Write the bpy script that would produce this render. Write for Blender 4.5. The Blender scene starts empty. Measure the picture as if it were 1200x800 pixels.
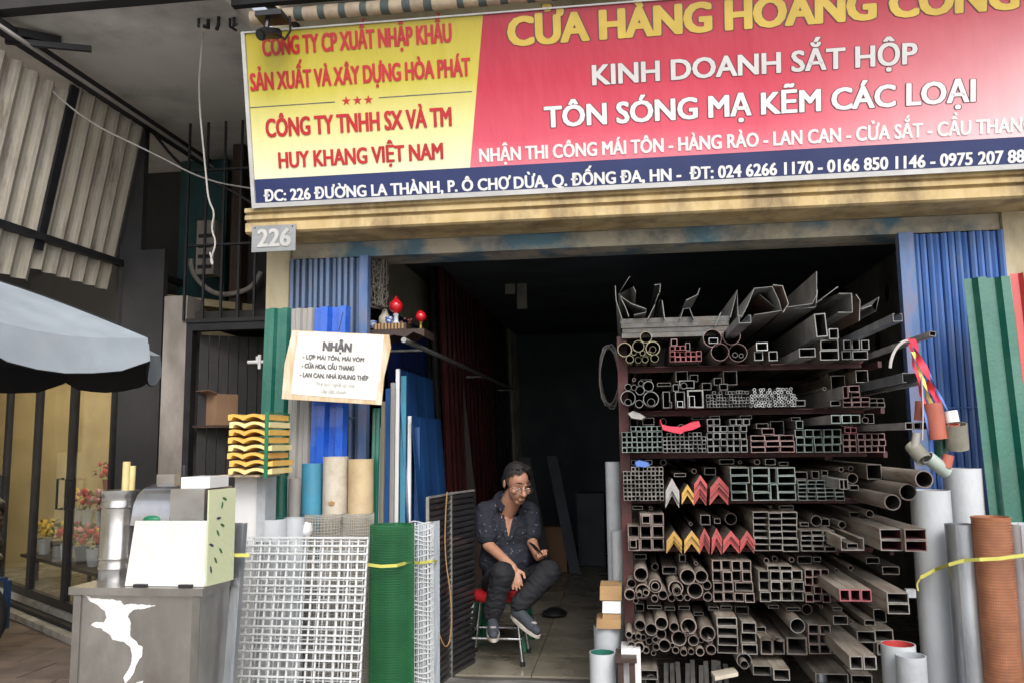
import bpy, math, random
from mathutils import Vector, Matrix
random.seed(7)
PI = math.pi
R = math.radians
sc = bpy.context.scene
C = sc.collection

# ---------------------------------------------------------------- camera
CAM = Vector((0, -5.1, 1.45))
FP = 980.0
CM = Matrix.Rotation(R(7.5), 3, 'Z') @ Matrix.Rotation(R(90 + 6.95), 3, 'X') @ Matrix.Rotation(R(-0.7), 3, 'Z')
cd = bpy.data.cameras.new('camera')
cam = bpy.data.objects.new('camera', cd)
C.objects.link(cam)
cd.sensor_width = 36
cd.lens = FP / 1200 * 36
cd.clip_start = 0.05
cd.clip_end = 500
cam.matrix_world = Matrix.Translation(CAM) @ CM.to_4x4()
sc.camera = cam

# ---------------------------------------------------------------- daylight
SUN_EL, SUN_AZ = 42, 160
w = bpy.data.worlds.new('World')
sc.world = w
w.use_nodes = True
nt = w.node_tree
sky = nt.nodes.new('ShaderNodeTexSky')
sky.sky_type = 'NISHITA'
sky.sun_disc = False
sky.sun_elevation = R(SUN_EL)
sky.sun_rotation = R(SUN_AZ)
sky.dust_density = 3
hs = nt.nodes.new('ShaderNodeHueSaturation')
hs.inputs['Saturation'].default_value = 0.35
nt.links.new(sky.outputs[0], hs.inputs['Color'])
nt.links.new(hs.outputs[0], nt.nodes['Background'].inputs[0])
nt.nodes['Background'].inputs[1].default_value = 0.14
sd = bpy.data.lights.new('sun', 'SUN')
sd.energy = 0.95
sd.angle = R(25)
sd.color = (1, .96, .9)
so = bpy.data.objects.new('sun', sd)
C.objects.link(so)
az = R(SUN_AZ)
sdir = Vector((math.sin(az) * math.cos(R(SUN_EL)), math.cos(az) * math.cos(R(SUN_EL)), math.sin(R(SUN_EL))))
so.rotation_euler = sdir.to_track_quat('Z', 'Y').to_euler()
sc.view_settings.view_transform = 'Standard'
sc.view_settings.look = 'None'
sc.view_settings.gamma = 1
sc.view_settings.exposure = 0.82

# ---------------------------------------------------------------- measuring helpers
def ray(px, py):
    return CM @ Vector(((px - 600) / FP, (400 - py) / FP, -1.0))
def aty(px, py, Y):
    v = ray(px, py); return CAM + v * ((Y - CAM.y) / v.y)
def atz(px, py, Z):
    v = ray(px, py); return CAM + v * ((Z - CAM.z) / v.z)
def atx(px, py, X):
    v = ray(px, py); return CAM + v * ((X - CAM.x) / v.x)

# ---------------------------------------------------------------- materials
MC = {}
def mat(name, c1, c2=None, rough=.6, metal=0., scale=6, bump=.15, bscale=50, stretch=(1, 1, 1), rnd=0., lo=.35, hi=.65, dirt=None, dscale=3, damt=.5, spec=None, coat=0):
    """procedural surface: two-colour noise, optional dirt patches, per-object variation, fine bump"""
    m = bpy.data.materials.new(name); m.use_nodes = True
    n = m.node_tree; b = n.nodes['Principled BSDF']; L = n.links.new
    tc = n.nodes.new('ShaderNodeTexCoord')
    mp = n.nodes.new('ShaderNodeMapping'); mp.inputs['Scale'].default_value = stretch
    L(tc.outputs['Object'], mp.inputs[0])
    oi = n.nodes.new('ShaderNodeObjectInfo')
    ad = n.nodes.new('ShaderNodeVectorMath'); ad.operation = 'ADD'
    sx = n.nodes.new('ShaderNodeMath'); sx.operation = 'MULTIPLY'; sx.inputs[1].default_value = 31.0
    L(oi.outputs['Random'], sx.inputs[0]); L(mp.outputs[0], ad.inputs[0]); L(sx.outputs[0], ad.inputs[1])
    if c2 is None: c2 = tuple(x * .8 for x in c1)
    nz = n.nodes.new('ShaderNodeTexNoise'); nz.inputs['Scale'].default_value = scale; nz.inputs['Detail'].default_value = 6
    L(ad.outputs[0], nz.inputs['Vector'])
    rp = n.nodes.new('ShaderNodeValToRGB')
    rp.color_ramp.elements[0].position = lo; rp.color_ramp.elements[1].position = hi
    rp.color_ramp.elements[0].color = (*c2, 1); rp.color_ramp.elements[1].color = (*c1, 1)
    L(nz.outputs[0], rp.inputs[0]); col = rp.outputs[0]
    if dirt:
        n2 = n.nodes.new('ShaderNodeTexNoise'); n2.inputs['Scale'].default_value = dscale; n2.inputs['Detail'].default_value = 8; n2.inputs['Roughness'].default_value = .65
        L(ad.outputs[0], n2.inputs['Vector'])
        r2 = n.nodes.new('ShaderNodeValToRGB'); r2.color_ramp.elements[0].position = .45; r2.color_ramp.elements[1].position = .68
        r2.color_ramp.elements[1].color = (damt, damt, damt, 1)
        L(n2.outputs[0], r2.inputs[0])
        mx = n.nodes.new('ShaderNodeMix'); mx.data_type = 'RGBA'
        L(r2.outputs[0], mx.inputs[0]); L(col, mx.inputs[6]); mx.inputs[7].default_value = (*dirt, 1); col = mx.outputs[2]
    if rnd:
        h = n.nodes.new('ShaderNodeHueSaturation')
        mr = n.nodes.new('ShaderNodeMapRange'); mr.inputs[3].default_value = 1 - rnd; mr.inputs[4].default_value = 1 + rnd
        L(oi.outputs['Random'], mr.inputs[0]); L(mr.outputs[0], h.inputs['Value']); L(col, h.inputs['Color']); col = h.outputs[0]
    L(col, b.inputs['Base Color'])
    b.inputs['Roughness'].default_value = rough; b.inputs['Metallic'].default_value = metal
    if coat: b.inputs['Coat Weight'].default_value = coat
    if spec is not None: b.inputs['Specular IOR Level'].default_value = spec
    if bump:
        nb = n.nodes.new('ShaderNodeTexNoise'); nb.inputs['Scale'].default_value = bscale; nb.inputs['Detail'].default_value = 4
        L(ad.outputs[0], nb.inputs['Vector'])
        bp = n.nodes.new('ShaderNodeBump'); bp.inputs['Strength'].default_value = bump; bp.inputs['Distance'].default_value = .01
        L(nb.outputs[0], bp.inputs['Height']); L(bp.outputs[0], b.inputs['Normal'])
        mr2 = n.nodes.new('ShaderNodeMapRange'); mr2.inputs[3].default_value = max(0, rough - .12); mr2.inputs[4].default_value = min(1, rough + .12)
        L(nz.outputs[0], mr2.inputs[0]); L(mr2.outputs[0], b.inputs['Roughness'])
    MC[name] = m
    return m

def grad_mat(name, stops, axis, lo, hi, rough=.35, axis2=None, c2=None):
    """printed colour gradient along one object axis, optionally fading to c2 along a second"""
    m = bpy.data.materials.new(name); m.use_nodes = True
    n = m.node_tree; b = n.nodes['Principled BSDF']; L = n.links.new
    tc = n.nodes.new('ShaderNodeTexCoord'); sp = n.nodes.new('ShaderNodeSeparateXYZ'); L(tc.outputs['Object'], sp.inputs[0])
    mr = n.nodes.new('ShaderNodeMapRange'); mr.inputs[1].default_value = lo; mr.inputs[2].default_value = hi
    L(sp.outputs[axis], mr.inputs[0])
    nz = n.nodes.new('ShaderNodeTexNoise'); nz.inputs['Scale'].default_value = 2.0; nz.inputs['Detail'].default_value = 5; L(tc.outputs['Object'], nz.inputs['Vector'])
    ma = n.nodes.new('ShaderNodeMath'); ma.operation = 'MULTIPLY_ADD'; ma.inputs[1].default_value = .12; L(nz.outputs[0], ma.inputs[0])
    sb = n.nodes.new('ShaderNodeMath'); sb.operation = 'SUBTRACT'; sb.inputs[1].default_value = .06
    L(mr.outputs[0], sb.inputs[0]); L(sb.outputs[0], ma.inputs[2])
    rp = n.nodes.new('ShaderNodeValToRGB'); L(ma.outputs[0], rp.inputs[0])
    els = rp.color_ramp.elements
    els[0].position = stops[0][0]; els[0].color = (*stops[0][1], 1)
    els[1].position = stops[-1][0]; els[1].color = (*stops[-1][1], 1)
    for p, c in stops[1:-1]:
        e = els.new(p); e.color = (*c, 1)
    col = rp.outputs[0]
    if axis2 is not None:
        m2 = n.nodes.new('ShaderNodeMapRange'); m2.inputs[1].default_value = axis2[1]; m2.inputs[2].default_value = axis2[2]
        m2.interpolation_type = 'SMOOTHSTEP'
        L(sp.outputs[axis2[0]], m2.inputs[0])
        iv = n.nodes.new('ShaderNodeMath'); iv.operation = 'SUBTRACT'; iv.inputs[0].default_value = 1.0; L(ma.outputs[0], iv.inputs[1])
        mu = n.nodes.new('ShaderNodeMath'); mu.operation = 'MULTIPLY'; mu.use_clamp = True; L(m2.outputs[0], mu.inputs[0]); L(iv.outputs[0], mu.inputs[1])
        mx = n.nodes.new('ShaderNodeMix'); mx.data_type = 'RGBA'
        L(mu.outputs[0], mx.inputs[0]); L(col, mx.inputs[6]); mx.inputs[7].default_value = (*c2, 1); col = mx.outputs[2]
    # faint vertical run marks of grime
    mp = n.nodes.new('ShaderNodeMapping'); mp.inputs['Scale'].default_value = (14, 14, .8); L(tc.outputs['Object'], mp.inputs[0])
    n3 = n.nodes.new('ShaderNodeTexNoise'); n3.inputs['Scale'].default_value = 1.0; n3.inputs['Detail'].default_value = 4; L(mp.outputs[0], n3.inputs['Vector'])
    r3 = n.nodes.new('ShaderNodeMapRange'); r3.inputs[1].default_value = .3; r3.inputs[2].default_value = .75; r3.inputs[3].default_value = .96; r3.inputs[4].default_value = 1.02; L(n3.outputs[0], r3.inputs[0])
    hv = n.nodes.new('ShaderNodeHueSaturation'); L(col, hv.inputs['Color']); L(r3.outputs[0], hv.inputs['Value']); col = hv.outputs[0]
    L(col, b.inputs['Base Color']); b.inputs['Roughness'].default_value = rough
    # sagging printed vinyl: long soft wrinkles
    m4 = n.nodes.new('ShaderNodeMapping'); m4.inputs['Scale'].default_value = (2.2, 1, .7); m4.inputs['Rotation'].default_value = (0, .35, 0); L(tc.outputs['Object'], m4.inputs[0])
    n4 = n.nodes.new('ShaderNodeTexNoise'); n4.inputs['Scale'].default_value = 3.2; n4.inputs['Detail'].default_value = 3; L(m4.outputs[0], n4.inputs['Vector'])
    b4 = n.nodes.new('ShaderNodeBump'); b4.inputs['Strength'].default_value = .2; b4.inputs['Distance'].default_value = .05; L(n4.outputs[0], b4.inputs['Height']); L(b4.outputs[0], b.inputs['Normal'])
    n5 = n.nodes.new('ShaderNodeTexNoise'); n5.inputs['Scale'].default_value = 1.3; n5.inputs['Detail'].default_value = 5; L(tc.outputs['Object'], n5.inputs['Vector'])
    r5 = n.nodes.new('ShaderNodeMapRange'); r5.inputs[3].default_value = rough - .12; r5.inputs[4].default_value = rough + .2; L(n5.outputs[0], r5.inputs[0]); L(r5.outputs[0], b.inputs['Roughness'])
    MC[name] = m
    return m

def emis(name, col, s):
    m = bpy.data.materials.new(name); m.use_nodes = True
    b = m.node_tree.nodes['Principled BSDF']
    b.inputs['Base Color'].default_value = (*col, 1); b.inputs['Emission Color'].default_value = (*col, 1); b.inputs['Emission Strength'].default_value = s
    MC[name] = m; return m

def glassy(name, tint=(.9, .93, .92), refl=.08, rough=.02, milky=0):
    m = bpy.data.materials.new(name); m.use_nodes = True
    n = m.node_tree; L = n.links.new
    n.nodes.remove(n.nodes['Principled BSDF'])
    out = n.nodes['Material Output']
    tr = n.nodes.new('ShaderNodeBsdfTransparent'); tr.inputs[0].default_value = (*tint, 1)
    gl = n.nodes.new('ShaderNodeBsdfGlossy'); gl.inputs['Roughness'].default_value = rough
    fr = n.nodes.new('ShaderNodeFresnel'); ge = n.nodes.new('ShaderNodeNewGeometry')
    io = n.nodes.new('ShaderNodeMapRange'); io.inputs[3].default_value = 1.45; io.inputs[4].default_value = 1 / 1.45   # same glass seen from inside
    L(ge.outputs['Backfacing'], io.inputs[0]); L(io.outputs[0], fr.inputs[0])
    mx = n.nodes.new('ShaderNodeMixShader'); L(fr.outputs[0], mx.inputs[0]); L(tr.outputs[0], mx.inputs[1]); L(gl.outputs[0], mx.inputs[2])
    o = mx.outputs[0]
    if milky:
        df = n.nodes.new('ShaderNodeBsdfDiffuse'); df.inputs[0].default_value = (.75, .8, .85, 1)
        nz = n.nodes.new('ShaderNodeTexNoise'); nz.inputs['Scale'].default_value = 9
        mr = n.nodes.new('ShaderNodeMapRange'); mr.inputs[3].default_value = milky * .5; mr.inputs[4].default_value = min(1, milky * 1.5); L(nz.outputs[0], mr.inputs[0])
        m2 = n.nodes.new('ShaderNodeMixShader'); L(mr.outputs[0], m2.inputs[0]); L(o, m2.inputs[1]); L(df.outputs[0], m2.inputs[2]); o = m2.outputs[0]
    L(o, out.inputs[0]); MC[name] = m; return m

# ---------------------------------------------------------------- mesh helpers
class MB:
    def __init__(s): s.v = []; s.f = []; s.m = []
    def add(s, vs, fs, mi=0):
        k = len(s.v); s.v += [Vector(p) for p in vs]
        for f in fs: s.f.append([i + k for i in f]); s.m.append(mi)
        return s
    def box(s, a, b, mi=0):
        x0, y0, z0 = a; x1, y1, z1 = b
        return s.add([(x0, y0, z0), (x1, y0, z0), (x1, y1, z0), (x0, y1, z0), (x0, y0, z1), (x1, y0, z1), (x1, y1, z1), (x0, y1, z1)],
                     [(0, 3, 2, 1), (4, 5, 6, 7), (0, 1, 5, 4), (1, 2, 6, 5), (2, 3, 7, 6), (3, 0, 4, 7)], mi)
    def obox(s, o, U, V, W, mi=0):
        o, U, V, W = map(Vector, (o, U, V, W))
        return s.add([o, o + U, o + U + V, o + V, o + W, o + U + W, o + U + V + W, o + V + W],
                     [(0, 3, 2, 1), (4, 5, 6, 7), (0, 1, 5, 4), (1, 2, 6, 5), (2, 3, 7, 6), (3, 0, 4, 7)], mi)
    def bar(s, a, b, wd, dp, side=(1, 0, 0), mi=0):
        a, b = Vector(a), Vector(b); d = (b - a)
        sd_ = Vector(side); sd_ = (sd_ - d.normalized() * sd_.dot(d.normalized())).normalized()
        n = d.normalized().cross(sd_)
        return s.obox(a - sd_ * wd / 2 - n * dp / 2, sd_ * wd, n * dp, d, mi)
    def tube(s, pts, r, seg=8, mi=0, caps=True):
        pts = [Vector(p) for p in pts]; n = len(pts); k = len(s.v)
        rs = r if isinstance(r, (list, tuple)) else [r] * n
        up = None
        for i, p in enumerate(pts):
            t = (pts[min(i + 1, n - 1)] - pts[max(i - 1, 0)]).normalized()
            if up is None:
                up = Vector((0, 0, 1)) if abs(t.z) < .9 else Vector((1, 0, 0))
            x = (up - t * up.dot(t)).normalized(); y = t.cross(x); up = x
            for j in range(seg):
                a = 2 * PI * j / seg
                s.v.append(p + (x * math.cos(a) + y * math.sin(a)) * rs[i])
        for i in range(n - 1):
            for j in range(seg):
                s.f.append([k + i * seg + j, k + i * seg + (j + 1) % seg, k + (i + 1) * seg + (j + 1) % seg, k + (i + 1) * seg + j]); s.m.append(mi)
        if caps:
            s.f.append([k + j for j in range(seg)][::-1]); s.m.append(mi)
            s.f.append([k + (n - 1) * seg + j for j in range(seg)]); s.m.append(mi)
        return s
    def lathe(s, prof, seg=24, o=(0, 0, 0), mi=0, close=False):
        k = len(s.v); o = Vector(o); n = len(prof)
        for r_, z in prof:
            for j in range(seg):
                a = 2 * PI * j / seg; s.v.append(o + Vector((r_ * math.cos(a), r_ * math.sin(a), z)))
        for i in range(n - 1 + (1 if close else 0)):
            i2 = (i + 1) % n
            for j in range(seg):
                s.f.append([k + i * seg + j, k + i * seg + (j + 1) % seg, k + i2 * seg + (j + 1) % seg, k + i2 * seg + j]); s.m.append(mi)
        return s
    def prism(s, prof, o, U, N, V, mi=0):
        """closed 2-D profile in (U,N), extruded along V"""
        o, U, N, V = map(Vector, (o, U, N, V)); k = len(prof)
        vs = [o + U * a + N * b for a, b in prof]; vs += [p + V for p in vs]
        fs = [(i, (i + 1) % k, k + (i + 1) % k, k + i) for i in range(k)]
        return s.add(vs, fs + [tuple(range(k))[::-1], tuple(range(k, 2 * k))], mi)
    def ball(s, c, r, seg=12, rings=8, mi=0, M3=None):
        c = Vector(c); rr = r if isinstance(r, (tuple, list)) else (r, r, r); k = len(s.v)
        for i in range(rings + 1):
            th = PI * i / rings
            for j in range(seg):
                ph = 2 * PI * j / seg
                p = Vector((rr[0] * math.sin(th) * math.cos(ph), rr[1] * math.sin(th) * math.sin(ph), rr[2] * math.cos(th)))
                s.v.append(c + (M3 @ p if M3 else p))
        for i in range(rings):
            for j in range(seg):
                s.f.append([k + i * seg + j, k + (i + 1) * seg + j, k + (i + 1) * seg + (j + 1) % seg, k + i * seg + (j + 1) % seg]); s.m.append(mi)
        return s
    def mesh(s, name, mats, off=Vector((0, 0, 0)), smooth=None):
        me = bpy.data.meshes.new(name)
        me.from_pydata([p - off for p in s.v], [], s.f)
        for m_ in (mats if isinstance(mats, (list, tuple)) else [mats]): me.materials.append(MC[m_] if isinstance(m_, str) else m_)
        if any(s.m): me.polygons.foreach_set('material_index', s.m)
        if smooth:
            me.polygons.foreach_set('use_smooth', [True] * len(me.polygons))
            me.set_sharp_from_angle(angle=R(smooth))
        me.update()
        return me
    def build(s, name, mats, parent=None, smooth=None, loc=None, **kw):
        """vertices are world coordinates; the object sits at loc / under parent"""
        base = Vector((0, 0, 0)); q = parent; 
        while q is not None: base += q.location; q = q.parent
        l = Vector(loc) if loc is not None else base
        me = s.mesh(name, mats, l, smooth)
        o = bpy.data.objects.new(name, me); C.objects.link(o); o.parent = parent; o.location = l - base
        if kw: T(o, **kw)
        return o

def T(o, label=None, cat=None, group=None, kind=None):
    if label: o['label'] = label
    if cat: o['category'] = cat
    if group: o['group'] = group
    if kind: o['kind'] = kind
    return o
def thing(name, loc, label, cat, group=None):
    o = bpy.data.objects.new(name, None); C.objects.link(o); o.location = Vector(loc); o.empty_display_size = .05
    return T(o, label, cat, group)
def inst(me, name, loc, rot=(0, 0, 0), parent=None, **kw):
    o = bpy.data.objects.new(name, me); C.objects.link(o); o.location = loc; o.rotation_euler = rot; o.parent = parent
    if kw: T(o, **kw)
    return o
def copy_tree(o, parent=None):
    c = o.copy(); C.objects.link(c); c.parent = parent
    for ch in list(o.children): copy_tree(ch, c)
    return c
def sheet_profile(width, period, amp, kind='trap', th=.002):
    """closed profile of a corrugated sheet"""
    pts = []; n = max(1, int(round(width / period))); p = width / n
    for i in range(n):
        x = i * p
        if kind == 'trap': pts += [(x, 0), (x + p * .35, 0), (x + p * .48, -amp), (x + p * .86, -amp)]
        elif kind == 'sine': pts += [(x + p * t / 6, -amp * .5 * (1 - math.cos(2 * PI * t / 6))) for t in range(6)]
        elif kind == 'rib': pts += [(x, 0), (x + p * .70, 0), (x + p * .78, -amp), (x + p * .92, -amp)]
    pts.append((width, 0))
    return pts + [(a, b + th) for a, b in reversed(pts)]
def sheet(name, o, U, V, width, period, amp, mats, parent=None, kind='trap', N=None, **kw):
    """corrugated sheet: o bottom-left, U along width (unit), V full height vector; waves bulge toward -N"""
    U, V = Vector(U).normalized(), Vector(V)
    N = Vector(N) if N is not None else V.normalized().cross(U).normalized() * -1
    m = MB().prism(sheet_profile(width, period, amp, kind), o, U, N, V)
    if parent is None and 'cat' in kw:
        return m.build(name, mats, None, loc=o, **kw)
    return m.build(name, mats, parent, **kw)

def text_mesh(txt, bold=.0, outline=0, cap=False):
    cu = bpy.data.curves.new('text', 'FONT'); cu.body = txt; cu.resolution_u = 3
    o = bpy.data.objects.new('text', cu); C.objects.link(o)
    bpy.context.view_layer.update()
    me = bpy.data.meshes.new_from_object(o.evaluated_get(bpy.context.evaluated_depsgraph_get()))
    vs = [v.co.copy() for v in me.vertices]; fs = [list(p.vertices) for p in me.polygons]
    bpy.data.objects.remove(o); bpy.data.curves.remove(cu); bpy.data.meshes.remove(me)
    return vs, fs
HORN = {'Ơ': 'O', 'Ờ': 'Ò', 'Ợ': 'Ọ', 'Ở': 'Ỏ', 'Ớ': 'Ó', 'ơ': 'o', 'ờ': 'ò'}
def text_horn(txt):
    """text outline with the horn of the letter O-horn drawn by hand"""
    plain = ''.join(HORN.get(c, c) for c in txt)
    vs, fs = text_mesh(plain)
    for i, c in enumerate(txt):
        if c in HORN:
            p, _ = text_mesh(plain[:i] + 'O' if c.isupper() else plain[:i] + 'o'); x = max(v.x for v in p); t = 0 if c.isupper() else -.2
            k = len(vs)
            vs += [Vector((x + a, b + t, 0)) for a, b in ((-.13, .60), (-.03, .66), (.005, .72), (.0, .79), (.085, .79), (.08, .69), (.03, .61), (-.07, .54))]
            fs.append(list(range(k, k + 8))[::-1])
    return vs, fs
def lettering(txt, O, U, V, width, height, mats, parent, bold=.05, outline=0, omat=None, N=None, slant=0):
    """flat printed line of text: O baseline start, U,V unit axes, width overall, cap height; returns object"""
    vs, fs = text_horn(txt)
    x0 = min(v.x for v in vs); x1 = max(v.x for v in vs); O, U, V = Vector(O), Vector(U).normalized(), Vector(V).normalized()
    N = Vector(N) if N is not None else U.cross(V)
    CAP = .72
    sx = (width - 2 * bold * height) / (x1 - x0); sy = height / CAP
    def lay(dx, dy, d): return [O + U * ((v.x - x0) * sx + bold * height + dx + slant * v.y * sy) + V * (v.y * sy + dy) + N * d for v in vs]
    if outline:
        m = MB(); k = 0
        for i in range(12):
            a = 2 * PI * i / 12
            for bb in (-1, 1):
                m.add(lay(math.cos(a) * outline * height + bb * bold * height, math.sin(a) * outline * height, .0008 + k * .00006), fs); k += 1
        m.build('letter_outline', omat, parent)
    m = MB(); n = 7 if bold > .03 else 3
    for i in range(n):
        t = (i / (n - 1)) * 2 - 1
        m.add(lay(t * bold * height, 0, .0030 + i * .00006), fs)
    if bold > .03:
        for i, t in enumerate((-1, 1)): m.add(lay(0, t * bold * .5 * height, .0036 + i * .00006), fs)
        for i, (a, b_) in enumerate(((-1, -1), (1, 1), (-1, 1), (1, -1))): m.add(lay(a * bold * .8 * height, b_ * bold * .45 * height, .0038 + i * .00006), fs)
    return m.build('lettering', mats, parent)
# ---------------------------------------------------------------- material library
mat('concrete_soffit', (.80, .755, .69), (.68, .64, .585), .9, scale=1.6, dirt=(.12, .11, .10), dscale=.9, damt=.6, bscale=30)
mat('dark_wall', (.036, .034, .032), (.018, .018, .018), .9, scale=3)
mat('grimy_wall', (.42, .42, .35), (.28, .28, .23), .9, scale=2.2, dirt=(.12, .12, .10), dscale=2, damt=.8)
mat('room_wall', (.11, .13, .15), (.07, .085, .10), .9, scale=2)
mat('cream_wall', (.62, .55, .38), (.50, .43, .28), .85, scale=4, dirt=(.22, .18, .13), dscale=3, damt=.75, stretch=(1, 1, .45))
mat('ledge_plaster', (.60, .47, .25), (.46, .33, .15), .85, scale=7, dirt=(.17, .12, .07), dscale=5, damt=.8, stretch=(1, 1, .5))
mat('ledge_soffit', (.36, .31, .24), (.25, .21, .16), .9, scale=6, dirt=(.1, .08, .06), dscale=4, damt=.8)
mat('beam_paint', (.42, .38, .30), (.10, .20, .27), .8, scale=2.6, lo=.40, hi=.5, dirt=(.07, .10, .12), dscale=4, damt=.8)
mat('floor_tile', (.30, .275, .215), (.23, .205, .155), .28, scale=3, dirt=(.12, .105, .08), dscale=4, damt=.7, rnd=.08, bump=.05)
mat('grout', (.10, .09, .08), (.07, .06, .05), .9)
mat('threshold', (.22, .21, .20), (.13, .125, .12), .9, scale=8, dirt=(.09, .085, .08), dscale=5, damt=.7)
mat('slab', (.22, .165, .135), (.16, .12, .10), .85, scale=5, dirt=(.08, .065, .055), dscale=3, damt=.75, rnd=.1)
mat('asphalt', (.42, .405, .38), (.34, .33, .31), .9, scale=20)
mat('kerb_white', (.50, .48, .45), (.33, .31, .28), .8, scale=9, dirt=(.16, .14, .12), dscale=6, damt=.8)
mat('gate_blue', (.09, .15, .27), (.07, .11, .20), .45, scale=5, stretch=(2, 2, .6), dirt=(.11, .13, .18), dscale=6, damt=.7, rnd=.13)
mat('gate_blue_bright', (.075, .19, .52), (.06, .14, .38), .4, scale=5, stretch=(2, 2, .6), dirt=(.14, .18, .27), dscale=5, damt=.7, rnd=.12)
mat('gate_post', (.10, .21, .44), (.07, .13, .28), .5, scale=9, stretch=(2, 2, .5), dirt=(.20, .13, .13), dscale=9, damt=.8)
mat('green_paint', (.014, .135, .095), (.011, .105, .075), .3, scale=3, dirt=(.08, .22, .17), dscale=4, damt=.4, coat=.3)
mat('red_paint', (.55, .07, .06), (.45, .05, .05), .35, scale=3, coat=.3)
mat('maroon_sheet', (.085, .014, .013), (.055, .010, .010), .35, scale=3, coat=.2, bump=.02)
mat('navy_sheet', (.016, .035, .16), (.012, .025, .11), .4, scale=3)
mat('black_sheet', (.03, .03, .033), (.018, .018, .02), .3, scale=3, coat=.2)
mat('blue_paint', (.02, .12, .62), (.015, .09, .5), .28, scale=3, dirt=(.1, .2, .5), dscale=5, damt=.35, coat=.4)
mat('blue_mid', (.02, .085, .27), (.016, .065, .2), .35, scale=3, coat=.3)
mat('teal_roll', (.06, .28, .42), (.05, .22, .34), .45, scale=5, dirt=(.1, .2, .25), dscale=8)
mat('grey_sheet', (.36, .35, .33), (.28, .27, .25), .5, scale=5, stretch=(1, 1, .3), dirt=(.17, .16, .15), dscale=5, damt=.6)
mat('cream_sheet', (.30, .28, .20), (.2, .185, .13), .5, scale=5, dirt=(.1, .09, .06), dscale=5)
mat('cream_roll', (.58, .53, .44), (.50, .45, .36), .6, scale=4, dirt=(.28, .2, .14), dscale=9, damt=.5)
mat('tan_roll', (.55, .43, .26), (.47, .36, .2), .6, scale=4, dirt=(.3, .2, .12), dscale=9, damt=.4)
mat('white_pipe', (.55, .58, .61), (.47, .50, .53), .4, scale=3, dirt=(.36, .37, .38), dscale=4, damt=.6, stretch=(1, 1, .5))
mat('white_plastic', (.8, .8, .8), (.74, .74, .75), .4, scale=3)
mat('pale_grey', (.50, .53, .56), (.42, .45, .48), .45, scale=3, dirt=(.25, .26, .28), dscale=4, damt=.6)
mat('galv', (.46, .49, .53), (.30, .33, .37), .35, .75, scale=5, stretch=(2, 2, .5), dirt=(.6, .63, .66), dscale=4, damt=.5)
mat('galv_dull', (.42, .42, .40), (.29, .29, .28), .5, .5, scale=9)
mat('orange_mesh', (.34, .13, .065), (.26, .10, .05), .6, scale=8, dirt=(.5, .22, .1), dscale=20)
mat('steel', (.27, .255, .235), (.17, .16, .145), .42, .55, scale=7, stretch=(3, .6, 3), rnd=.28, dirt=(.20, .12, .07), dscale=7, damt=.75, bump=.3)
mat('steel_dusty', (.36, .32, .27), (.22, .195, .165), .6, .2, scale=6, stretch=(3, .5, 3), rnd=.22, dirt=(.16, .095, .06), dscale=7, damt=.75, bump=.3)  # brown dust, plus sunlight on the lower tubes put into the colour
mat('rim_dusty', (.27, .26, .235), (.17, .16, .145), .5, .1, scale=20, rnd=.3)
mat('rim_brown', (.25, .195, .17), (.16, .125, .11), .6, 0, scale=20, rnd=.3)
mat('steel_dark', (.15, .15, .145), (.09, .09, .088), .45, .45, scale=7, stretch=(3, .6, 3), rnd=.25, dirt=(.12, .09, .06), dscale=5, damt=.6)
mat('rim', (.24, .245, .235), (.15, .155, .15), .4, .25, scale=20, rnd=.3)
mat('rim_green', (.23, .29, .27), (.16, .20, .19), .4, .25, scale=20, rnd=.3)
mat('rim_yellow', (.32, .30, .17), (.22, .2, .12), .5, .1, scale=20, rnd=.25)
mat('rim_red', (.36, .10, .11), (.24, .07, .08), .5, 0, scale=20, rnd=.2)
mat('rim_pink', (.34, .22, .21), (.22, .15, .14), .5, 0, scale=20, rnd=.2)
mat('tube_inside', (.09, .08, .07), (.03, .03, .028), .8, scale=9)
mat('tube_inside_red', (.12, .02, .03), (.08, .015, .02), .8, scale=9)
mat('rust', (.17, .10, .075), (.10, .065, .05), .8, .1, scale=12, rnd=.2)
mat('rack_red', (.10, .022, .022), (.05, .013, .013), .6, scale=8, dirt=(.09, .05, .045), dscale=9, damt=.7)
mat('end_red', (.48, .06, .065), (.38, .05, .05), .5, scale=20, rnd=.2, dirt=(.22, .12, .11), dscale=40, damt=.7)
mat('end_yellow', (.60, .35, .06), (.5, .28, .05), .5, scale=20, rnd=.2, dirt=(.28, .2, .12), dscale=40, damt=.7)
mat('end_grey', (.40, .38, .37), (.3, .29, .28), .5, scale=20, rnd=.1)
mat('wood', (.42, .26, .12), (.30, .18, .08), .7, scale=6, stretch=(1, 6, 1))
mat('plywood', (.58, .45, .28), (.48, .35, .2), .7, scale=6, stretch=(8, 1, 1), dirt=(.75, .72, .66), dscale=4, damt=.8)
mat('blank_board', (.68, .68, .65), (.58, .58, .55), .5, scale=4, dirt=(.45, .43, .38), dscale=5, damt=.35)
mat('board_white', (.72, .72, .69), (.64, .64, .61), .6, scale=4, dirt=(.55, .53, .48), dscale=5, damt=.25)
mat('ink', (.05, .05, .06), (.16, .16, .17), .8, scale=30, lo=.3, hi=.75, bump=0)
mat('ink_faint', (.28, .28, .28), (.5, .5, .5), .8, scale=30, lo=.3, hi=.75, bump=0)
mat('letter_red', (.50, .02, .025), (.42, .015, .02), .4, bump=0)
mat('letter_yellow', (.62, .44, .07), (.52, .36, .05), .4, bump=0)
mat('numeral', (.5, .5, .48), (.4, .4, .39), .5)
mat('letter_white', (.74, .74, .74), (.68, .68, .68), .4, bump=0)
mat('letter_grey', (.62, .60, .60), (.55, .53, .53), .4, bump=0)
mat('letter_dark', (.13, .04, .05), (.10, .03, .04), .4, bump=0)
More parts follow.
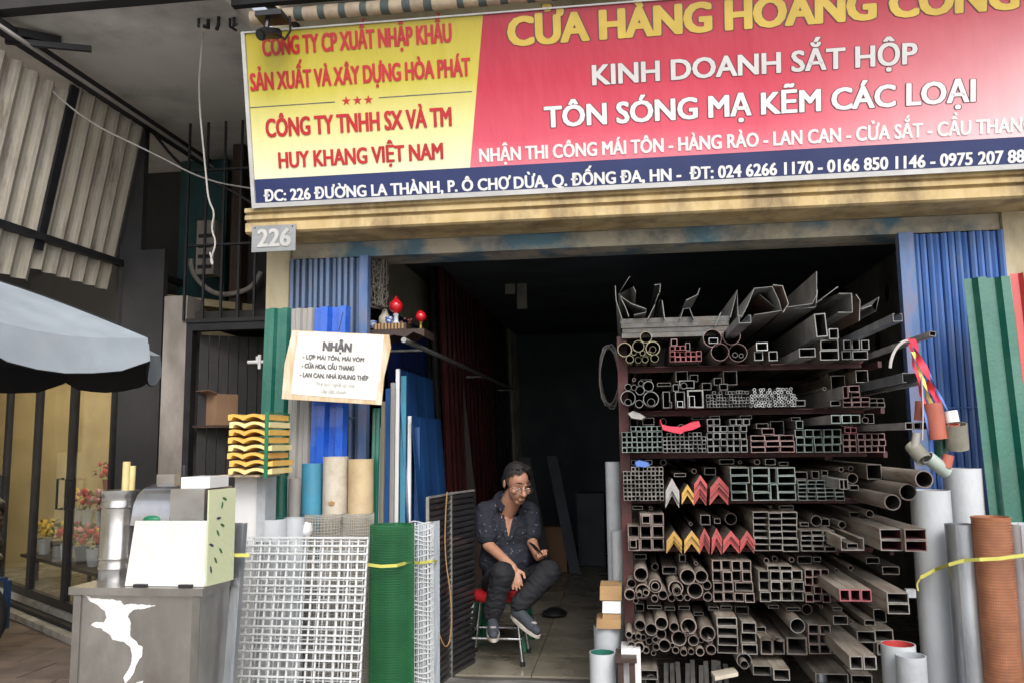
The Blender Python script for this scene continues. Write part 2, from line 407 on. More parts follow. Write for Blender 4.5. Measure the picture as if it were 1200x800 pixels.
mat('sign_navy', (.022, .036, .135), (.018, .028, .105), .35, scale=2, bump=.03)
mat('sign_frame', (.6, .6, .6), (.5, .5, .5), .4, .3, scale=6)
mat('plate_grey', (.27, .28, .29), (.22, .23, .24), .5, scale=9)
mat('awning_cream', (.55, .45, .33), (.42, .34, .25), .9, scale=14, dirt=(.2, .17, .14), dscale=8)
mat('awning_teal', (.10, .125, .12), (.07, .085, .08), .9, scale=14)
mat('tin_sheet', (.60, .56, .49), (.36, .32, .25), .55, .0, scale=4, stretch=(2, 3, .35), dirt=(.13, .09, .06), dscale=4, damt=.85, rnd=.12)
mat('black_steel', (.03, .03, .035), (.02, .02, .022), .5, .3, scale=9)
mat('umbrella_top', (.31, .355, .40), (.25, .29, .33), .85, scale=5, dirt=(.3, .33, .36), dscale=3, damt=.5, bump=.25, bscale=12)
mat('umbrella_under', (.014, .015, .018), (.01, .01, .012), .9, scale=5)
mat('teal_dark', (.012, .07, .08), (.008, .045, .05), .7, scale=4)
mat('iron_dark', (.014, .015, .017), (.008, .009, .010), .6, scale=5, dirt=(.04, .03, .025), dscale=5, damt=.5)
mat('panel_grey', (.036, .035, .037), (.024, .024, .026), .6, scale=4)
mat('pillar_white', (.40, .365, .34), (.25, .225, .2), .85, scale=4, stretch=(1, 1, .4), dirt=(.14, .12, .1), dscale=3, damt=.7)
mat('cardboard', (.33, .2, .12), (.27, .16, .09), .85, scale=6)
mat('stainless', (.46, .44, .42), (.30, .285, .27), .3, .85, scale=2.5, stretch=(1, 1, .5), dirt=(.16, .14, .12), dscale=2, damt=.7, bump=.5, bscale=3.5)
mat('stainless_bright', (.62, .62, .63), (.45, .45, .46), .2, .9, scale=4, dirt=(.3, .28, .27), dscale=6, damt=.5, bump=.1, bscale=6)
mat('paper_torn', (.74, .74, .74), (.64, .64, .63), .8, scale=9)
mat('acrylic_green', (.60, .64, .42), (.52, .57, .36), .3, scale=3)
mat('leaf_print', (.06, .16, .06), (.04, .11, .05), .5, bump=0)
mat('print_dark', (.04, .06, .12), (.05, .05, .06), .5, bump=0)
mat('cane', (.68, .57, .27), (.55, .44, .2), .6, scale=12)
mat('yellow_plastic', (.78, .50, .12), (.70, .40, .08), .4, scale=8, dirt=(.8, .3, .05), dscale=9, damt=.4)
mat('yellow_pale', (.82, .70, .36), (.75, .56, .2), .4, scale=8)
mat('strap_yellow', (.62, .60, .14), (.5, .48, .1), .6, bump=0)
mat('white_wire', (.60, .62, .63), (.50, .52, .53), .4, scale=10, rnd=.06)
mat('grey_wire', (.46, .44, .40), (.34, .32, .28), .5, .3, scale=10)
mat('green_wire', (.016, .13, .045), (.012, .10, .034), .4, scale=10)
mat('green_plastic', (.01, .17, .08), (.008, .13, .06), .4, scale=5)
mat('seat_red', (.48, .02, .03), (.38, .015, .02), .4, scale=5)
mat('chrome', (.55, .55, .56), (.4, .4, .41), .25, .9, scale=9)
mat('skin', (.47, .25, .165), (.39, .19, .12), .5, scale=9, bump=.08)
mat('hair', (.014, .012, .011), (.03, .026, .024), .5, scale=60, stretch=(1, 1, 3), bump=.8, bscale=120)
mat('trousers', (.012, .013, .018), (.008, .009, .012), .85, scale=12, bump=1.0, bscale=11)
mat('shoe', (.05, .06, .075), (.035, .04, .05), .8, scale=12)
mat('shoe_sole', (.55, .5, .44), (.42, .38, .33), .8, scale=20)
mat('phone_black', (.012, .012, .014), (.01, .01, .01), .15, bump=0)
mat('lamp_red', (.62, .012, .02), (.5, .01, .015), .15, bump=0, coat=.6)
mat('brass', (.55, .40, .12), (.4, .28, .08), .35, .8)
mat('porcelain', (.6, .62, .66), (.5, .52, .56), .25)
mat('porcelain_blue', (.5, .55, .65), (.06, .12, .35), .25, scale=60, lo=.48, hi=.52)
mat('dark_wood', (.06, .035, .025), (.035, .02, .015), .5, scale=6, stretch=(1, 8, 1))
mat('net_wire', (.20, .18, .15), (.13, .12, .1), .7, scale=10)
mat('rope', (.42, .24, .1), (.33, .18, .07), .8)
mat('ribbon_red', (.72, .05, .09), (.6, .03, .07), .6, scale=9)
mat('ribbon_yellow', (.85, .72, .2), (.75, .6, .15), .6)
mat('ribbon_blue', (.1, .22, .6), (.08, .17, .48), .6)
mat('terracotta', (.42, .12, .08), (.34, .09, .06), .6, scale=8)
mat('olive_pipe', (.26, .25, .2), (.18, .175, .14), .5, scale=8, dirt=(.4, .38, .3), dscale=9)
mat('pale_green', (.40, .46, .42), (.3, .36, .32), .5, scale=8)
mat('tyre', (.02, .02, .02), (.014, .014, .014), .8, scale=30)
mat('shop_yellow', (.50, .42, .26), (.40, .33, .19), .7, scale=3)
mat('leaf_green', (.05, .12, .03), (.03, .08, .02), .6, scale=9, rnd=.3)
mat('petal_red', (.62, .03, .06), (.5, .02, .05), .6, rnd=.2)
mat('petal_yellow', (.8, .55, .1), (.7, .45, .08), .6, rnd=.2)
mat('petal_pink', (.75, .35, .4), (.6, .25, .3), .6, rnd=.2)
mat('black_plastic', (.015, .015, .017), (.01, .01, .012), .4, bump=.1)
mat('cable_white', (.5, .48, .46), (.4, .38, .36), .6)
mat('bag_white', (.7, .7, .72), (.6, .6, .62), .4, scale=20, bump=.7, bscale=40)
mat('tube_lamp', (.5, .5, .5), (.45, .45, .45), .4)
glassy('glass'); glassy('plastic_film', (.8, .88, .95), rough=.12, milky=.45); glassy('lens', (.8, .8, .8))
emis('warm_lamp', (1, .82, .56), 15)

def dotted(name, base, dot, scale, r=.25, rough=.6, metal=0):
    """regular round perforations / printed dots"""
    m = bpy.data.materials.new(name); m.use_nodes = True; n = m.node_tree; b = n.nodes['Principled BSDF']; L = n.links.new
    tc = n.nodes.new('ShaderNodeTexCoord'); vo = n.nodes.new('ShaderNodeTexVoronoi'); vo.inputs['Scale'].default_value = scale; vo.inputs['Randomness'].default_value = r
    L(tc.outputs['Object'], vo.inputs['Vector'])
    rp = n.nodes.new('ShaderNodeValToRGB'); rp.color_ramp.elements[0].position = .27; rp.color_ramp.elements[1].position = .33
    rp.color_ramp.elements[0].color = (*dot, 1); rp.color_ramp.elements[1].color = (*base, 1)
    L(vo.outputs['Distance'], rp.inputs[0]); L(rp.outputs[0], b.inputs['Base Color'])
    b.inputs['Roughness'].default_value = rough; b.inputs['Metallic'].default_value = metal
    nb = n.nodes.new('ShaderNodeTexNoise'); nb.inputs['Scale'].default_value = 14; L(tc.outputs['Object'], nb.inputs['Vector'])
    bp = n.nodes.new('ShaderNodeBump'); bp.inputs['Strength'].default_value = .7; bp.inputs['Distance'].default_value = .02
    L(nb.outputs[0], bp.inputs['Height']); L(bp.outputs[0], b.inputs['Normal'])
    MC[name] = m
dotted('shirt', (.011, .013, .023), (.12, .15, .19), 34, 1.0, .85)
MC['shirt'].node_tree.nodes['Color Ramp'].color_ramp.elements[0].position = .14
MC['shirt'].node_tree.nodes['Color Ramp'].color_ramp.elements[1].position = .18

# ================================================================= GROUND
g = MB(); g.add([(-70, -70, -.12), (70, -70, -.12), (70, 70, -.12), (-70, 70, -.12)], [(0, 1, 2, 3)])
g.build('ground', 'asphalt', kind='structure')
pv = MB().box((-9, -2.6, -.115), (4, -.02, -.012)).box((-9, -.02, -.115), (-2.3, 6.2, -.012)).build('pavement', 'grout', kind='structure')
# paving slabs on the pavement, laid square to the shop
sl = MB().box((.006, .006, -.03), (.594, .394, 0)).mesh('paving_slab', 'slab')
random.seed(3)
for i in range(11):
    for j in range(16):
        x = -6.9 + i * .6; y = -2.4 + j * .4
        if y > -.3 and x > -2.5: continue
        if j >= 6 and x > -2.9: continue
        inst(sl, 'paving_slab', (x + (.3 if j % 2 else 0), y, random.uniform(-.002, .002)), (random.uniform(-.003, .003), random.uniform(-.003, .003), 0), pv)
fl = MB().box((-2.28, .02, -.115), (2.8, 8.2, -.012)).build('shop_floor', 'grout', kind='structure')
tl = MB().box((.003, .003, -.02), (.497, .497, 0)).mesh('floor_tile', 'floor_tile')
for i in range(9):
    for j in range(12):
        inst(tl, 'floor_tile', (-2.12 + i * .5, .34 + j * .5, random.uniform(0, .0008)), (0, 0, 0), fl)
m = MB()
pts = [(-2.2, -.34)]
for k in range(25): 
    x = -2.2 + 4.6 * k / 24; pts.append((x, .30 + .10 * math.sin(k * .45 + 1.0) + .03 * math.sin(k * 1.7)))
pts.append((2.4, -.34))
m.prism([(a, b) for a, b in pts], (0, 0, -.004), (1, 0, 0), (0, 1, 0), (0, 0, .009))
m.build('threshold', 'threshold', kind='structure')

# ================================================================= THE SHOP BUILDING
sb = thing('shop_building', (0, 0, 0), 'cream plastered shop front with a wide open bay and dark interior under the big red signboard', 'building')
ZT = 5.6
MB().box((-2.28, .6, -.1), (-2.12, 7.2, ZT)).build('side_wall', 'grimy_wall', sb)
MB().box((2.32, .6, -.1), (2.5, 7.2, ZT)).build('side_wall', 'grimy_wall', sb)
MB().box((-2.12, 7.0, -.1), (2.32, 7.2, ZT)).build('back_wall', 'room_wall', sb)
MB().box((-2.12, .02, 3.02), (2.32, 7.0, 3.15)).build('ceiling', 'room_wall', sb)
MB().box((-2.28, .0, -.1), (-2.125, .6, 2.76)).build('pilaster', 'cream_wall', sb)
MB().box((2.225, .0, -.1), (3.6, .6, 2.76)).build('pilaster', 'cream_wall', sb)
MB().box((-2.28, .0, 2.762), (3.6, .3, ZT)).build('upper_wall', 'cream_wall', sb)
MB().box((-2.12, .03, 2.66), (2.22, .30, 2.758)).build('header_beam', 'beam_paint', sb)
# moulded ledge: stepped profile with shallow grooves, run along the front
prof = [(0, 2.757), (-.285, 2.757), (-.300, 2.768), (-.300, 2.822), (-.283, 2.828), (-.283, 2.836), (-.312, 2.842), (-.312, 2.868), (-.295, 2.874), (-.295, 2.88), (-.318, 2.886), (-.318, 2.912), (0, 2.93)]
MB().prism(prof, (-2.29, 0, 0), (0, 1, 0), (0, 0, 1), (5.9, 0, 0)).build('ledge', 'ledge_plaster', sb)
# hidden bulk behind: roof slab that keeps the room dark
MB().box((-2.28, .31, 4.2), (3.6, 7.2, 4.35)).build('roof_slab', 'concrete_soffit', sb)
# mouldy stain patches on the interior right wall, raised flakes of plaster
for k in range(14):
    y, z = random.uniform(1.2, 5.5), random.uniform(1.6, 2.9); a = random.uniform(.03, .09)
    pr = [(a * (1 + .4 * math.sin(t * 2.3 + k)) * math.cos(t), 1.4 * a * (1 + .3 * math.cos(t * 3 + k)) * math.sin(t)) for t in [2 * PI * q / 9 for q in range(9)]]
    MB().prism(pr, (2.316, y, z), (0, 1, 0), (0, 0, 1), (.01, 0, 0)).build('plaster_flake', 'dark_wall', sb)

# ---- folding steel gates at both ends of the bay
def gate(x0, x1, post_right, ms, label):
    t = thing('folding_gate', ((x0 + x1) / 2, .0, 0), label, 'gate', 'folded shutter gates at the ends of the bay')
    pw = .055; H = 2.65
    if post_right: MB().box((x1 - pw, -.045, .01), (x1, .02, H)).build('post', 'gate_post', t); x1 -= pw
    else: MB().box((x0, -.045, .01), (x0 + pw * 1.5, .02, H)).build('post', 'gate_post', t); x0 += pw * 1.5
    n = int((x1 - x0) / .0385); p = (x1 - x0) / n
    for i in range(n):
        d = .016 if i % 4 == 3 else 0
        pr = [(.001, .01), (.004, -.022 + d), (p * .45, -.036 + d), (p - .006, -.028 + d), (p - .001, .01)]
        MB().prism(pr, (x0 + i * p, 0, .012), (1, 0, 0), (0, 1, 0), (0, 0, H - .02 + random.uniform(-.004, .004))).build('slat', ms, t)
    for z in (1.62,):
        MB().box((x0 + .01, -.039, z), (x1 - .01, -.035, z + .006)).build('hinge_strip', ms, t)
gate(-2.12, -1.585, True, 'gate_blue', 'dull blue folded shutter gate left of the open bay')
gate(1.63, 2.22, False, 'gate_blue_bright', 'bright blue folded shutter gate right of the pipe rack')

# ================================================================= THE BIG SIGNBOARD
S0 = Vector((-2.215, -.335, 2.905)); SU = Vector((1, 0, 0)); SV = Vector((0, -.215, 1.03)).normalized(); SN = SU.cross(SV)
SL, SH = 6.0, 1.055
def sg(px, py):
    v = ray(px, py); t = (S0 - CAM).dot(SN) / v.dot(SN); p = CAM + v * t - S0
    return p.dot(SU), p.dot(SV)
sign = thing('signboard', S0, 'large red and yellow Vietnamese shop signboard leaning out above the open shop bay', 'signboard')
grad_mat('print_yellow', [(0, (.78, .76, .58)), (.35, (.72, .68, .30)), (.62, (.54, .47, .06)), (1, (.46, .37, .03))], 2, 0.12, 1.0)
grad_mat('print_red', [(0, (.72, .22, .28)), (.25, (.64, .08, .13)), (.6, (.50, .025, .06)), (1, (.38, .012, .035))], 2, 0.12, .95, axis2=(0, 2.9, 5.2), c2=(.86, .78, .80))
def sp(u, v, d=0): return S0 + SU * u + SV * v + SN * d
ub = sg(551, 200); ut = sg(566, 18); vb = sg(294, 212)[1] + .005
def slab_poly(name, pts, m_, d0, d1, parent=sign):
    MB().prism(pts, S0 + SN * d0, SU, SV, SN * (d1 - d0)).build(name, m_, parent)
slab_poly('backing', [(0, 0), (SL, 0), (SL, SH), (0, SH)], 'galv_dull', -.06, 0)
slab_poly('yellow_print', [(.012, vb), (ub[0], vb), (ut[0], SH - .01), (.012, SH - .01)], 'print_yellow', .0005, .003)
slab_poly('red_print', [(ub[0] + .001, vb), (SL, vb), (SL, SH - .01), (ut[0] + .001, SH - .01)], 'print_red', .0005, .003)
slab_poly('address_band', [(.012, .03), (SL, .03), (SL, vb - .001), (.012, vb - .001)], 'sign_navy', .0005, .003)
for a, b_ in (((0, 0), (SL, .028)), ((0, SH - .009), (SL, SH))): slab_poly('frame', [a, (b_[0], a[1]), b_, (a[0], b_[1])], 'sign_frame', .0005, .016)
slab_poly('frame', [(-.012, -.002), (.010, -.002), (.010, SH), (-.012, SH)], 'sign_frame', -.05, .017)
def sline(txt, pl, pr, hpx, m_, bold=.05, outline=0, slant=0, om='letter_dark', d=.0032):
    """pl/pr baseline ends in the photograph, hpx cap height measured there"""
    a, b_ = sg(*pl), sg(*pr); top = sg(pl[0], pl[1] - hpx)
    v = (a[1] + b_[1]) / 2; h = top[1] - a[1]
    lettering(txt, sp(a[0], v, d), SU, SV, b_[0] - a[0], h, m_, sign, bold, outline, om, SN, slant)
sline('CÔNG TY CP XUẤT NHẬP KHẨU', (308, 67), (530, 49), 22, 'letter_red', .045)
sline('SẢN XUẤT VÀ XÂY DỰNG HÒA PHÁT', (294, 108), (552, 88), 21, 'letter_red', .045)
sline('CÔNG TY TNHH SX VÀ TM', (312, 161), (530, 148), 22, 'letter_red', .045)
sline('HUY KHANG VIỆT NAM', (327, 197), (520, 187), 19, 'letter_red', .045)
sline('CỬA HÀNG HOÀNG CÔNG', (595, 59), (1194, 5), 34, 'letter_yellow', .075, .045)
sline('KINH DOANH SẮT HỘP', (694, 103), (1075, 72), 24, 'letter_grey', .045, .045)
sline('TÔN SÓNG MẠ KẼM CÁC LOẠI', (638, 153), (1143, 116), 25, 'letter_white', .05, .045)
sline('NHẬN THI CÔNG MÁI TÔN - HÀNG RÀO - LAN CAN - CỬA SẮT - CẦU THANG', (562, 193), (1212, 151), 16, 'letter_white', .045)
sline('ĐC: 226 ĐƯỜNG LA THÀNH, P. Ô CHỢ DỪA, Q. ĐỐNG ĐA, HN -  ĐT: 024 6266 1170 - 0166 850 1146 - 0975 207 889', (310, 239), (1210, 187), 13.5, 'letter_white', .05)
for a, b_ in (((292, 127), (393, 121)), ((444, 116), (553, 108))):
    p, q = sg(*a), sg(*b_); v = (p[1] + q[1]) / 2
    slab_poly('rule_line', [(p[0], v), (q[0], v), (q[0], v + .006), (p[0], v + .006)], 'ink', .0031, .0042)
for cx_ in (406, 419, 432):
    u, v = sg(cx_, 119 - (cx_ - 406) * .05)
    pts = [(u + (.030 if k % 2 == 0 else .012) * math.sin(PI * k / 5), v + (.030 if k % 2 == 0 else .012) * math.cos(PI * k / 5)) for k in range(10)]
    slab_poly('star', pts, 'letter_red', .0031, .0045)
# steel stays that hold the sign out from the wall
for x in (-1.9, -.2, 1.6, 3.2):
    MB().bar(sp(x + 2.2, SH - .04, -.062), (x, .0, 3.75), .03, .03).build('stay', 'black_steel', sign)

# ---- rolled-up striped awning above the sign
aw = thing('rolled_awning', (0, -.62, 3.99), 'rolled up awning with cream and grey stripes lying along the top of the signboard', 'awning')
x = -2.14; k = 0
while x < 3.6:
    wd = random.uniform(.035, .07) if k % 2 else random.uniform(.075, .15)
    mm = MB(); pts = []
    for s_ in range(14):
        a = 2 * PI * s_ / 14; r_ = .045 * (1 + .10 * math.sin(a * 2 + .7)); pts.append((r_ * math.cos(a), r_ * math.sin(a)))
    mm.prism(pts, (x, -.60, 4.0 + random.uniform(-.003, .003)), (0, 1, 0), (0, 0, 1), (wd, 0, 0)).build('stripe', 'awning_teal' if k % 2 else 'awning_cream', aw, smooth=40)
    x += wd; k += 1
MB().bar((-2.3, -.55, 4.13), (3.6, -.55, 4.13), .05, .05, (0, 1, 0)).build('roller_bar', 'black_steel', aw)
for x in (-2.1, .2, 2.4): MB().bar((x, -.55, 4.13), (x, .0, 4.25), .03, .03).build('bracket', 'black_steel', aw)
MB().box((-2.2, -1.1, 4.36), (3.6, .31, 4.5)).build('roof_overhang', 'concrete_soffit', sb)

# house number plate
a = aty(295, 296, -.33); b_ = aty(347, 263, -.33)
hp = thing('house_number_plate', (a.x, -.33, a.z), 'small grey plate with the white number 226 at the corner of the ledge', 'number plate')
MB().box((a.x, -.335, a.z), (b_.x, -.327, b_.z)).build('plate', 'plate_grey', hp)
q = aty(301, 291, -.337); q2 = aty(341, 289, -.337)
lettering('226', (q.x, -.3352, q.z + .008), (1, 0, 0), (0, 0, 1), q2.x - q.x, .112, 'numeral', hp, .05, N=(0, -1, 0))
for x_ in (a.x + .02, b_.x - .02): MB().tube([(x_, -.34, b_.z - .012), (x_, -.32, b_.z - .012)], .004, 6).build('screw', 'black_steel', hp)
# security camera
q = aty(312, 40, -.75)
scm = thing('security_camera', q, 'black bullet security camera hanging in front of the top left of the sign', 'camera')
MB().tube([q + Vector((0, .02, .12)), q + Vector((0, 0, .03))], .016, 8).build('mount', 'black_plastic', scm, smooth=40)
MB().tube([q + Vector((.03, .09, .045)), q + Vector((-.002, -.01, .0)), q + Vector((-.01, -.05, -.03))], [.032, .036, .034], 14).build('body', 'black_plastic', scm, smooth=40)
MB().tube([q + Vector((-.01, -.05, -.03)), q + Vector((-.012, -.058, -.036))], .024, 12).build('lens', 'phone_black', scm)
MB().box(q + Vector((-.06, -.03, .1)), q + Vector((.1, .1, .13))).build('junction_box', 'black_plastic', scm)
MB().tube([q + Vector((.02, .09, .05)), q + Vector((.08, .08, .0)), q + Vector((.12, .06, .04)), q + Vector((.13, .02, .11))], .008, 6).build('cable', 'black_plastic', scm, smooth=40)
# ================================================================= NEIGHBOURING BUILDING (left)
nb = thing('neighbour_building', (-3.4, 1.5, 0), 'grimy concrete building on the left with a high bare slab above its recessed grille and door', 'building')
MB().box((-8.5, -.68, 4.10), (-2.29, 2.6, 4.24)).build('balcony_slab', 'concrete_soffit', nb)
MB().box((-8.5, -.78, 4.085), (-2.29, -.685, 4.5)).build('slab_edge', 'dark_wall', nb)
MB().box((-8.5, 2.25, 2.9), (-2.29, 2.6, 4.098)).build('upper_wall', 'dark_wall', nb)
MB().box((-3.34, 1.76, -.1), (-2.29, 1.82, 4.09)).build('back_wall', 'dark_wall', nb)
MB().box((-3.3, .99, 2.40), (-2.29, 1.755, 2.5)).build('lintel_slab', 'dark_wall', nb)  # slab added over the recess to shade the door from the sky
MB().box((-3.52, .92, -.1), (-3.33, 1.15, 2.62)).build('pillar', 'pillar_white', nb)
MB().box((-3.34, 1.62, 2.51), (-3.24, 1.75, 4.09)).build('brown_post', 'dark_wood', nb)
MB().box((-3.88, .93, .0), (-3.54, .99, 3.0)).build('grey_panel', 'panel_grey', nb)
# teal painted board in the recess
MB().box((-3.95, 1.85, 2.3), (-3.5, 1.9, 4.05)).build('teal_board', 'teal_dark', nb)
# end wall of the street flats beyond (encloses the glass shop)
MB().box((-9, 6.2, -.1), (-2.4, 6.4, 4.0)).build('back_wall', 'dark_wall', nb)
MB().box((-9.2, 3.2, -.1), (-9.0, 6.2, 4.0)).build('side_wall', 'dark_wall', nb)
MB().box((-9, 2.5, 3.05), (-2.4, 6.2, 3.15)).build('inner_ceiling', 'room_wall', nb)
for x, z in ((-2.42, 4.095), (-2.36, 4.095), (-2.5, 4.095), (-2.33, 4.095), (-2.55, 4.095)):
    y = random.uniform(-.55, -.38)
    MB().tube([(x, y, z), (x, y, z - .05), (x + random.uniform(-.05, .05), y + random.uniform(-.05, .05), z - .06)], random.uniform(.008, .014), 6).build('hook', 'black_steel', nb)

# barred window grille + dark door under it
gr = thing('window_grille', (-2.8, .9, 2.4), 'tall black iron bar grille over the dark recess beside the house number plate', 'grille')
for px in (215, 237, 258, 278, 297, 314):
    a = aty(px, 376, .9); MB().box((a.x - .008, .892, 2.42), (a.x + .008, .908, 4.0)).build('bar', 'black_steel', gr)
for z, t in ((2.40, .03), (3.0, .014), (3.6, .014)): MB().box((-3.32, .885, z), (-2.3, .915, z + t)).build('rail', 'black_steel', gr)
dr = thing('iron_door', (-2.8, .95, 0), 'dark iron door standing ajar under the barred grille, behind the yellow stack', 'door')
MB().box((-3.32, .9, 0), (-3.27, .98, 2.4)).build('door_frame', 'black_steel', dr)
MB().box((-3.27, .9, 2.34), (-2.3, .98, 2.398)).build('door_frame', 'black_steel', dr)
MB().box((-2.34, .9, 0), (-2.29, .98, 2.34)).build('door_frame', 'black_steel', dr)
for i in range(8):
    x = -3.26 + i * .062; y = 1.0 + i * .04
    MB().obox((x, y, .02), (.058, .037, 0), (-.008, .014, 0), (0, 0, 2.3)).build('panel', 'iron_dark', dr)
# cardboard box on a wall shelf
q = aty(237, 498, 1.05); q2 = aty(274, 461, 1.05)
cb = thing('cardboard_box', q, 'brown cardboard box in the dark doorway beyond the yellow stack', 'box')
MB().obox(q, (.14, -.06, 0), (.10, .16, 0), (0, 0, q2.z - q.z)).build('carton', 'cardboard', cb)
MB().obox(q + Vector((-.01, .0, q2.z - q.z)), (.16, -.07, 0), (-.03, -.06, .02), (0, 0, .004)).build('flap', 'cardboard', cb)
MB().box((q.x - .05, q.y - .1, q.z - .022), (q.x + .35, q.y + .3, q.z - .002)).build('wall_shelf', 'dark_wood', None, loc=q, label='dark plank shelf carrying the cardboard box in the doorway', cat='shelf')
# air conditioner / white boxes behind the bars
q = aty(229, 322, 1.5); q2 = aty(252, 258, 1.5)
ac = thing('meter_box', q, 'grimy pale electric meter box behind the grille bars', 'meter box')
MB().box((q.x, 1.5, q.z), (q2.x, 1.66, q2.z)).build('cover', 'pillar_white', ac)
for i in range(4): MB().box((q.x + .02, 1.492, q.z + .05 + i * .09), (q2.x - .02, 1.5, q.z + .08 + i * .09)).build('vent_slot', 'dark_wall', ac)
q = aty(268, 300, 1.6); 
m = MB(); pts = [q + Vector((.34 * math.cos(a), 0.02 * math.sin(5 * a), .34 * math.sin(a))) for a in [PI * 1.02 + k * .09 for k in range(30)]]
m.tube(pts, .022, 8).build('hose', 'pillar_white', None, loc=pts[0], smooth=40, label='thick pale hose looped behind the black grille bars', cat='hose')
# white water tap on the recess wall
q = aty(300, 424, .5)
tp = thing('water_tap', q, 'small white tap fitting on the wall edge left of the green sheet', 'tap')
MB().tube([q + Vector((-.06, 0, 0)), q + Vector((.06, 0, 0))], .013, 8).build('pipe', 'white_plastic', tp)
MB().tube([q + Vector((.01, 0, 0)), q + Vector((.01, 0, .04))], .012, 8).build('valve', 'white_plastic', tp)
MB().tube([q + Vector((.03, -.01, -.05)), q + Vector((.03, -.01, .05))], .012, 8).build('elbow', 'white_plastic', tp)
# twisted white cable dangling from the slab
def wire(name, pts, r, m_, label, cat, sm=3):
    P = [Vector(p) for p in pts]
    for _ in range(sm):
        Q = [P[0]]
        for a, b in zip(P, P[1:]): Q += [a.lerp(b, .25), a.lerp(b, .75)]
        P = Q + [P[-1]]
    return MB().tube(P, r, 6).build(name, m_, None, loc=P[0], smooth=40, label=label, cat=cat)
wire('dangling_cable', [aty(241, -10, -.3), aty(236, 60, -.3), aty(232, 110, -.2), aty(241, 200, -.1), aty(244, 235, -.1), aty(252, 250, -.1), aty(247, 268, -.1), aty(254, 285, -.1), aty(246, 305, -.1), aty(250, 312, -.1), aty(246, 296, -.1)], .006, 'cable_white', 'thin white cable dangling from the slab in front of the grille', 'cable')
wire('overhead_cable', [aty(30, 75, -.3), aty(95, 140, 0), aty(180, 180, .2), aty(240, 212, .4), aty(300, 222, .6)], .006, 'cable_white', 'thin slack pale cable crossing below the slab toward the grille', 'cable')
wire('overhead_cable', [aty(175, 150, .9), aty(215, 200, .9), aty(270, 222, .9), aty(312, 250, .9)], .012, 'black_plastic', 'thick dark cable sagging from the awning corner across the grille', 'cable')

# ---- corrugated tin awning hanging along the left frontage
tw = thing('tin_awning', (-3.8, .6, 3.4), 'weathered pale corrugated tin awning hanging at upper left', 'awning')
XT, XB = -3.78, -4.02
zt, zb = 3.93, 2.62
ys = [-2.6, -1.72, -.84, .04, .92]
for i, y in enumerate(ys[:-1]):
    sheet('tin_panel', (XB + .012 * (i % 2), y - .012, zb + [-.02, .03, -.03, .06][i]), (0, 1, 0), (XT - XB, 0, zt - zb), .90, .15, .045, 'tin_sheet', tw, kind='sine', N=(-1, 0, 0))
def on(p): t = (p - zb) / (zt - zb); return XB + (XT - XB) * t + .055
MB().bar((XT + .08, -3.0, 4.0), (XT + .08, 2.25, 4.02), .07, .07).build('top_beam', 'black_steel', tw)
MB().bar((XT + .14, -3.0, 3.96), (XT + .14, 2.0, 3.98), .02, .02).build('conduit', 'cable_white', tw)
MB().bar((on(2.85), -3.0, 2.84), (on(2.88), 2.0, 2.92), .05, .05).build('bottom_rail', 'black_steel', tw)
for y in (-1.9, .02): MB().bar((on(2.8), y, 2.8), (on(3.95), y, 3.95), .075, .02, (0, 1, 0)).build('batten', 'black_steel', tw)
MB().bar((XT - .1, -.9, 3.98), (XT + .22, -.38, 4.07), .07, .05).build('fork_bracket', 'black_steel', tw)
MB().bar((XT + .02, -.6, 3.98), (XT + .45, -.38, 4.0), .035, .035).build('fork_bracket', 'black_steel', tw)
MB().box((-4.2, .94, 2.95), (-3.75, 1.0, 4.0)).build('end_panel', 'panel_grey', tw)

# ---- glass fronted flower shop at far left
A = Vector((-3.9, .95, 0)); B = Vector((-7.4, 3.55, 0)); D = (B - A).normalized(); NO = Vector((-D.y, D.x, 0)); 
if NO.dot(CAM - A) < 0: NO = -NO
fs = thing('flower_shop', A, 'glass fronted flower shop with warm light inside at far left', 'shop')
def gp(s, d=0, z=0): return A + D * s + NO * d + Vector((0, 0, z))
MB().obox(gp(0, .12, -.012), D * 4.2, NO * -.3, (0, 0, .09)).build('step', 'dark_wall', fs)
MB().obox(gp(0, .20, -.012), D * 4.2, NO * -.078, (0, 0, .06)).build('step_edge', 'kerb_white', fs)
MB().obox(gp(0, .05, .079), D * 4.2, NO * -.1, (0, 0, .05)).build('sill', 'kerb_white', fs)
MB().obox(gp(0, .03, 2.25), D * 4.2, NO * -.08, (0, 0, .85)).build('fascia', 'panel_grey', fs)
s = 0.02; lw = [.92, .92, .92, .92]
for i, w_ in enumerate(lw):
    t = MB().obox(gp(s, .02, .13), D * .045, NO * -.05, (0, 0, 2.12)).obox(gp(s + w_ - .05, .02, .13), D * .045, NO * -.05, (0, 0, 2.12)).obox(gp(s + .045, .02, .13), D * (w_ - .095), NO * -.05, (0, 0, .07)).obox(gp(s + .045, .02, 2.18), D * (w_ - .095), NO * -.05, (0, 0, .07)).build('door_frame', 'black_steel', fs)
    MB().obox(gp(s + .045, 0, .2), D * (w_ - .095), NO * -.008, (0, 0, 1.98)).build('pane', 'glass', t)
    hs_ = s + (.80 if i % 2 == 0 else .09)
    MB().tube([gp(hs_, .02, .95), gp(hs_, .07, .95), gp(hs_, .07, 1.2), gp(hs_, .02, 1.2)], .011, 6).build('handle', 'black_steel', t)
    s += w_
MB().obox(gp(3.76, .04, -.01), D * .16, NO * -.12, (0, 0, 2.3)).build('white_jamb', 'pillar_white', fs)
MB().obox(gp(3.95, .04, -.01), D * .9, NO * -.12, (0, 0, 3)).build('side_wall', 'panel_grey', fs)
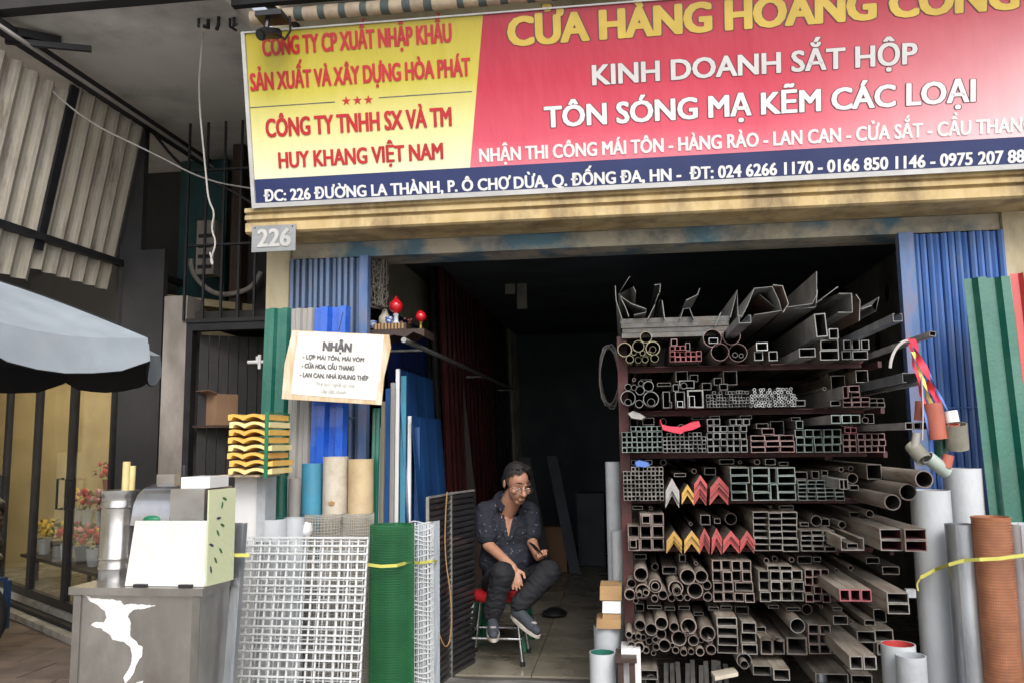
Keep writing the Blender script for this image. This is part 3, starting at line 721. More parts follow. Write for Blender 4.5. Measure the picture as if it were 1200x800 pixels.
# room
MB().obox(gp(-.1, -1.9, .07), D * 4.6, NO * -.06, (0, 0, 2.6)).build('back_wall', 'shop_yellow', fs)
MB().obox(gp(-.1, -.06, .0), D * 4.6, NO * -1.84, (0, 0, .075)).build('room_floor', 'floor_tile', fs)
MB().obox(gp(-.1, -.06, 2.62), D * 4.6, NO * -1.84, (0, 0, .06)).build('room_ceiling', 'shop_yellow', fs)
MB().obox(gp(.02, -.06, .0), D * .05, NO * -1.9, (0, 0, 2.7)).build('side_wall', 'shop_yellow', fs)
MB().obox(gp(4.5, -.06, .0), D * .06, NO * -1.9, (0, 0, 2.7)).build('side_wall', 'shop_yellow', fs)
for s_, d_ in ((.8, -.9), (2.0, -.9), (3.3, -.9)):
    c = gp(s_, d_, 2.6); ml = thing('ceiling_lamp', c, 'lit warm panel lamp on the flower shop ceiling', 'lamp', 'flower shop ceiling lamps')
    MB().obox(c, D * .5, NO * -.5, (0, 0, -.03)).build('diffuser', 'warm_lamp', ml)
# display stand with bouquets
ds = thing('display_stand', gp(.5, -.9), 'tiered dark stand of flowers behind the glass doors', 'stand')
for i, (d_, z_) in enumerate(((-.35, .32), (-.65, .62), (-.95, .92))):
    MB().obox(gp(.2, d_, z_), D * 3.2, NO * -.28, (0, 0, .03)).build('shelf', 'dark_wood', ds)
    for s_ in (.3, 1.7, 3.2): MB().obox(gp(s_, d_ - .1, .075), D * .03, NO * -.03, (0, 0, z_ - .075)).build('leg', 'dark_wood', ds)
cols = ['petal_red', 'petal_yellow', 'petal_pink', 'petal_yellow', 'petal_red']
k = 0
for i, (d_, z_) in enumerate(((-.45, .352), (-.75, .652), (-1.05, .952))):
    for j in range(9):
        c = gp(.38 + j * .34 + random.uniform(-.05, .05), d_ - .05, z_); k += 1
        bq = thing('flower_bouquet', c, 'bouquet of bright flowers on the tiered stand behind the glass', 'flowers', 'bouquets in the flower shop')
        MB().lathe([(.0, 0), (.05, 0), (.07, .16), (.062, .16), (.045, .01)], 10, c).build('pot', random.choice(['porcelain', 'terracotta', 'black_plastic']), bq, smooth=40)
        m1, m2 = MB(), MB()
        for q in range(16):
            a, r_ = random.uniform(0, 6.28), random.uniform(.0, .13); p = c + Vector((r_ * math.cos(a), r_ * math.sin(a), random.uniform(.2, .36)))
            m1.ball(p, random.uniform(.018, .035), 6, 4)
        for q in range(26):
            a, r_ = random.uniform(0, 6.28), random.uniform(.04, .16); p = c + Vector((r_ * math.cos(a), r_ * math.sin(a), random.uniform(.14, .33)))
            e = Vector((random.uniform(-1, 1), random.uniform(-1, 1), random.uniform(-.3, 1))).normalized() * .07; f_ = e.cross(Vector((0.3, .5, .8))).normalized() * .018
            m2.add([p, p + e * .5 + f_, p + e, p + e * .5 - f_], [(0, 1, 2, 3)])
        m1.build('blossoms', cols[(k * 7) % 5], bq, kind='stuff'); m2.build('leaves', 'leaf_green', bq, kind='stuff')

# ---- plain unseen building added across the side street (keeps the sky out of the glass reflections)
ob = thing('street_building', (-13, 0, 0), 'pale flat fronted building across the side street at left', 'building')
MB().box((-14, -22, -.1), (-12, 9, 9)).build('wall', 'cream_wall', ob)
wm = MB().box((0, 0, 0), (.05, 1.2, 1.5)).mesh('window', 'black_sheet')
for i in range(8):
    for j in range(2): inst(wm, 'window', (1.0 - .02, -20 + i * 3.4, 1.4 + j * 3.4), parent=ob)
# ---- vendor's umbrella
q = aty(174, 396, -.75)
UR = 1.25; UC = Vector((q.x - UR * math.cos(R(4)), q.y - UR * math.sin(R(4)), q.z)); print('umb', q, UC)
um = thing('market_umbrella', (UC.x, UC.y, 0), 'pale grey vendor umbrella with black underside at the left edge', 'umbrella')
NS = 8; az_ = aty(-60, 312, UC.y).z
tips = [UC + Vector((UR * math.cos(R(4 + 45 * i)), UR * math.sin(R(4 + 45 * i)), 0)) for i in range(NS)]
def canopy(off, name, m_):
    m = MB(); rows = 8
    for i in range(NS):
        a, b = tips[i], tips[(i + 1) % NS]; vs = []; cols_ = 6
        for r_ in range(rows + 1):
            t = r_ / rows
            for c_ in range(cols_ + 1):
                s_ = c_ / cols_; e = a.lerp(b, s_); bow = .045 * math.sin(PI * s_) * t
                p = UC + (e - UC) * (t * (1 - .035 * math.sin(PI * s_) * t)); p.z = az_ - (az_ - UC.z) * (t ** 1.22) - bow * .8 + off
                vs.append(p)
        for s2, dz in ((.5, -.09), (1.0, -.185)):
            for c_ in range(cols_ + 1):
                s_ = c_ / cols_; e = a.lerp(b, s_); p = UC + (e - UC) * ((1 - .035 * math.sin(PI * s_)) * (1 + .012 * s2)); notch = .05 * (abs(2 * s_ - 1) ** 8) * s2
                p.z = UC.z - .036 * math.sin(PI * s_) + dz + notch + off + .008 * math.sin(7 * s_ + i * 2) * s2
                vs.append(p + (p - UC).normalized() * (off * 1.0 if off < 0 else 0))
        R_ = rows + 2
        fs_ = [(r_ * 7 + c_, (r_ + 1) * 7 + c_, (r_ + 1) * 7 + c_ + 1, r_ * 7 + c_ + 1) for r_ in range(R_) for c_ in range(cols_)]
        m.add(vs, fs_)
    return m.build(name, m_, um, smooth=50)
for i in range(NS):
    P = [UC + (tips[i] - UC) * t for t in [k / 8 for k in range(9)]]
    for k, p in enumerate(P): p.z = az_ - (az_ - UC.z) * ((k / 8) ** 1.22) + .003
    MB().tube(P + [P[-1] + Vector((0, 0, -.12))], .0045, 6).build('seam', 'umbrella_under', um, smooth=50)
canopy(0, 'canopy', 'umbrella_top'); canopy(-.006, 'lining', 'umbrella_under')
MB().tube([(UC.x, UC.y, -.0), (UC.x, UC.y, az_ + .06)], .022, 10).build('pole', 'chrome', um, smooth=40)
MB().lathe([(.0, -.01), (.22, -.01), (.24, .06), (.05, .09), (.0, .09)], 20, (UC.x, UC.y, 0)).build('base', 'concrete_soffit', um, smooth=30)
for i in range(NS):
    a = UC + (tips[i] - UC) * .97; a.z -= .015; MB().tube([Vector((UC.x, UC.y, az_ - .02)), UC.lerp(a, .5) + Vector((0, 0, (az_ - UC.z) * .45)), a], .006, 6).build('rib', 'black_steel', um)
# ---- motor scooter half out of frame at bottom left (rear wheel in view)
q = atz(8, 770, 0); wc = Vector((q.x - .30, q.y, .26))
mo = thing('scooter', (wc.x - .5, wc.y, 0), 'black scooter cut off by the frame, only the edge of a tyre showing', 'scooter')
def wheel(c):
    w_ = MB(); pr = [(.045 * math.cos(a), .045 * math.sin(a)) for a in [2 * PI * k / 10 for k in range(10)]]
    for part_, r0, r1, m_ in (('tyre', .225, .05, 'tyre'), ('rim', .165, .022, 'steel')):
        m = MB(); vs = []; fs_ = []
        for j in range(32):
            a = 2 * PI * j / 32
            for k in range(10):
                t = 2 * PI * k / 10; rr = r0 + r1 * math.cos(t); vs.append(c + Vector((rr * math.cos(a), r1 * math.sin(t), rr * math.sin(a))))
        for j in range(32):
            for k in range(10): fs_.append((j * 10 + k, ((j + 1) % 32) * 10 + k, ((j + 1) % 32) * 10 + (k + 1) % 10, j * 10 + (k + 1) % 10))
        m.add(vs, fs_); o_ = m.build(part_, m_, mo, smooth=60)
    m = MB().tube([c + Vector((0, -.05, 0)), c + Vector((0, .05, 0))], .04, 12)
    for j in range(5): a = 2 * PI * j / 5; m.bar(c, c + Vector((.16 * math.cos(a), 0, .16 * math.sin(a))), .03, .02, (0, 1, 0))
    m.build('hub', 'steel', mo)
wheel(wc + Vector((0, 0, 0.015))); wheel(wc + Vector((-1.2, 0, 0.015)))
MB().prism([(-.05, .30), (-.15, .62), (-.75, .66), (-.85, .35), (-1.0, .35), (-1.05, .95), (-.98, .97), (-.90, .5), (-.8, .26), (-.3, .22)], wc + Vector((0, -.1, -.1)), (1, 0, 0), (0, 0, 1), (0, .2, 0)).build('body', 'black_plastic', mo)
MB().prism([(-.12, .62), (-.78, .65), (-.7, .73), (-.15, .72)], wc + Vector((0, -.11, -.09)), (1, 0, 0), (0, 0, 1), (0, .22, 0)).build('saddle', 'tyre', mo)
MB().tube([wc + Vector((-1.1, -.3, .9)), wc + Vector((-1.05, 0, .93)), wc + Vector((-1.1, .3, .9))], .015, 8).build('handlebar', 'black_steel', mo)
# ================================================================= LEFT STREET GOODS
def S(px): return px
# --- stainless vendor cart
YF, YB = -1.62, -1.34
a = aty(85, 690, YF); b = aty(237, 690, YF); ct = thing('vendor_cart', ((a.x + b.x) / 2, YF, 0), 'dented stainless steel vendor cabinet with torn white paper stuck on its front', 'cart')
x0, x1, zt_ = a.x, b.x, a.z
MB().box((x0 + .02, YF, .08), (x1 - .012, YB, zt_ - .022)).build('body', 'stainless', ct)
MB().box((x0 - .005, YF - .02, zt_ - .02), (x1 + .012, YB + .02, zt_ + .012)).build('top', 'stainless', ct)
for x in (x0 + .012, x1 - .04): MB().box((x, YF - .008, .06), (x + .035, YF - .001, zt_ - .024)).build('corner_strip', 'stainless', ct)
for x in (x0 + .03, x1 - .08):
    for y in (YF + .02, YB - .06): MB().box((x, y, -.01), (x + .04, y + .04, .079)).build('foot', 'black_steel', ct)
def pf(px, py): p = aty(px, py, YF - .003); return (p.x, p.z)
out = [(99, 695), (107, 700), (118, 701), (133, 702), (142, 704), (145, 709), (151, 707), (166, 708), (182, 709), (172, 712), (157, 714), (152, 718), (150, 722), (153, 730), (152, 742), (155, 748), (160, 751), (162, 756), (167, 757), (166, 768), (160, 778), (157, 787), (154, 792), (147, 800), (144, 794), (149, 786), (154, 776), (155, 766), (153, 758), (146, 752), (138, 750), (132, 749), (128, 742), (123, 740), (119, 736), (111, 734), (106, 731), (113, 728), (121, 729), (125, 723), (123, 716), (117, 711), (111, 706), (104, 703)]
random.seed(9); rag = []
for i, p in enumerate(out):
    q = out[(i + 1) % len(out)]; n = max(1, int(math.hypot(q[0] - p[0], q[1] - p[1]) / 2.2))
    for k in range(n): rag.append((p[0] + (q[0] - p[0]) * k / n + random.uniform(-.6, .6), p[1] + (q[1] - p[1]) * k / n + random.uniform(-.6, .6)))
pp = [pf(*p) for p in rag]
MB().prism(pp, (0, YF - .001, 0), (1, 0, 0), (0, 0, 1), (0, -.0015, 0)).build('torn_paper', 'paper_torn', ct)
MB().prism([(pf(160, 799)), (pf(168, 797)), (pf(166, 803)), (pf(158, 804))], (0, YF - .001, 0), (1, 0, 0), (0, 0, 1), (0, -.0015, 0)).build('torn_paper', 'paper_torn', ct)
zc = zt_ + .012
# --- steel canister on the cart
a = aty(113, 680, -1.45); b = aty(152, 680, -1.45); r_ = (b.x - a.x) / 2; h = aty(132, 574, -1.45).z - zc; c = Vector(((a.x + b.x) / 2, -1.42, zc))
cn = thing('steel_canister', c, 'tall shiny cylindrical steel bin holding cut canes on the left of the cart', 'bin')
MB().lathe([(0, 0), (r_, 0), (r_, h * .12), (r_ * 1.04, h * .13), (r_ * 1.04, h * .155), (r_, h * .17), (r_, h * .23), (r_ * 1.04, h * .24), (r_ * 1.04, h * .265), (r_, h * .28), (r_, h * .80), (r_ * 1.05, h * .81), (r_ * 1.05, h * .84), (r_, h * .86), (r_, h * .93), (r_ * 1.05, h * .95), (r_ * 1.05, h), (r_ * .97, h), (r_ * .95, .01), (0, .01)], 32, c).build('drum', 'stainless_bright', cn, smooth=35)
for k, (dx, dy, hh) in enumerate(((.02, 0, .13), (.035, .02, .11), (.01, .03, .09))):
    MB().tube([c + Vector((dx, dy, .02)), c + Vector((dx + .004, dy, h + hh))], .017, 10).build('sugar_cane', 'cane', None, smooth=40, loc=c + Vector((dx, dy, .02)), label=['tallest peeled yellow cane sticking out of the steel bin', 'peeled cane standing right of the tallest one in the steel bin', 'shortest peeled cane at the back of the steel bin'][k], cat='sugar cane', group='canes in the steel bin')
# --- juice press with white board
a = aty(148, 681, YF + .03); b = aty(241, 681, YF + .03); zb_ = aty(150, 611, YF + .03).z
jp = thing('juice_press', ((a.x + b.x) / 2, -1.4, zc), 'stainless juice press with a blank white front board and leaf printed side panel', 'juice press')
MB().obox((a.x, YF + .02, zc + .002), (b.x - a.x, 0, 0), (0, .012, 0), (.012, .04, zb_ - zc)).build('front_board', 'blank_board', jp)
MB().box((a.x + .01, YF + .08, zc + .001), (b.x, YF + .24, zb_ - .02)).build('cabinet', 'stainless', jp)
for x in (a.x + .08, b.x - .08): MB().box((x - .03, YF - .0, zc + .0005), (x + .03, YF + .018, zc + .012)).build('board_clip', 'black_steel', jp)
# curved steel hood
p0 = aty(156, 611, YF + .12); p1 = aty(200, 560, YF + .12)
W_ = p1.x - p0.x; H_ = p1.z - p0.z; pr = [(0, 0)] + [(.02 + .24 * math.sin(t), H_ * .12 + H_ * .86 * (1 - math.cos(t)) / 1.0 if False else H_ * .1 + H_ * .85 * math.sin(t)) for t in []]
hood = [(-.02, 0), (.0, H_ * .45), (.03, H_ * .68), (.08, H_ * .82), (.16, H_ * .9), (.22, H_ * .9), (.22, 0)]
MB().prism(hood, (p0.x + .01, YF + .10, zb_ - .02), (0, 1, 0), (0, 0, 1), (W_ * 1.05, 0, 0)).build('hood', 'stainless_bright', jp, smooth=40)
MB().box((p0.x - .0, YF + .30, zb_ - .02), (p0.x + .09, YF + .34, zb_ + H_ * 1.02)).build('back_plate', 'stainless_bright', jp)
p2 = aty(200, 611, YF + .1); p3 = aty(246, 572, YF + .1)
MB().box((p2.x, YF + .09, zb_ - .02), (p3.x - .02, YF + .36, p3.z)).build('gear_box', 'stainless_bright', jp)
p4 = aty(216, 573, YF + .15); p5 = aty(250, 558, YF + .15)
MB().box((p4.x, YF + .12, p3.z + .001), (p5.x, YF + .3, p5.z)).build('white_tray', 'white_plastic', jp)
MB().ball((p0.x + .11, YF + .10, zb_ + .005), (.05, .03, .02), 10, 6).build('green_cloth', 'green_plastic', jp, smooth=60)
MB().tube([(p0.x + .06, YF + .2, zb_), (p0.x + .06, YF + .2, zb_ + H_ * .7)], .02, 10).build('roller', 'chrome', jp, smooth=40)
MB().tube([(p0.x + .16, YF + .26, zb_ + H_ * .9), (p0.x + .16, YF + .26, zb_ + H_ * 1.25)], .012, 8).build('handle', 'black_steel', jp, smooth=40)
sx0 = b.x + .003; pz = aty(245, 574, YF + .05).z
sd_ = MB().obox((sx0, YF + .02, zc + .003), (.03, .19, 0), (.008, -.002, 0), (0, 0, pz - zc)).build('side_panel', 'acrylic_green', jp)
U_ = Vector((.03, .19, 0)).normalized(); N_ = Vector((.19, -.03, 0)).normalized()
random.seed(5)
for k in range(9):
    u, v = .03 + .10 * ((k * .37) % 1), .05 + (pz - zc - .1) * k / 8; o = Vector((sx0, YF + .02, zc + .003)) + Vector((.008, -.002, 0)) + U_ * u + Vector((0, 0, v)) + N_ * .001
    an = random.uniform(0, 3); e = U_ * math.cos(an) + Vector((0, 0, 1)) * math.sin(an); f_ = U_ * -math.sin(an) + Vector((0, 0, 1)) * math.cos(an)
    MB().prism([(0, 0), (.012, .006), (.027, .004), (.036, 0), (.027, -.006), (.012, -.006)], o, e, f_, N_ * .0008).build('leaf_print', 'leaf_print' if k % 3 else 'print_dark', jp)

# --- tall white box gutter that carries the yellow stack
def tube_thing(name, c, r, h, m_, label, cat, group=None, tilt=(0, 0), th=.004, inside=None, seg=28, taper=1.0):
    c = Vector(c); me = MB().lathe([(r, 0), (r * taper, h), (r * taper - th, h), (r - th, 0)], seg, (0, 0, 0), close=True)
    ms = [m_, inside or m_]
    for i in range(len(me.f)):
        if i >= 2 * seg: me.m[i] = 1
    o = bpy.data.objects.new(name, me.mesh(name, ms, smooth=40)); C.objects.link(o); o.location = c; o.rotation_euler = (tilt[0], tilt[1], 0)
    T(o, label, cat, group); return o
a = aty(277, 611, -.75); b = aty(316, 557, -.75)
MB().box((a.x, -.78, 0), (b.x - .05, -.66, b.z)).build('box_gutter', 'white_plastic', None, loc=(a.x, -.78, 0), label='square white upright box gutter carrying the yellow stack', cat='gutter')
MB().box((b.x - .047, -.80, 0), (b.x, -.66, b.z - .003)).build('box_gutter', 'pale_grey', None, loc=(b.x - .047, -.8, 0), label='pale grey flat upright gutter pressed against the white one under the yellow stack', cat='gutter')
# yellow moulded ridge pieces
q = aty(297, 556, -.95); q1 = aty(297, 483, -.95); hz = (q1.z - q.z) / 9
ya, yb = aty(266, 556, -.95).x, aty(317, 556, -.95).x
lab = ['bottom', 'second from bottom', 'third from bottom', 'fourth from bottom', 'fifth from bottom', 'third from top', 'second from top', 'topmost']
MB().box((a.x - .02, -.92, b.z + .001), (b.x + .02, -.66, b.z + .012)).build('support_board', 'plywood', None, loc=(a.x, -.9, b.z), label='thin board between the white gutter and the yellow stack', cat='board')
for k in range(8):
    W2 = (yb - ya) * (1.0 if k in (0, 1, 3) else .93); xo = ya + random.uniform(-.004, .012)
    up = []; lo_ = []
    for j in range(25):
        t = j / 24; z = .5 * (1 - math.cos(2 * PI * (t * 2 + .5))) if False else abs(math.sin(PI * (t * 2 + .25)))
        up.append((t * W2, hz * (.62 + .36 * z))); lo_.append((t * W2, hz * (.02 + .55 * (z if .12 < t < .88 else 0.1))))
    o = MB().prism(up + lo_[::-1], (xo, -.95, b.z + .013 + k * hz * 1.12), (1, 0, 0), (0, 0, 1), (0, .27, 0))
    o.build('ridge_piece', 'yellow_plastic' if k % 3 else 'yellow_pale', None, loc=(xo, -.95, b.z + .013 + k * hz), label='yellow moulded plastic ridge piece, %s in the stack' % lab[k], cat='ridge piece', group='yellow ridge pieces stacked on the white gutter', smooth=40)
zt2 = b.z + .013 + 8 * hz * 1.12 + .003
m = MB(); xs = yb - .035
m.prism([(-.955, b.z - .005), (-.955, zt2), (-.675, zt2), (-.675, b.z - .005), (-.680, b.z - .005), (-.680, zt2 - .004), (-.950, zt2 - .004), (-.950, b.z - .005)], (xs, 0, 0), (0, 1, 0), (0, 0, 1), (.02, 0, 0)).build('binding_strap', 'green_plastic', None, loc=(xs, -.95, b.z), label='dark green strap round the right end of the yellow stack', cat='strap')

# --- tall sheets leaning by the left gate
def lean(name, px0, px1, pyt, Y, m_, label, cat='metal sheet', kind='trap', period=.09, amp=.018, dtop=.10, group=None, zb_=0):
    a = aty(px0, pyt, Y + dtop); b = aty(px1, pyt, Y + dtop)
    return sheet(name, (a.x, Y, zb_), (1, 0, 0), (0, dtop, a.z - zb_), b.x - a.x, period, amp, m_, None, kind=kind, N=(0, 1, 0), label=label, cat=cat, group=group)
lean('corrugated_sheet', 311, 341, 362, -.22, 'green_paint', 'tall dark green ribbed sheet leaning left of the handwritten board', period=.085, amp=.03)
lean('corrugated_sheet', 342, 369, 362, -.24, 'grey_sheet', 'grey beige ribbed sheet standing between the green and bright blue sheets', period=.07, amp=.02)
lean('corrugated_sheet', 369, 411, 361, -.26, 'blue_paint', 'bright blue ribbed sheet standing behind the handwritten board', period=.11, amp=.045)
lean('corrugated_sheet', 437, 446, 478, -.30, 'green_paint', 'narrow green strip of sheet just right of the handwritten board', period=.03, amp=.012)
# rolls standing in front of them
def roll(px0, px1, pyt, Y, m_, label, name='sheet_roll', cat='roll', inside=None, th=.02, zb_=0, tilt=(0, 0), group=None):
    a = aty(px0, pyt, Y); b = aty(px1, pyt, Y); r_ = (b.x - a.x) / 2
    return tube_thing(name, ((a.x + b.x) / 2, Y + r_, zb_), r_, a.z - zb_, m_, label, cat, group, tilt, th, inside)
roll(350, 373, 543, -.42, 'teal_roll', 'narrow teal blue roll left of the cream roll below the handwritten board')
roll(374, 403, 535, -.42, 'cream_roll', 'tall cream roll with a small stamp, below the handwritten board')
roll(404, 433, 538, -.42, 'tan_roll', 'tan coloured roll with a thin band, right of the cream roll')
q = aty(388, 590, -.43)
MB().prism([(-.02, 0), (-.015, .015), (-.005, .01), (0, .02), (.01, .01), (.02, .015), (.017, 0), (.005, -.01), (-.01, -.008)], (q.x, -.4245, q.z), (1, 0, 0), (0, 0, 1), (0, -.0012, 0)).build('stamp_mark', 'rope', bpy.data.objects['sheet_roll.001'])
for px0, px1, pyt, Y, m_, l in ((318, 334, 520, -.5, 'green_paint', 'dark green upright tube beside the white gutter'), (336, 349, 560, -.5, 'grey_sheet', 'grey upright tube between the dark green and teal ones')):
    roll(px0, px1, pyt, Y, m_, l, 'upright_tube', 'tube', th=.003)
roll(293, 328, 609, -.80, 'white_pipe', 'white plastic pipe with dark green inside standing behind the white grid', 'plastic_pipe', 'pipe', 'green_paint', .004)
roll(329, 352, 607, -.70, 'white_pipe', 'second white pipe standing behind the top edge of the white grid', 'plastic_pipe', 'pipe', 'pale_grey', .004)
# crumpled bag
q = aty(358, 622, -.62); m = MB(); m.ball(q, (.038, .035, .05), 14, 10)
for i, v in enumerate(m.v): m.v[i] = q + (v - q) * (1 + .22 * math.sin(v.x * 160) * math.cos(v.z * 140 + v.y * 90))
m.build('plastic_bag', 'bag_white', None, loc=q, label='small crumpled white plastic bag stuffed behind the white grid', cat='bag', smooth=60)

# wire mesh roll
def mesh_roll(name, c, r, h, nr, nv, wr, m_, label, layers=3, wav=0.0, cat='mesh roll', group=None):
    c = Vector(c); t = thing(name, c, label, cat, group)
    for l in range(layers):
        rr = r * (1 - .13 * l); n1 = nr if l < 2 else nr // 2
        m = MB(); seg = 36
        for i in range(n1 + 1):
            z = h * i / n1; w0 = wr
            vs = []
            for j in range(seg):
                a = 2 * PI * j / seg; x_, y_ = math.cos(a), math.sin(a); r2 = rr * (1 + wav * math.sin(3 * a + i * .7))
                zz = z + .3 * wav * math.sin(a * 2 + i)
                vs += [(x_ * r2, y_ * r2, zz - w0), (x_ * (r2 + w0), y_ * (r2 + w0), zz), (x_ * r2, y_ * r2, zz + w0)]
            fs_ = []
            for j in range(seg):
                for k in range(3): fs_.append((j * 3 + k, ((j + 1) % seg) * 3 + k, ((j + 1) % seg) * 3 + (k + 1) % 3, j * 3 + (k + 1) % 3))
            m.add([c + Vector(v) for v in vs], fs_)
        for j in range(nv):
            a = 2 * PI * (j + .5 * l) / nv; p = c + Vector((rr * math.cos(a), rr * math.sin(a), 0))
            m.tube([p, p + Vector((0, 0, h))], wr, 3, caps=False)
        m.build('mesh_layer', m_, t, kind='stuff')
    return t
def mesh_roll_px(px0, px1, pyt, Y, nr, nv, wr, m_, label, layers=3, wav=0, zb_=0):
    a = aty(px0, pyt, Y); b = aty(px1, pyt, Y); r_ = (b.x - a.x) / 2
    return mesh_roll('mesh_roll', ((a.x + b.x) / 2, Y + r_, zb_), r_, a.z - zb_, nr, nv, wr, m_, label, layers, wav)
mesh_roll_px(427, 478, 617, -.75, 78, 64, .0022, 'green_wire', 'standing roll of fine bright green wire mesh right of the white grid', 4)
mesh_roll_px(477, 504, 614, -.42, 34, 16, .003, 'white_wire', 'narrow roll of white wide-celled wire mesh right of the green roll', 2, .03)
mesh_roll_px(350, 396, 604, -.5, 70, 40, .0022, 'grey_wire', 'grey wire mesh roll behind the white grid, below the cream roll', 3, .01)
mesh_roll_px(397, 432, 603, -.5, 70, 40, .0022, 'grey_wire', 'grey wire mesh roll behind the white grid, below the tan roll', 3, .01)

# white welded grid panels, leaning back
def grid_panel(px_l, px_r, pyt, Y, nc, nr, bw, label, dx=0, dtop=.16, h0=.0):
    a = aty(px_l, pyt, Y + dtop); b = aty(px_r, pyt, Y + dtop); t = thing('grid_panel', (a.x, Y, h0), label, 'wire panel', 'white grid panels leaning by the green roll')
    W2, H2 = b.x - a.x, a.z - h0; V_ = Vector((dx, dtop, H2)); L_ = V_.length; V_.normalize()
    me_v = MB().box((0, 0, 0), (bw, bw * .8, L_)).mesh('bar', 'white_wire'); me_h = MB().box((0, 0, 0), (W2 + bw, bw * .8, bw)).mesh('bar', 'white_wire')
    rx = -math.asin(V_.y) if True else 0
    for i in range(nc + 1):
        x = W2 * i / nc + random.uniform(-.0025, .0025) * (0 < i < nc)
        inst(me_v, 'bar', (x - dx, 0, 0), (-math.atan2(dtop, H2), 0, random.uniform(-.002, .002)), t)
    for k in range(nr + 1):
        s_ = L_ * k / nr * .995; p = V_ * s_
        inst(me_h, 'bar', (p.x - dx, p.y - bw * .7, p.z), (-math.atan2(dtop, H2), 0, 0), t)
    return t
grid_panel(286, 430, 629, -1.02, 14, 25, .0092, 'front white welded steel grid panel leaning beside the green mesh roll')
grid_panel(289, 427, 633, -.97, 19, 20, .0062, 'second white grid panel, pressed close behind the front one')
# galvanised folded sheet between cart and grid
lean('galvanised_sheet', 252, 290, 612, -1.42, 'galv', 'cloudy galvanised folded sheet leaning between cart and white grid', kind='rib', period=.10, amp=.02, dtop=.12)
# translucent film sheet and black ribbed panels
a = aty(497, 612, -.30); b = aty(512, 612, -.1)
MB().obox((a.x - .02, -.36, 0), (b.x - a.x + .05, .2, 0), (-.004, .002, 0), (0, .0, a.z)).build('plastic_sheet', 'plastic_film', None, loc=(a.x, -.36, 0), label='clear bluish plastic sheet standing beside the white mesh roll', cat='plastic sheet')
def ribbed(px0, py0, px1, py1, Y0, Y1, n, label):
    """panel of stacked ribs standing slantwise; bottom at z 0"""
    a = aty(px0, py0, Y0); b = aty(px1, py1, Y1); t = thing('ribbed_panel', (a.x, Y0, 0), label, 'panel', 'black ribbed panels left of the seated man')
    U_ = Vector((b.x - a.x, Y1 - Y0, 0)); N_ = Vector((-U_.y, U_.x, 0)).normalized() * -1
    z1 = min(a.z, b.z); hh = z1 / n
    me = MB().prism([(0, 0), (.012, hh * .2), (.014, hh * .6), (.0, hh * .95)], (0, 0, 0), N_, (0, 0, 1), U_).mesh('rib', 'black_sheet')
    for k in range(n): inst(me, 'rib', (0, 0, k * hh), (0, 0, 0), t)
    MB().obox(Vector((a.x, Y0, 0)) - N_ * .004, U_, -N_ * .006, (0, 0, z1)).build('backing', 'black_sheet', t)
    for o in (Vector((a.x, Y0, 0)),): MB().obox(o - U_.normalized() * .012, U_.normalized() * .011, N_ * .018, (0, 0, z1 + .01)).build('edge_strip', 'galv_dull', t)
    MB().obox(Vector((a.x, Y0, z1)), U_, N_ * .016, (0, 0, .012)).build('top_strip', 'galv_dull', t)
ribbed(500, 582, 527, 579, -.12, .28, 30, 'front black ribbed panel with a pale metal edge, beside the blue sheets')
ribbed(527, 577, 554, 575, .28, .62, 30, 'rear black ribbed panel nearest the seated man')
wire('orange_cord', [aty(524, 576, .1), aty(522, 600, .1), aty(521, 650, .1), aty(529, 700, .12), aty(529, 745, .1), aty(522, 762, .0), aty(512, 735, -.05)], .004, 'rope', 'thin orange cord looped down the front of the black ribbed panel', 'cord')
# thin strips and profile offcuts standing between gate and interior sheets
random.seed(11)
specs = [(440, 446, 500, 'grey_sheet'), (447, 451, 470, 'cream_sheet'), (452, 457, 455, 'blue_mid'), (458, 463, 448, 'grey_sheet'), (464, 468, 432, 'white_plastic'), (470, 476, 440, 'teal_roll'), (478, 482, 487, 'white_plastic'), (486, 492, 500, 'blue_mid')]
nm = ['grey', 'cream', 'deep blue', 'grey', 'white', 'teal', 'white', 'deep blue']
for k, (p0, p1, pt, m_) in enumerate(specs):
    Y = -.18 + .07 * k; a = aty(p0, pt, Y + .1); b = aty(p1, pt, Y + .1); wd = b.x - a.x
    MB().prism([(0, 0), (wd, 0), (wd, .02), (wd - .003, .02), (wd - .003, .003), (.003, .003), (.003, .02), (0, .02)], (a.x + .015, Y, 0), (1, 0, 0), (0, 1, 0), (-.015, .1, a.z)).build('trim_profile', m_, None, loc=(a.x, Y, 0), label='%s narrow upright trim profile, %s from left beside the blue gate' % (nm[k], ['first', 'second', 'third', 'fourth', 'fifth', 'sixth', 'seventh', 'last'][k]), cat='trim', group='trim profiles leaning by the left gate')

# --- handwritten board
cor = [aty(343, 387, -.42), aty(454, 399, -.42), aty(447, 474, -.44), aty(330, 467, -.44)]
nbd = thing('notice_board', cor[3], 'hand lettered white notice board on plywood hung in front of the blue sheet', 'sign')
P0 = cor[3]; BU = (cor[2] - cor[3]); BV = (cor[0] - cor[3]); bw_, bh_ = BU.length, BV.length; BU.normalize(); BV = (BV - BU * BV.dot(BU)).normalized(); BN = BU.cross(BV)
if BN.y > 0: BN = -BN
def bp_(u, v, d=0): return P0 + BU * (u * bw_) + BV * (v * bh_) + BN * d
def quad(name, pts, d0, d1, m_):
    MB().prism([(u * bw_, v * bh_) for u, v in pts], P0 + BN * d0, BU, BV, BN * (d1 - d0)).build(name, m_, nbd)
quad('plywood', [(0, 0), (1, .0), (1.0, .4), (1.04, .82), (1.01, 1.0), (.03, 1.0), (-.01, .5)], -.009, 0, 'plywood')
quad('white_sheet', [(.09, .08), (.5, .065), (.94, .06), (.955, .5), (.96, .99), (.10, .985), (.085, .5)], .0002, .0018, 'board_white')
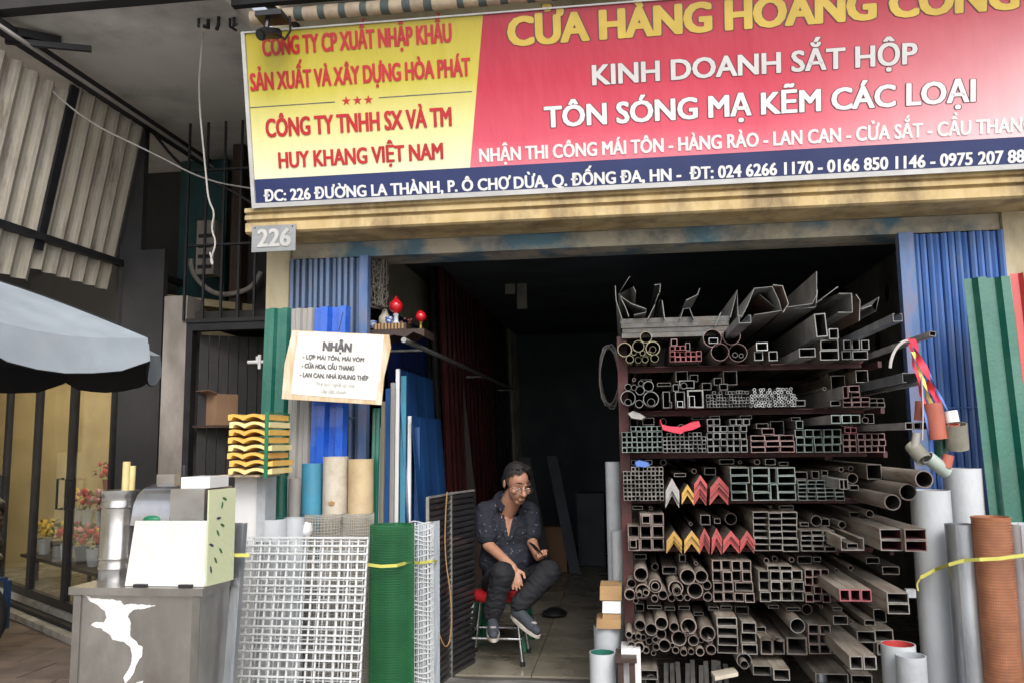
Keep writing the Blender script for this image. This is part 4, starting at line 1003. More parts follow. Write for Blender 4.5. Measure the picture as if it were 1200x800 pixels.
def bl(txt, u0, u1, v, h, m_, bold): lettering(txt, bp_(u0, v, .0022), BU, BV, (u1 - u0) * bw_, h * bh_, m_, nbd, bold, N=BN)
bl('NHẬN', .36, .655, .73, .125, 'ink', .08)
bl('- LỢP MÁI TÔN, MÁI VÒM', .17, .79, .595, .062, 'ink', .05)
bl('- CỬA HOA, CẦU THANG', .17, .70, .465, .066, 'ink', .06)
bl('- LAN CAN, NHÀ KHUNG THÉP', .16, .85, .335, .066, 'ink', .05)
bl('Thợ lành nghề tại nhà', .33, .72, .225, .05, 'ink_faint', .02)
bl('Lắp đặt nhanh', .39, .64, .125, .05, 'ink_faint', .02)
MB().tube([bp_(.5, 1.0, -.004), bp_(.52, 1.3, -.01)], .002, 5).build('hanging_wire', 'black_steel', nbd)

# --- yellow strap round the left goods
def strap(pts, r, label):
    P = [Vector(p) for p in pts]; m = MB()
    for a, b in zip(P, P[1:]): m.bar(a, b + (b - a).normalized() * .002, .016, .0025, (0, 0, 1))
    m.build('binding_strap', 'strap_yellow', None, loc=P[0], label=label, cat='strap')
strap([aty(251, 653, -1.40), aty(270, 650, -1.40), aty(292, 650, -1.38)], .004, 'yellow strap across the galvanised sheet beside the cart')
strap([aty(431, 661, -.79), aty(447, 663, -.80), aty(465, 662, -.79), aty(480, 658, -.66), aty(492, 659, -.45), aty(506, 657, -.38), aty(512, 657, -.2)], .004, 'yellow strap across the green mesh roll and white roll')
# ================================================================= THE PIPE RACK
random.seed(21)
YR = -.42                      # plane of the pipe mouths
SHELF = [(424, 1.885), (478, 1.631), (530, 1.39), (586, 1.134), (645, .867), (705, .60), (766, .332)]
X0r, X1r = .005, 1.36
rk = thing('pipe_rack', (X0r, -.3, 0), 'tall dark red steel rack packed with pipes on seven shelves, right of the doorway', 'rack')
def angle_post(x, y, z0, z1, sx=1): return MB().prism([(0, 0), (.055 * sx, 0), (.055 * sx, .006), (.006 * sx, .006), (.006 * sx, .055), (0, .055)], (x, y, z0), (1, 0, 0), (0, 1, 0), (0, 0, z1 - z0))
for x, s_ in ((X0r - .03, 1), (X1r + .05, -1)):
    for y in ((-.30, 1.1, 2.5) if s_ > 0 else (.9, 2.5)): angle_post(x, y, .0, 2.05, s_).build('post', 'rack_red', rk)
for _, z in SHELF:
    for y in (-.21, 1.11, 2.49): MB().prism([(0, 0), (.045, 0), (.045, -.030), (.039, -.030), (.039, -.006), (0, -.006)], (X0r - .02, y, z - .004), (0, 1, 0), (0, 0, 1), (X1r - X0r + (.0 if y < 0 else .06), 0, 0)).build('shelf_beam', 'rack_red', rk)
    for x in (X0r - .022, X1r + .05): MB().box((x, -.24, z - .04), (x + .02, 2.5, z - .006)).build('side_rail', 'rack_red', rk)
for k, (z0, z1) in enumerate(((.35, 1.1), (1.1, 1.85))): MB().bar((X0r - .02, -.2, z0), (X0r - .02, 2.4, z1), .03, .006, (0, 1, 0)).build('brace', 'rack_red', rk)

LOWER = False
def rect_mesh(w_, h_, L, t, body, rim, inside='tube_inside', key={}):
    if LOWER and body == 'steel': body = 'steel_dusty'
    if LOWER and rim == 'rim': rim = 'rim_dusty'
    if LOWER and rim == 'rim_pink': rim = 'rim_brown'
    k = (round(w_, 3), round(h_, 3), L, t, body, rim, inside)
    if k in key: return key[k]
    a, b = w_ / 2, h_ / 2; c, d = a - t, b - t; v = []
    for (p, q) in ((a, b), (c, d)):
        for y in (0, L): v += [(-p, y, -q), (p, y, -q), (p, y, q), (-p, y, q)]
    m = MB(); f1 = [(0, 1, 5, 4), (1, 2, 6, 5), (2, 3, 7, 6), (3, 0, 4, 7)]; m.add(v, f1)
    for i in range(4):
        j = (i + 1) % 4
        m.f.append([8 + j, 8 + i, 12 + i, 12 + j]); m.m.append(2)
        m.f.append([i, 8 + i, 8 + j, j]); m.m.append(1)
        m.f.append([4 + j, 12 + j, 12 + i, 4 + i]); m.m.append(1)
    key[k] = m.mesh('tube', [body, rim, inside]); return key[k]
def round_mesh(r, L, t, body, rim, inside='tube_inside', seg=18, key={}):
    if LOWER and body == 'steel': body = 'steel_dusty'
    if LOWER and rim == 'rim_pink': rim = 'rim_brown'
    r = round(r, 3); k = (r, L, t, body, rim, inside)
    if k in key: return key[k]
    m = MB()
    for rr, y in ((r, 0), (r, L), (r - t, L), (r - t, 0)):
        for j in range(seg): a = 2 * PI * j / seg; m.v.append(Vector((rr * math.cos(a), y, rr * math.sin(a))))
    for q, mi in ((0, 0), (1, 1), (2, 2), (3, 1)):
        q2 = (q + 1) % 4
        for j in range(seg): m.f.append([q * seg + j, q * seg + (j + 1) % seg, q2 * seg + (j + 1) % seg, q2 * seg + j]); m.m.append(mi)
    key[k] = m.mesh('pipe', [body, rim, inside], smooth=40); return key[k]
def rj(a): return random.uniform(-a, a)

def grid(x0, x1, yt, yb, nc, nr, group, label, Y=YR, kind='square tube', body='steel', rim='rim', inside='tube_inside', L=2.2, skip=(), cat='steel tube', t=None, zb=None, jit=.02):
    """stack of box tubes; skip holds (col,row from bottom) left out"""
    p0, p1 = aty(x0, yb, Y), aty(x1, yt, Y); z0 = zb if zb is not None else p0.z
    W_, H_ = (p1.x - p0.x) / nc, (p1.z - p0.z) / nr
    t = t or min(W_, H_) * .085 + .0005
    me = rect_mesh(W_ * .965, H_ * .965, L, t, body, rim, inside)
    name = kind.replace(' ', '_')
    for j in range(nr):
        for i in range(nc):
            if (i, j) in skip: continue
            inst(me, name, (p0.x + W_ * (i + .5) + rj(.0006), Y + rj(jit), z0 + H_ * (j + .5)), (rj(.004), rj(.02), rj(.002)), label=label, cat=cat, group=group)
def rect1(px, py, w_, h_, Y, label, group='single box tubes lying on the rack', kind='square tube', body='steel', rim='rim', inside='tube_inside', L=2.2, roll=0, zbot=None):
    """one box tube; px,py mouth centre and w,h in the photograph"""
    c = aty(px, py, Y); q = aty(px + w_, py + h_, Y); W_, H_ = abs(q.x - c.x), abs(q.z - c.z)
    me = rect_mesh(round(W_, 3), round(H_, 3), L, max(.0022, min(W_, H_) * .09), body, rim, inside)
    return inst(me, kind.replace(' ', '_'), (c.x, Y, (zbot + H_ / 2) if zbot is not None else c.z), (0, roll, 0), label=label, cat='steel tube', group=group)
def rounds(lst, group, label, Y=YR, body='steel', rim='rim', L=2.2, inside='tube_inside', t=.10):
    for px, py, r in lst:
        c = aty(px, py, Y); q = aty(px + r, py, Y); rr = q.x - c.x
        inst(round_mesh(rr, L, max(.002, rr * t), body, rim, inside), 'round_pipe', (c.x, Y + rj(.03), c.z), (rj(.004), rj(3), rj(.003)), label=label, cat='steel pipe', group=group)
def chevron(px, py, w_, h_, m_, label, group, Y=YR, n=1, dy=5.0, L=2.2):
    """L-angle iron with its corner up; nested stack of n"""
    for k in range(n):
        a = aty(px - w_ / 2, py + k * dy, Y); b = aty(px + w_ / 2, py + k * dy, Y); tp = aty(px, py - h_ + k * dy, Y); Wh = (b.x - a.x) / 2; H = tp.z - a.z; th = H * .55
        m = MB(); pr = [(-Wh, -th), (0, H - th), (Wh, -th), (Wh, 0), (0, H), (-Wh, 0)]
        m.prism(pr, (0, 0, 0), (1, 0, 0), (0, 0, 1), (0, L, 0))
        m.m = [0] * 6 + [1, 1]
        inst(m.mesh('angle', ['steel', m_]), 'angle_iron', ((a.x + b.x) / 2, Y + .012 * k + rj(.01), a.z), (0, 0, 0), label=label, cat='angle iron', group=group)

# ---- top shelf (1)
rounds([(732, 410, 8.5), (748, 406, 7), (765, 408, 8.5), (757, 395, 7), (738, 421, 4.6), (748, 421, 3.8), (756, 421, 3.8), (767, 420, 4.8), (743, 413, 3.2), (753, 414, 3.2), (760, 414, 3.0), (765, 409, 4)],
       'yellow rimmed round pipes at the left end of the top shelf', 'thin round pipe with yellowish rim in the heap at the left end of the top shelf', rim='rim_yellow')
grid(785, 822, 411, 424, 6, 2, 'small red edged tubes on the top shelf', 'small red edged square tube in the low stack on the top shelf', rim='rim_red', inside='tube_inside_red')
grid(785, 803, 405, 411, 3, 1, 'small red edged tubes on the top shelf', 'small red edged square tube in the low stack on the top shelf', rim='rim_red', inside='tube_inside_red')
rect1(790, 401, 7.5, 7.5, YR, 'pink rimmed square tube lying loose on top of the small red edged stack', rim='rim_pink')
rect1(806, 406, 5.5, 9, YR, 'narrow upright box tube on the right of the small red edged stack', rim='rim_pink', kind='rectangular tube')
rounds([(835, 396, 11), (857, 394, 10.5), (843, 413, 10.5), (865, 413, 11)], 'four wide round pipes on the top shelf', 'wide thin walled round pipe with pinkish rim in the middle of the top shelf', rim='rim_pink', Y=-.46, t=.05)
rect1(836, 399, 11, 6, -.44, 'flat white rimmed tube pushed inside the upper left wide pipe of the top shelf', kind='rectangular tube', rim='white_wire')
rounds([(861, 416, 3.2), (868, 417, 2.6)], 'thin pipes inside the lower right wide pipe of the top shelf', 'thin pipe pushed inside the lower right wide pipe of the top shelf', Y=-.45)
def cchan(px, py, w_, h_, Y, L, label, open_dir='up', body='galv', group='C channels sticking out of the rack', roll=0):
    c = aty(px, py, Y); q = aty(px + w_, py + h_, Y); W_, H_ = abs(q.x - c.x) / 2, abs(q.z - c.z) / 2; t = .0028; l = W_ * .45
    pr = [(-W_, -H_), (W_, -H_), (W_, H_), (W_ - l, H_), (W_ - l, H_ - t), (W_ - t, H_ - t), (W_ - t, -H_ + t), (-W_ + t, -H_ + t), (-W_ + t, H_ - t), (-W_ + l, H_ - t), (-W_ + l, H_), (-W_, H_)]
    s_ = 1 if open_dir == 'up' else -1
    m = MB().prism([(a, b * s_) for a, b in pr], (0, 0, 0), (1, 0, 0), (0, 0, 1), (0, L, 0)); m.m = [0] * 12 + [1, 1]
    return inst(m.mesh('channel', [body, 'rim']), 'channel_bar', (c.x, Y, c.z), (0, roll, 0), label=label, cat='channel bar', group=group)
cchan(873, 374, 15, 9, -1.0, 2.6, 'short pale C channel jutting out over the four wide pipes on the top shelf')
cchan(1052, 372, 12, 9, -1.15, 3.0, 'pale C channel reaching farthest out at the right end of the top shelf')
rect1(893, 406, 14, 9, -.47, 'pale rimmed tube right of the four wide pipes on the top shelf', rim='white_wire')
rect1(889, 417, 11, 10, -.44, 'small square tube under the pale rimmed one on the top shelf')
rect1(906, 417, 11, 11, -.44, 'small square tube standing alone right of the pale rimmed one on the top shelf')
rect1(962, 381, 15, 27, -.62, 'tall box tube on end leaning out above the right half of the top shelf', kind='rectangular tube', body='galv_dull', roll=-.06)
rect1(977, 391, 12, 12, -.5, 'small dark square tube right beside the tall box tube on the top shelf', body='steel_dark')
rect1(972, 404, 22, 11, -.47, 'upper of two flat tubes under the tall box tube on the top shelf', kind='rectangular tube')
rect1(972, 416, 23, 11, -.47, 'lower of two flat tubes under the tall box tube on the top shelf', kind='rectangular tube')
rect1(946, 413, 20, 10, -.6, 'flat pale tube jutting out left of the two stacked flat tubes on the top shelf', kind='rectangular tube', body='galv_dull')
for px, py, w_, l in ((992, 416, 12, 'left'), (1008, 416, 19, 'right')): rect1(px, py, w_, 10, -.42, 'dark flat tube, %s of the bottom pair at far right of the top shelf' % l, kind='rectangular tube', body='steel_dark')
for px, l in ((993, 'left'), (1003, 'middle'), (1014, 'right')): rect1(px, 404, 10, 11, -.42, 'dark square tube, %s of three at the far right of the top shelf' % l, body='steel_dark')

# ---- heap of folded sheet profiles above the top shelf
def profile(pts, Y, L, m_, label, th=.0035):
    P = [aty(a, b, Y) for a, b in pts]; V2 = [Vector((p.x, p.z)) for p in P]; n = len(V2); lft, rgt = [], []
    for i in range(n):
        d = (V2[min(i + 1, n - 1)] - V2[max(i - 1, 0)]).normalized(); nn = Vector((-d.y, d.x)) * th / 2; lft.append(V2[i] + nn); rgt.append(V2[i] - nn)
    pr = [(p.x - V2[0].x, p.y - V2[0].y) for p in lft + rgt[::-1]]; k = len(pr)
    m = MB().prism(pr, (0, 0, 0), (1, 0, 0), (0, 0, 1), (0, L, 0)); m.m = [0] * k + [1, 1]
    inst(m.mesh('profile', [m_, 'rim']), 'folded_profile', (V2[0].x, Y, V2[0].y), (0, 0, 0), label=label, cat='steel profile', group='bent profiles heaped on top of the rack')
pl_ = [([(721, 335), (722, 352), (729, 374)], -.36, 'galv_dull', 'thin upright strip at the very left of the heap on top of the rack'),
 ([(725, 345), (738, 324), (742, 336), (745, 342)], -.36, 'galv_dull', 'tall tent shaped folded sheet at the left of the heap on top of the rack'),
 ([(727, 347), (740, 356), (757, 362), (757, 366), (743, 369)], -.38, 'galv_dull', 'low bent strip crossing under the tent shaped sheet on top of the rack'),
 ([(727, 348), (733, 360), (737, 371)], -.37, 'steel_dark', 'dark strip inside the tent shaped sheet on top of the rack'),
 ([(759, 374), (767, 358), (772, 344), (774, 350)], -.40, 'galv_dull', 'broad steep folded sheet second from left in the heap on top of the rack'),
 ([(776, 352), (779, 374)], -.38, 'galv_dull', 'narrow upright strip right of the broad steep sheet on top of the rack'),
 ([(767, 334), (774, 333), (773, 343)], -.1, 'steel_dark', 'small dark hook shaped strip behind the broad steep sheet'),
 ([(797, 374), (801, 362), (808, 361), (813, 374)], -.38, 'steel_dark', 'dark trapezoid profile in the left middle of the heap on top of the rack'),
 ([(804, 352), (818, 345), (820, 338)], -.30, 'galv_dull', 'pale bent strip rising behind the dark trapezoid profile on top of the rack'),
 ([(838, 382), (845, 366)], -.38, 'galv_dull', 'short leaning strip left of the wide box profile on top of the rack'),
 ([(856, 372), (864, 340), (865, 372)], -.38, 'galv_dull', 'narrow pointed folded sheet in the middle of the heap on top of the rack'),
 ([(869, 372), (876, 358), (884, 338), (905, 336), (913, 353), (916, 364), (884, 369)], -.44, 'galv_dull', 'wide open box shaped profile with pale rim on top of the rack'),
 ([(906, 334), (917, 335), (924, 356), (918, 366)], -.40, 'rust', 'rusty red folded strip right of the wide box profile on top of the rack'),
 ([(890, 345), (914, 365)], -.30, 'rust', 'rusty strip lying inside the wide box profile on top of the rack'),
 ([(922, 360), (952, 356), (957, 346), (957, 318)], -.42, 'galv_dull', 'large pale folded sheet pointing up right of the rusty strip on top of the rack'),
 ([(924, 362), (956, 360), (958, 340)], -.34, 'galv_dull', 'second folded sheet nested under the large pointed one on top of the rack'),
 ([(962, 352), (982, 336), (983, 344), (998, 344), (999, 366), (982, 366)], -.46, 'galv_dull', 'open square shaped pale profile right of the pointed sheet on top of the rack'),
 ([(1003, 345), (1008, 352), (1007, 376)], -.42, 'rust', 'short rusty strip standing right of the open square profile'),
 ([(1010, 362), (1022, 358), (1030, 348), (1026, 365)], -.42, 'galv_dull', 'small bent pale strip at the right end of the heap on top of the rack')]
for pts, Y, m_, l in pl_: profile(pts, Y, 2.4, m_, l)
a, b = aty(729, 397, -.34), aty(856, 371, -.34)
for k in range(4):
    z = a.z + .004 + k * .028; MB().box((a.x + rj(.01), -.34 - rj(.01), z), (b.x + rj(.02), 1.9, z + .026)).build('steel_plank', 'steel_dark', None, loc=(a.x, -.34, z), label='dark flat steel plank, %s of four stacked on top of the rack at left' % ['lowest', 'second', 'third', 'topmost'][k], cat='steel plank', group='steel planks on top of the rack')
# planks need bearers
for y in (.2, 1.6): MB().box((X0r, y, 1.886), (b.x, y + .05, a.z + .003)).build('bearer', 'steel_dark', rk)

# ---- shelf 2
rounds([(736, 466, 9), (763, 467, 9.5), (750, 457, 5.3), (760, 452, 6.3), (749, 473, 4.8), (751, 449, 3.2), (743, 454, 3.4), (736, 453, 4)], 'round pipes at the left end of the second shelf', 'thin round pipe with pale rim at the left end of the second shelf')
rounds([(736, 471, 4), (763, 471, 4.5)], 'small pipes nested in larger ones on the second shelf', 'small pipe nested inside a larger one at the left end of the second shelf', Y=-.45)
for px, py, w_, h_, l in ((781, 468, 9, 19, 'upright flat tube left of the mixed box tubes on the second shelf'), (797, 468, 12, 19, 'middle tube of the mixed box tubes on the second shelf'), (815, 467, 20, 21, 'largest square tube of the mixed group on the second shelf'),
                          (805, 450, 18, 9, 'flat tube lying across the top of the mixed group on the second shelf'), (792, 454, 7, 8, 'little square tube high at left of the mixed group on the second shelf'), (786, 474, 3, 7, 'tiniest tube squeezed low in the mixed group on the second shelf')):
    rect1(px, py, w_, h_, YR, l, kind='rectangular tube' if w_ != h_ else 'square tube', group='mixed box tubes on the second shelf')
rect1(811, 470, 7, 13, -.45, 'small upright tube standing inside the largest square tube on the second shelf', rim='white_wire'); rect1(797, 473, 7, 7, -.45, 'small square tube inside the middle mixed tube on the second shelf', rim='white_wire')
rounds([(801, 452, 4)], 'pipe in the flat tube', 'small round pipe inside the flat tube lying on the second shelf', Y=-.45)
def bundle(x0, x1, yt, yb, n, mround, rim, label):
    """fine tubes too small to tell apart: one dense bundle"""
    a, b = aty(x0, yb, YR), aty(x1, yt, YR); W_ = (b.x - a.x) / n; rows = int((b.z - a.z) / W_); m = MB()
    for j in range(rows):
        for i in range(n):
            if j > rows - 3 and random.random() < .35 + .25 * abs(i - n / 2) / n * 2: continue
            x, z, y = a.x + W_ * (i + .5) + rj(.001), a.z + W_ * (j + .5) + rj(.0012), YR + rj(.03)
            if mround:
                o = W_ * .49; ii = o * .72; k = len(m.v)
                for rr, yy in ((o, 1.2), (o, 0), (ii, 0), (ii, .5)):
                    for q in range(8): aa = 2 * PI * q / 8; m.v.append(Vector((x + rr * math.cos(aa), y + yy, z + rr * math.sin(aa))))
                for lv, mi in ((0, 0), (1, 1), (2, 2)):
                    for q in range(8): m.f.append([k + lv * 8 + q, k + lv * 8 + (q + 1) % 8, k + (lv + 1) * 8 + (q + 1) % 8, k + (lv + 1) * 8 + q]); m.m.append(mi)
            else:
                k = len(m.v)
                for rr, yy in ((.48, 1.2), (.48, 0), (.36, 0), (.36, .5)):
                    for sx_, sz_ in ((-1, -1), (1, -1), (1, 1), (-1, 1)): m.v.append(Vector((x + rr * W_ * sx_, y + yy, z + rr * W_ * sz_)))
                for lv, mi in ((0, 0), (1, 1), (2, 2)):
                    for q in range(4): m.f.append([k + lv * 4 + q, k + lv * 4 + (q + 1) % 4, k + (lv + 1) * 4 + (q + 1) % 4, k + (lv + 1) * 4 + q]); m.m.append(mi)
    m.build('tube_bundle', ['steel', rim, 'tube_inside'], None, loc=(a.x, YR, a.z), label=label, cat='tube bundle', kind='stuff')
bundle(828, 877, 456, 477, 13, False, 'rim', 'dense bundle of fine square tubes in the middle of the second shelf')
bundle(879, 932, 450, 477, 14, True, 'white_wire', 'dense pale bundle of very thin round pipes right of the middle on the second shelf')
rect1(848, 453, 10, 7, YR, 'single flat tube lying on the dense fine bundle of the second shelf', kind='rectangular tube')
rect1(938, 472, 12, 7, -.42, 'small flat tube right beside the thin round bundle on the second shelf', kind='rectangular tube')
rect1(991, 459, 7, 14, -.72, 'upright pink rimmed tube at the mouth of the jutting stack on the second shelf', kind='rectangular tube', rim='rim_pink', inside='tube_inside_red', body='galv_dull')
rect1(1001, 455, 13, 7, -.62, 'flat pink rimmed tube highest in the jutting stack on the second shelf', kind='rectangular tube', rim='rim_pink', inside='tube_inside_red')
rect1(979, 472, 12, 6, -.6, 'flat tube at the foot of the jutting stack on the second shelf', kind='rectangular tube')
grid(987, 1018, 459, 477, 3, 3, 'red edged flat tubes on the second shelf', 'small red edged flat tube in the stack right on the second shelf', Y=-.5, kind='rectangular tube', rim='rim_pink', inside='tube_inside_red', skip=((2, 2),))
grid(1018, 1037, 466, 477, 2, 2, 'dark flat tubes at the right end of the second shelf', 'dark flat tube at the right end of the second shelf', Y=-.45, kind='rectangular tube', body='steel_dark', rim='steel')
cchan(1068, 442, 22, 11, -1.0, 2.9, 'wide pale channel reaching far out past the blue gate at second shelf height', open_dir='down')
rect1(1080, 447, 9, 6, -.98, 'small flat tube riding beside the wide channel past the blue gate', kind='rectangular tube', body='galv_dull')

# ---- shelf 3
grid(729, 776, 505, 530, 8, 4, 'grid of square tubes at the left end of the third shelf', 'thin walled square tube in the neat grid at the left end of the third shelf', rim='rim_green')
grid(739, 776, 498.5, 505, 6, 1, 'grid of square tubes at the left end of the third shelf', 'thin walled square tube in the neat grid at the left end of the third shelf', rim='rim_green')
grid(777, 827, 506, 530, 10, 5, 'fine square tubes under the pink cloth on the third shelf', 'fine square tube in the stack under the pink cloth on the third shelf', skip=((0, 4), (9, 4), (5, 4)))
grid(829, 875, 506, 530, 6, 3, 'square tubes in the middle of the third shelf', 'medium square tube in the middle stack of the third shelf')
grid(829, 875, 498, 506, 6, 1, 'square tubes in the middle of the third shelf', 'medium square tube in the middle stack of the third shelf')
grid(829, 844.3, 490, 498, 2, 1, 'square tubes in the middle of the third shelf', 'medium square tube in the middle stack of the third shelf')
grid(855, 878, 490, 498, 3, 1, 'square tubes in the middle of the third shelf', 'medium square tube in the middle stack of the third shelf')
grid(880, 931, 509, 530, 3, 3, 'flat pink rimmed tubes on the third shelf', 'flat pink rimmed tube in the loose brick like stack on the third shelf', kind='rectangular tube', rim='rim_pink', inside='tube_inside_red')
rect1(900, 505, 15, 7, YR, 'flat pink rimmed tube lying on top of the loose stack on the third shelf', kind='rectangular tube', rim='rim_pink', inside='tube_inside_red')
grid(933, 985, 502, 530, 5, 3, 'dark square tubes right of the middle on the third shelf', 'dark square tube in the stack right of the middle on the third shelf', rim='rim_green', body='steel_dark')
rect1(937, 497, 9, 9, YR, 'single square tube on the dark stack of the third shelf', rim='rim_green')
grid(974, 1009, 485, 496, 3, 1, 'three square tubes jutting out in a row on the third shelf', 'pale square tube in the row of three jutting out above the third shelf stack', Y=-.75, rim='rim_green', body='galv_dull')
grid(989, 1037, 507, 530, 6, 3, 'red edged square tubes right on the third shelf', 'small square tube with reddish inside in the right stack of the third shelf', rim='rim_pink', inside='tube_inside_red')
grid(989, 1004, 500, 507, 2, 1, 'red edged square tubes right on the third shelf', 'small square tube with reddish inside in the right stack of the third shelf', rim='rim_red', inside='tube_inside_red')
grid(1061, 1088, 494, 503, 3, 1, 'three square tubes reaching past the blue gate', 'pale square tube in the row of three reaching far out past the blue gate', Y=-1.1, body='galv_dull', rim='rim', inside='tube_inside_red', L=3)
# cloths and odds
def cloth(name, pts, Y, depth, m_, label, thk=.012):
    P = [aty(a, b, Y) for a, b in pts]; o = P[0]; m = MB(); k = len(P)
    m.prism([(p.x - o.x, p.z - o.z) for p in P], o, (1, 0, 0), (0, 0, 1), (0, depth, 0))
    for i in range(k, 2 * k): m.v[i] = m.v[i] + Vector((rj(.02), rj(.02), rj(.008)))
    return m.build(name, m_, None, loc=o, label=label, cat='cloth')
cloth('pink_rag', [(773, 491), (776, 497), (784, 499), (797, 500), (806, 496), (819, 493), (821, 499), (812, 503), (802, 505), (798, 508), (788, 506), (777, 503)], YR - .04, .2, 'ribbon_red', 'bright pink rag lying over the fine tubes on the third shelf')
cloth('pale_rag', [(736, 484), (742, 481), (750, 484), (756, 488), (752, 491), (744, 490), (740, 489)], YR + .02, .2, 'end_grey', 'pinkish grey rag at the left end of the third shelf')
cloth('blue_rag', [(744, 541), (749, 539), (758, 541), (762, 545), (756, 547), (746, 546)], YR - .0, .1, 'ribbon_blue', 'small blue plastic scrap on the left grid of the fourth shelf')

# ---- shelf 4
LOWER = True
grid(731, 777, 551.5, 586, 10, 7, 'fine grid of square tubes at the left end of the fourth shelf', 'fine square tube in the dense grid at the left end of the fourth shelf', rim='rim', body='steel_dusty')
grid(740, 777, 546.5, 551.5, 8, 1, 'fine grid of square tubes at the left end of the fourth shelf', 'fine square tube in the dense grid at the left end of the fourth shelf', skip=((2, 0),))
chevron(788, 575, 16, 15, 'end_grey', 'grey ended angle iron in the nested stack on the fourth shelf', 'grey ended angle irons on the fourth shelf', n=3, dy=6)
chevron(806, 578, 14, 11, 'end_yellow', 'yellow ended angle iron on the fourth shelf', 'yellow ended angle irons on the fourth shelf', n=2, dy=7)
chevron(821, 567, 15, 11, 'end_red', 'red ended angle iron in the tall nested stack on the fourth shelf', 'tall stack of red ended angle irons on the fourth shelf', n=5, dy=5)
chevron(843, 571, 22, 13, 'end_red', 'wide red ended angle iron in the nested stack on the fourth shelf', 'wide red ended angle irons on the fourth shelf', n=4, dy=4.6)
grid(857, 876, 566, 586, 1, 2, 'flat tubes stacked in the middle of the fourth shelf', 'wide flat tube in the single column right of the red angle irons, fourth shelf', kind='rectangular tube', rim='rim_green')
grid(856, 878, 547, 566, 1, 2, 'flat tubes stacked in the middle of the fourth shelf', 'wide flat tube in the single column right of the red angle irons, fourth shelf', Y=-.5, kind='rectangular tube', rim='rim_green')
grid(882, 901, 547, 586, 1, 4, 'flat tubes either side of the upright ones on the fourth shelf', 'flat tube stacked beside an upright one on the fourth shelf', kind='rectangular tube', rim='rim_green')
grid(903, 910, 547, 586, 1, 2, 'upright tubes between flat ones on the fourth shelf', 'narrow tube set upright between flat ones on the fourth shelf', kind='rectangular tube', rim='rim_green')
grid(912, 932, 547, 586, 1, 4, 'flat tubes either side of the upright ones on the fourth shelf', 'flat tube stacked beside an upright one on the fourth shelf', kind='rectangular tube', rim='rim_green')
grid(936, 988, 562, 586, 5, 5, 'low flat tubes right of the middle on the fourth shelf', 'low flat tube in the five by five stack on the fourth shelf', kind='rectangular tube', rim='rim_green')
grid(984, 994, 561, 573, 2, 1, 'two upright tubes jutting from the fourth shelf', 'narrow upright tube jutting out above the five by five stack', Y=-.7, kind='rectangular tube', body='galv_dull', rim='rim')
rect1(1001, 571, 11, 6, -.52, 'single flat tube left of the fat grey pipes on the fourth shelf', kind='rectangular tube')
for px, py, r, Y, l in ((1083, 561, 11, -.85, 'top right fat grey pipe jutting out of the fourth shelf'), (1064, 576, 10.5, -.78, 'middle fat grey pipe jutting out of the fourth shelf'), (1046, 588, 10, -.78, 'lowest fat grey pipe jutting out of the fourth shelf'), (999, 560, 6.5, -.45, 'smaller grey pipe lying behind the fat ones on the fourth shelf')):
    c = aty(px, py, Y); rr = aty(px + r, py, Y).x - c.x
    inst(round_mesh(rr, 2.6, rr * .13, 'steel', 'rim_pink'), 'round_pipe', c, (0, 0, rj(.004)), label=l, cat='steel pipe', group='fat grey pipes jutting from the fourth shelf')

# ---- shelf 5
g5 = 'large square tubes at the left end of the fifth shelf'; l5 = 'large pale rimmed square tube at the left end of the fifth shelf'
grid(736, 778, 615, 645, 3, 2, g5, l5, kind='square tube', rim='rim_pink'); grid(750, 778, 601, 615, 2, 1, g5, l5, rim='rim_pink')
grid(738, 746, 632, 642, 1, 1, 'small tubes nested in large ones on the fifth shelf', 'small pinkish tube nested inside the lower left large tube of the fifth shelf', Y=-.45, rim='rim_pink')
grid(752, 762, 603, 613, 1, 1, 'small tubes nested in the top large ones', 'small pinkish tube nested inside the top middle large tube of the fifth shelf', Y=-.45, rim='rim_pink')
for px, w_, m_, n_, l, g_ in ((790, 18, 'end_yellow', 3, 'yellow ended angle iron in the left stack of the fifth shelf', 'left yellow ended angle irons on the fifth shelf'), (811, 18, 'end_yellow', 3, 'yellow ended angle iron in the second stack of the fifth shelf', 'second yellow ended angle irons on the fifth shelf'),
                        (826, 12, 'end_red', 4, 'narrow red ended angle iron beside the yellow ones on the fifth shelf', 'narrow red ended angle irons beside the yellow'), (840, 12, 'end_red', 4, 'narrow red ended angle iron, second narrow stack of the fifth shelf', 'second narrow red ended angle irons'),
                        (857, 19, 'end_red', 3, 'broad red ended angle iron in the middle of the fifth shelf', 'left broad red ended angle irons on the fifth shelf'), (876, 17, 'end_red', 3, 'broad red ended angle iron at the right end of the red row, fifth shelf', 'right broad red ended angle irons on the fifth shelf')):
    chevron(px, 633 if n_ == 3 else 630, w_, 12, m_, l, g_, n=n_, dy=4.6, Y=-.46)
grid(884, 901, 599, 645, 1, 6, 'flat tubes in three columns on the fifth shelf', 'flat tube in the tall three column stack on the fifth shelf', kind='rectangular tube', rim='rim')
grid(902, 916, 600, 645, 1, 6, 'flat tubes in three columns on the fifth shelf', 'flat tube in the tall three column stack on the fifth shelf', Y=-.44, kind='rectangular tube', rim='rim')
grid(917, 934, 599, 646, 1, 6, 'flat tubes in three columns on the fifth shelf', 'flat tube in the tall three column stack on the fifth shelf', kind='rectangular tube', rim='rim', Y=-.40)
grid(939, 978, 621, 645, 3, 4, 'low flat tubes right of the three columns on the fifth shelf', 'low flat tube in the small stack right of the three columns, fifth shelf', kind='rectangular tube')
cchan(999, 637, 28, 15, -.72, 2.6, 'wide channel bar jutting out at the right of the fifth shelf', body='steel_dusty')
rect1(999, 639, 13, 6, -.70, 'small flat tube lying inside the wide channel bar on the fifth shelf', kind='rectangular tube')
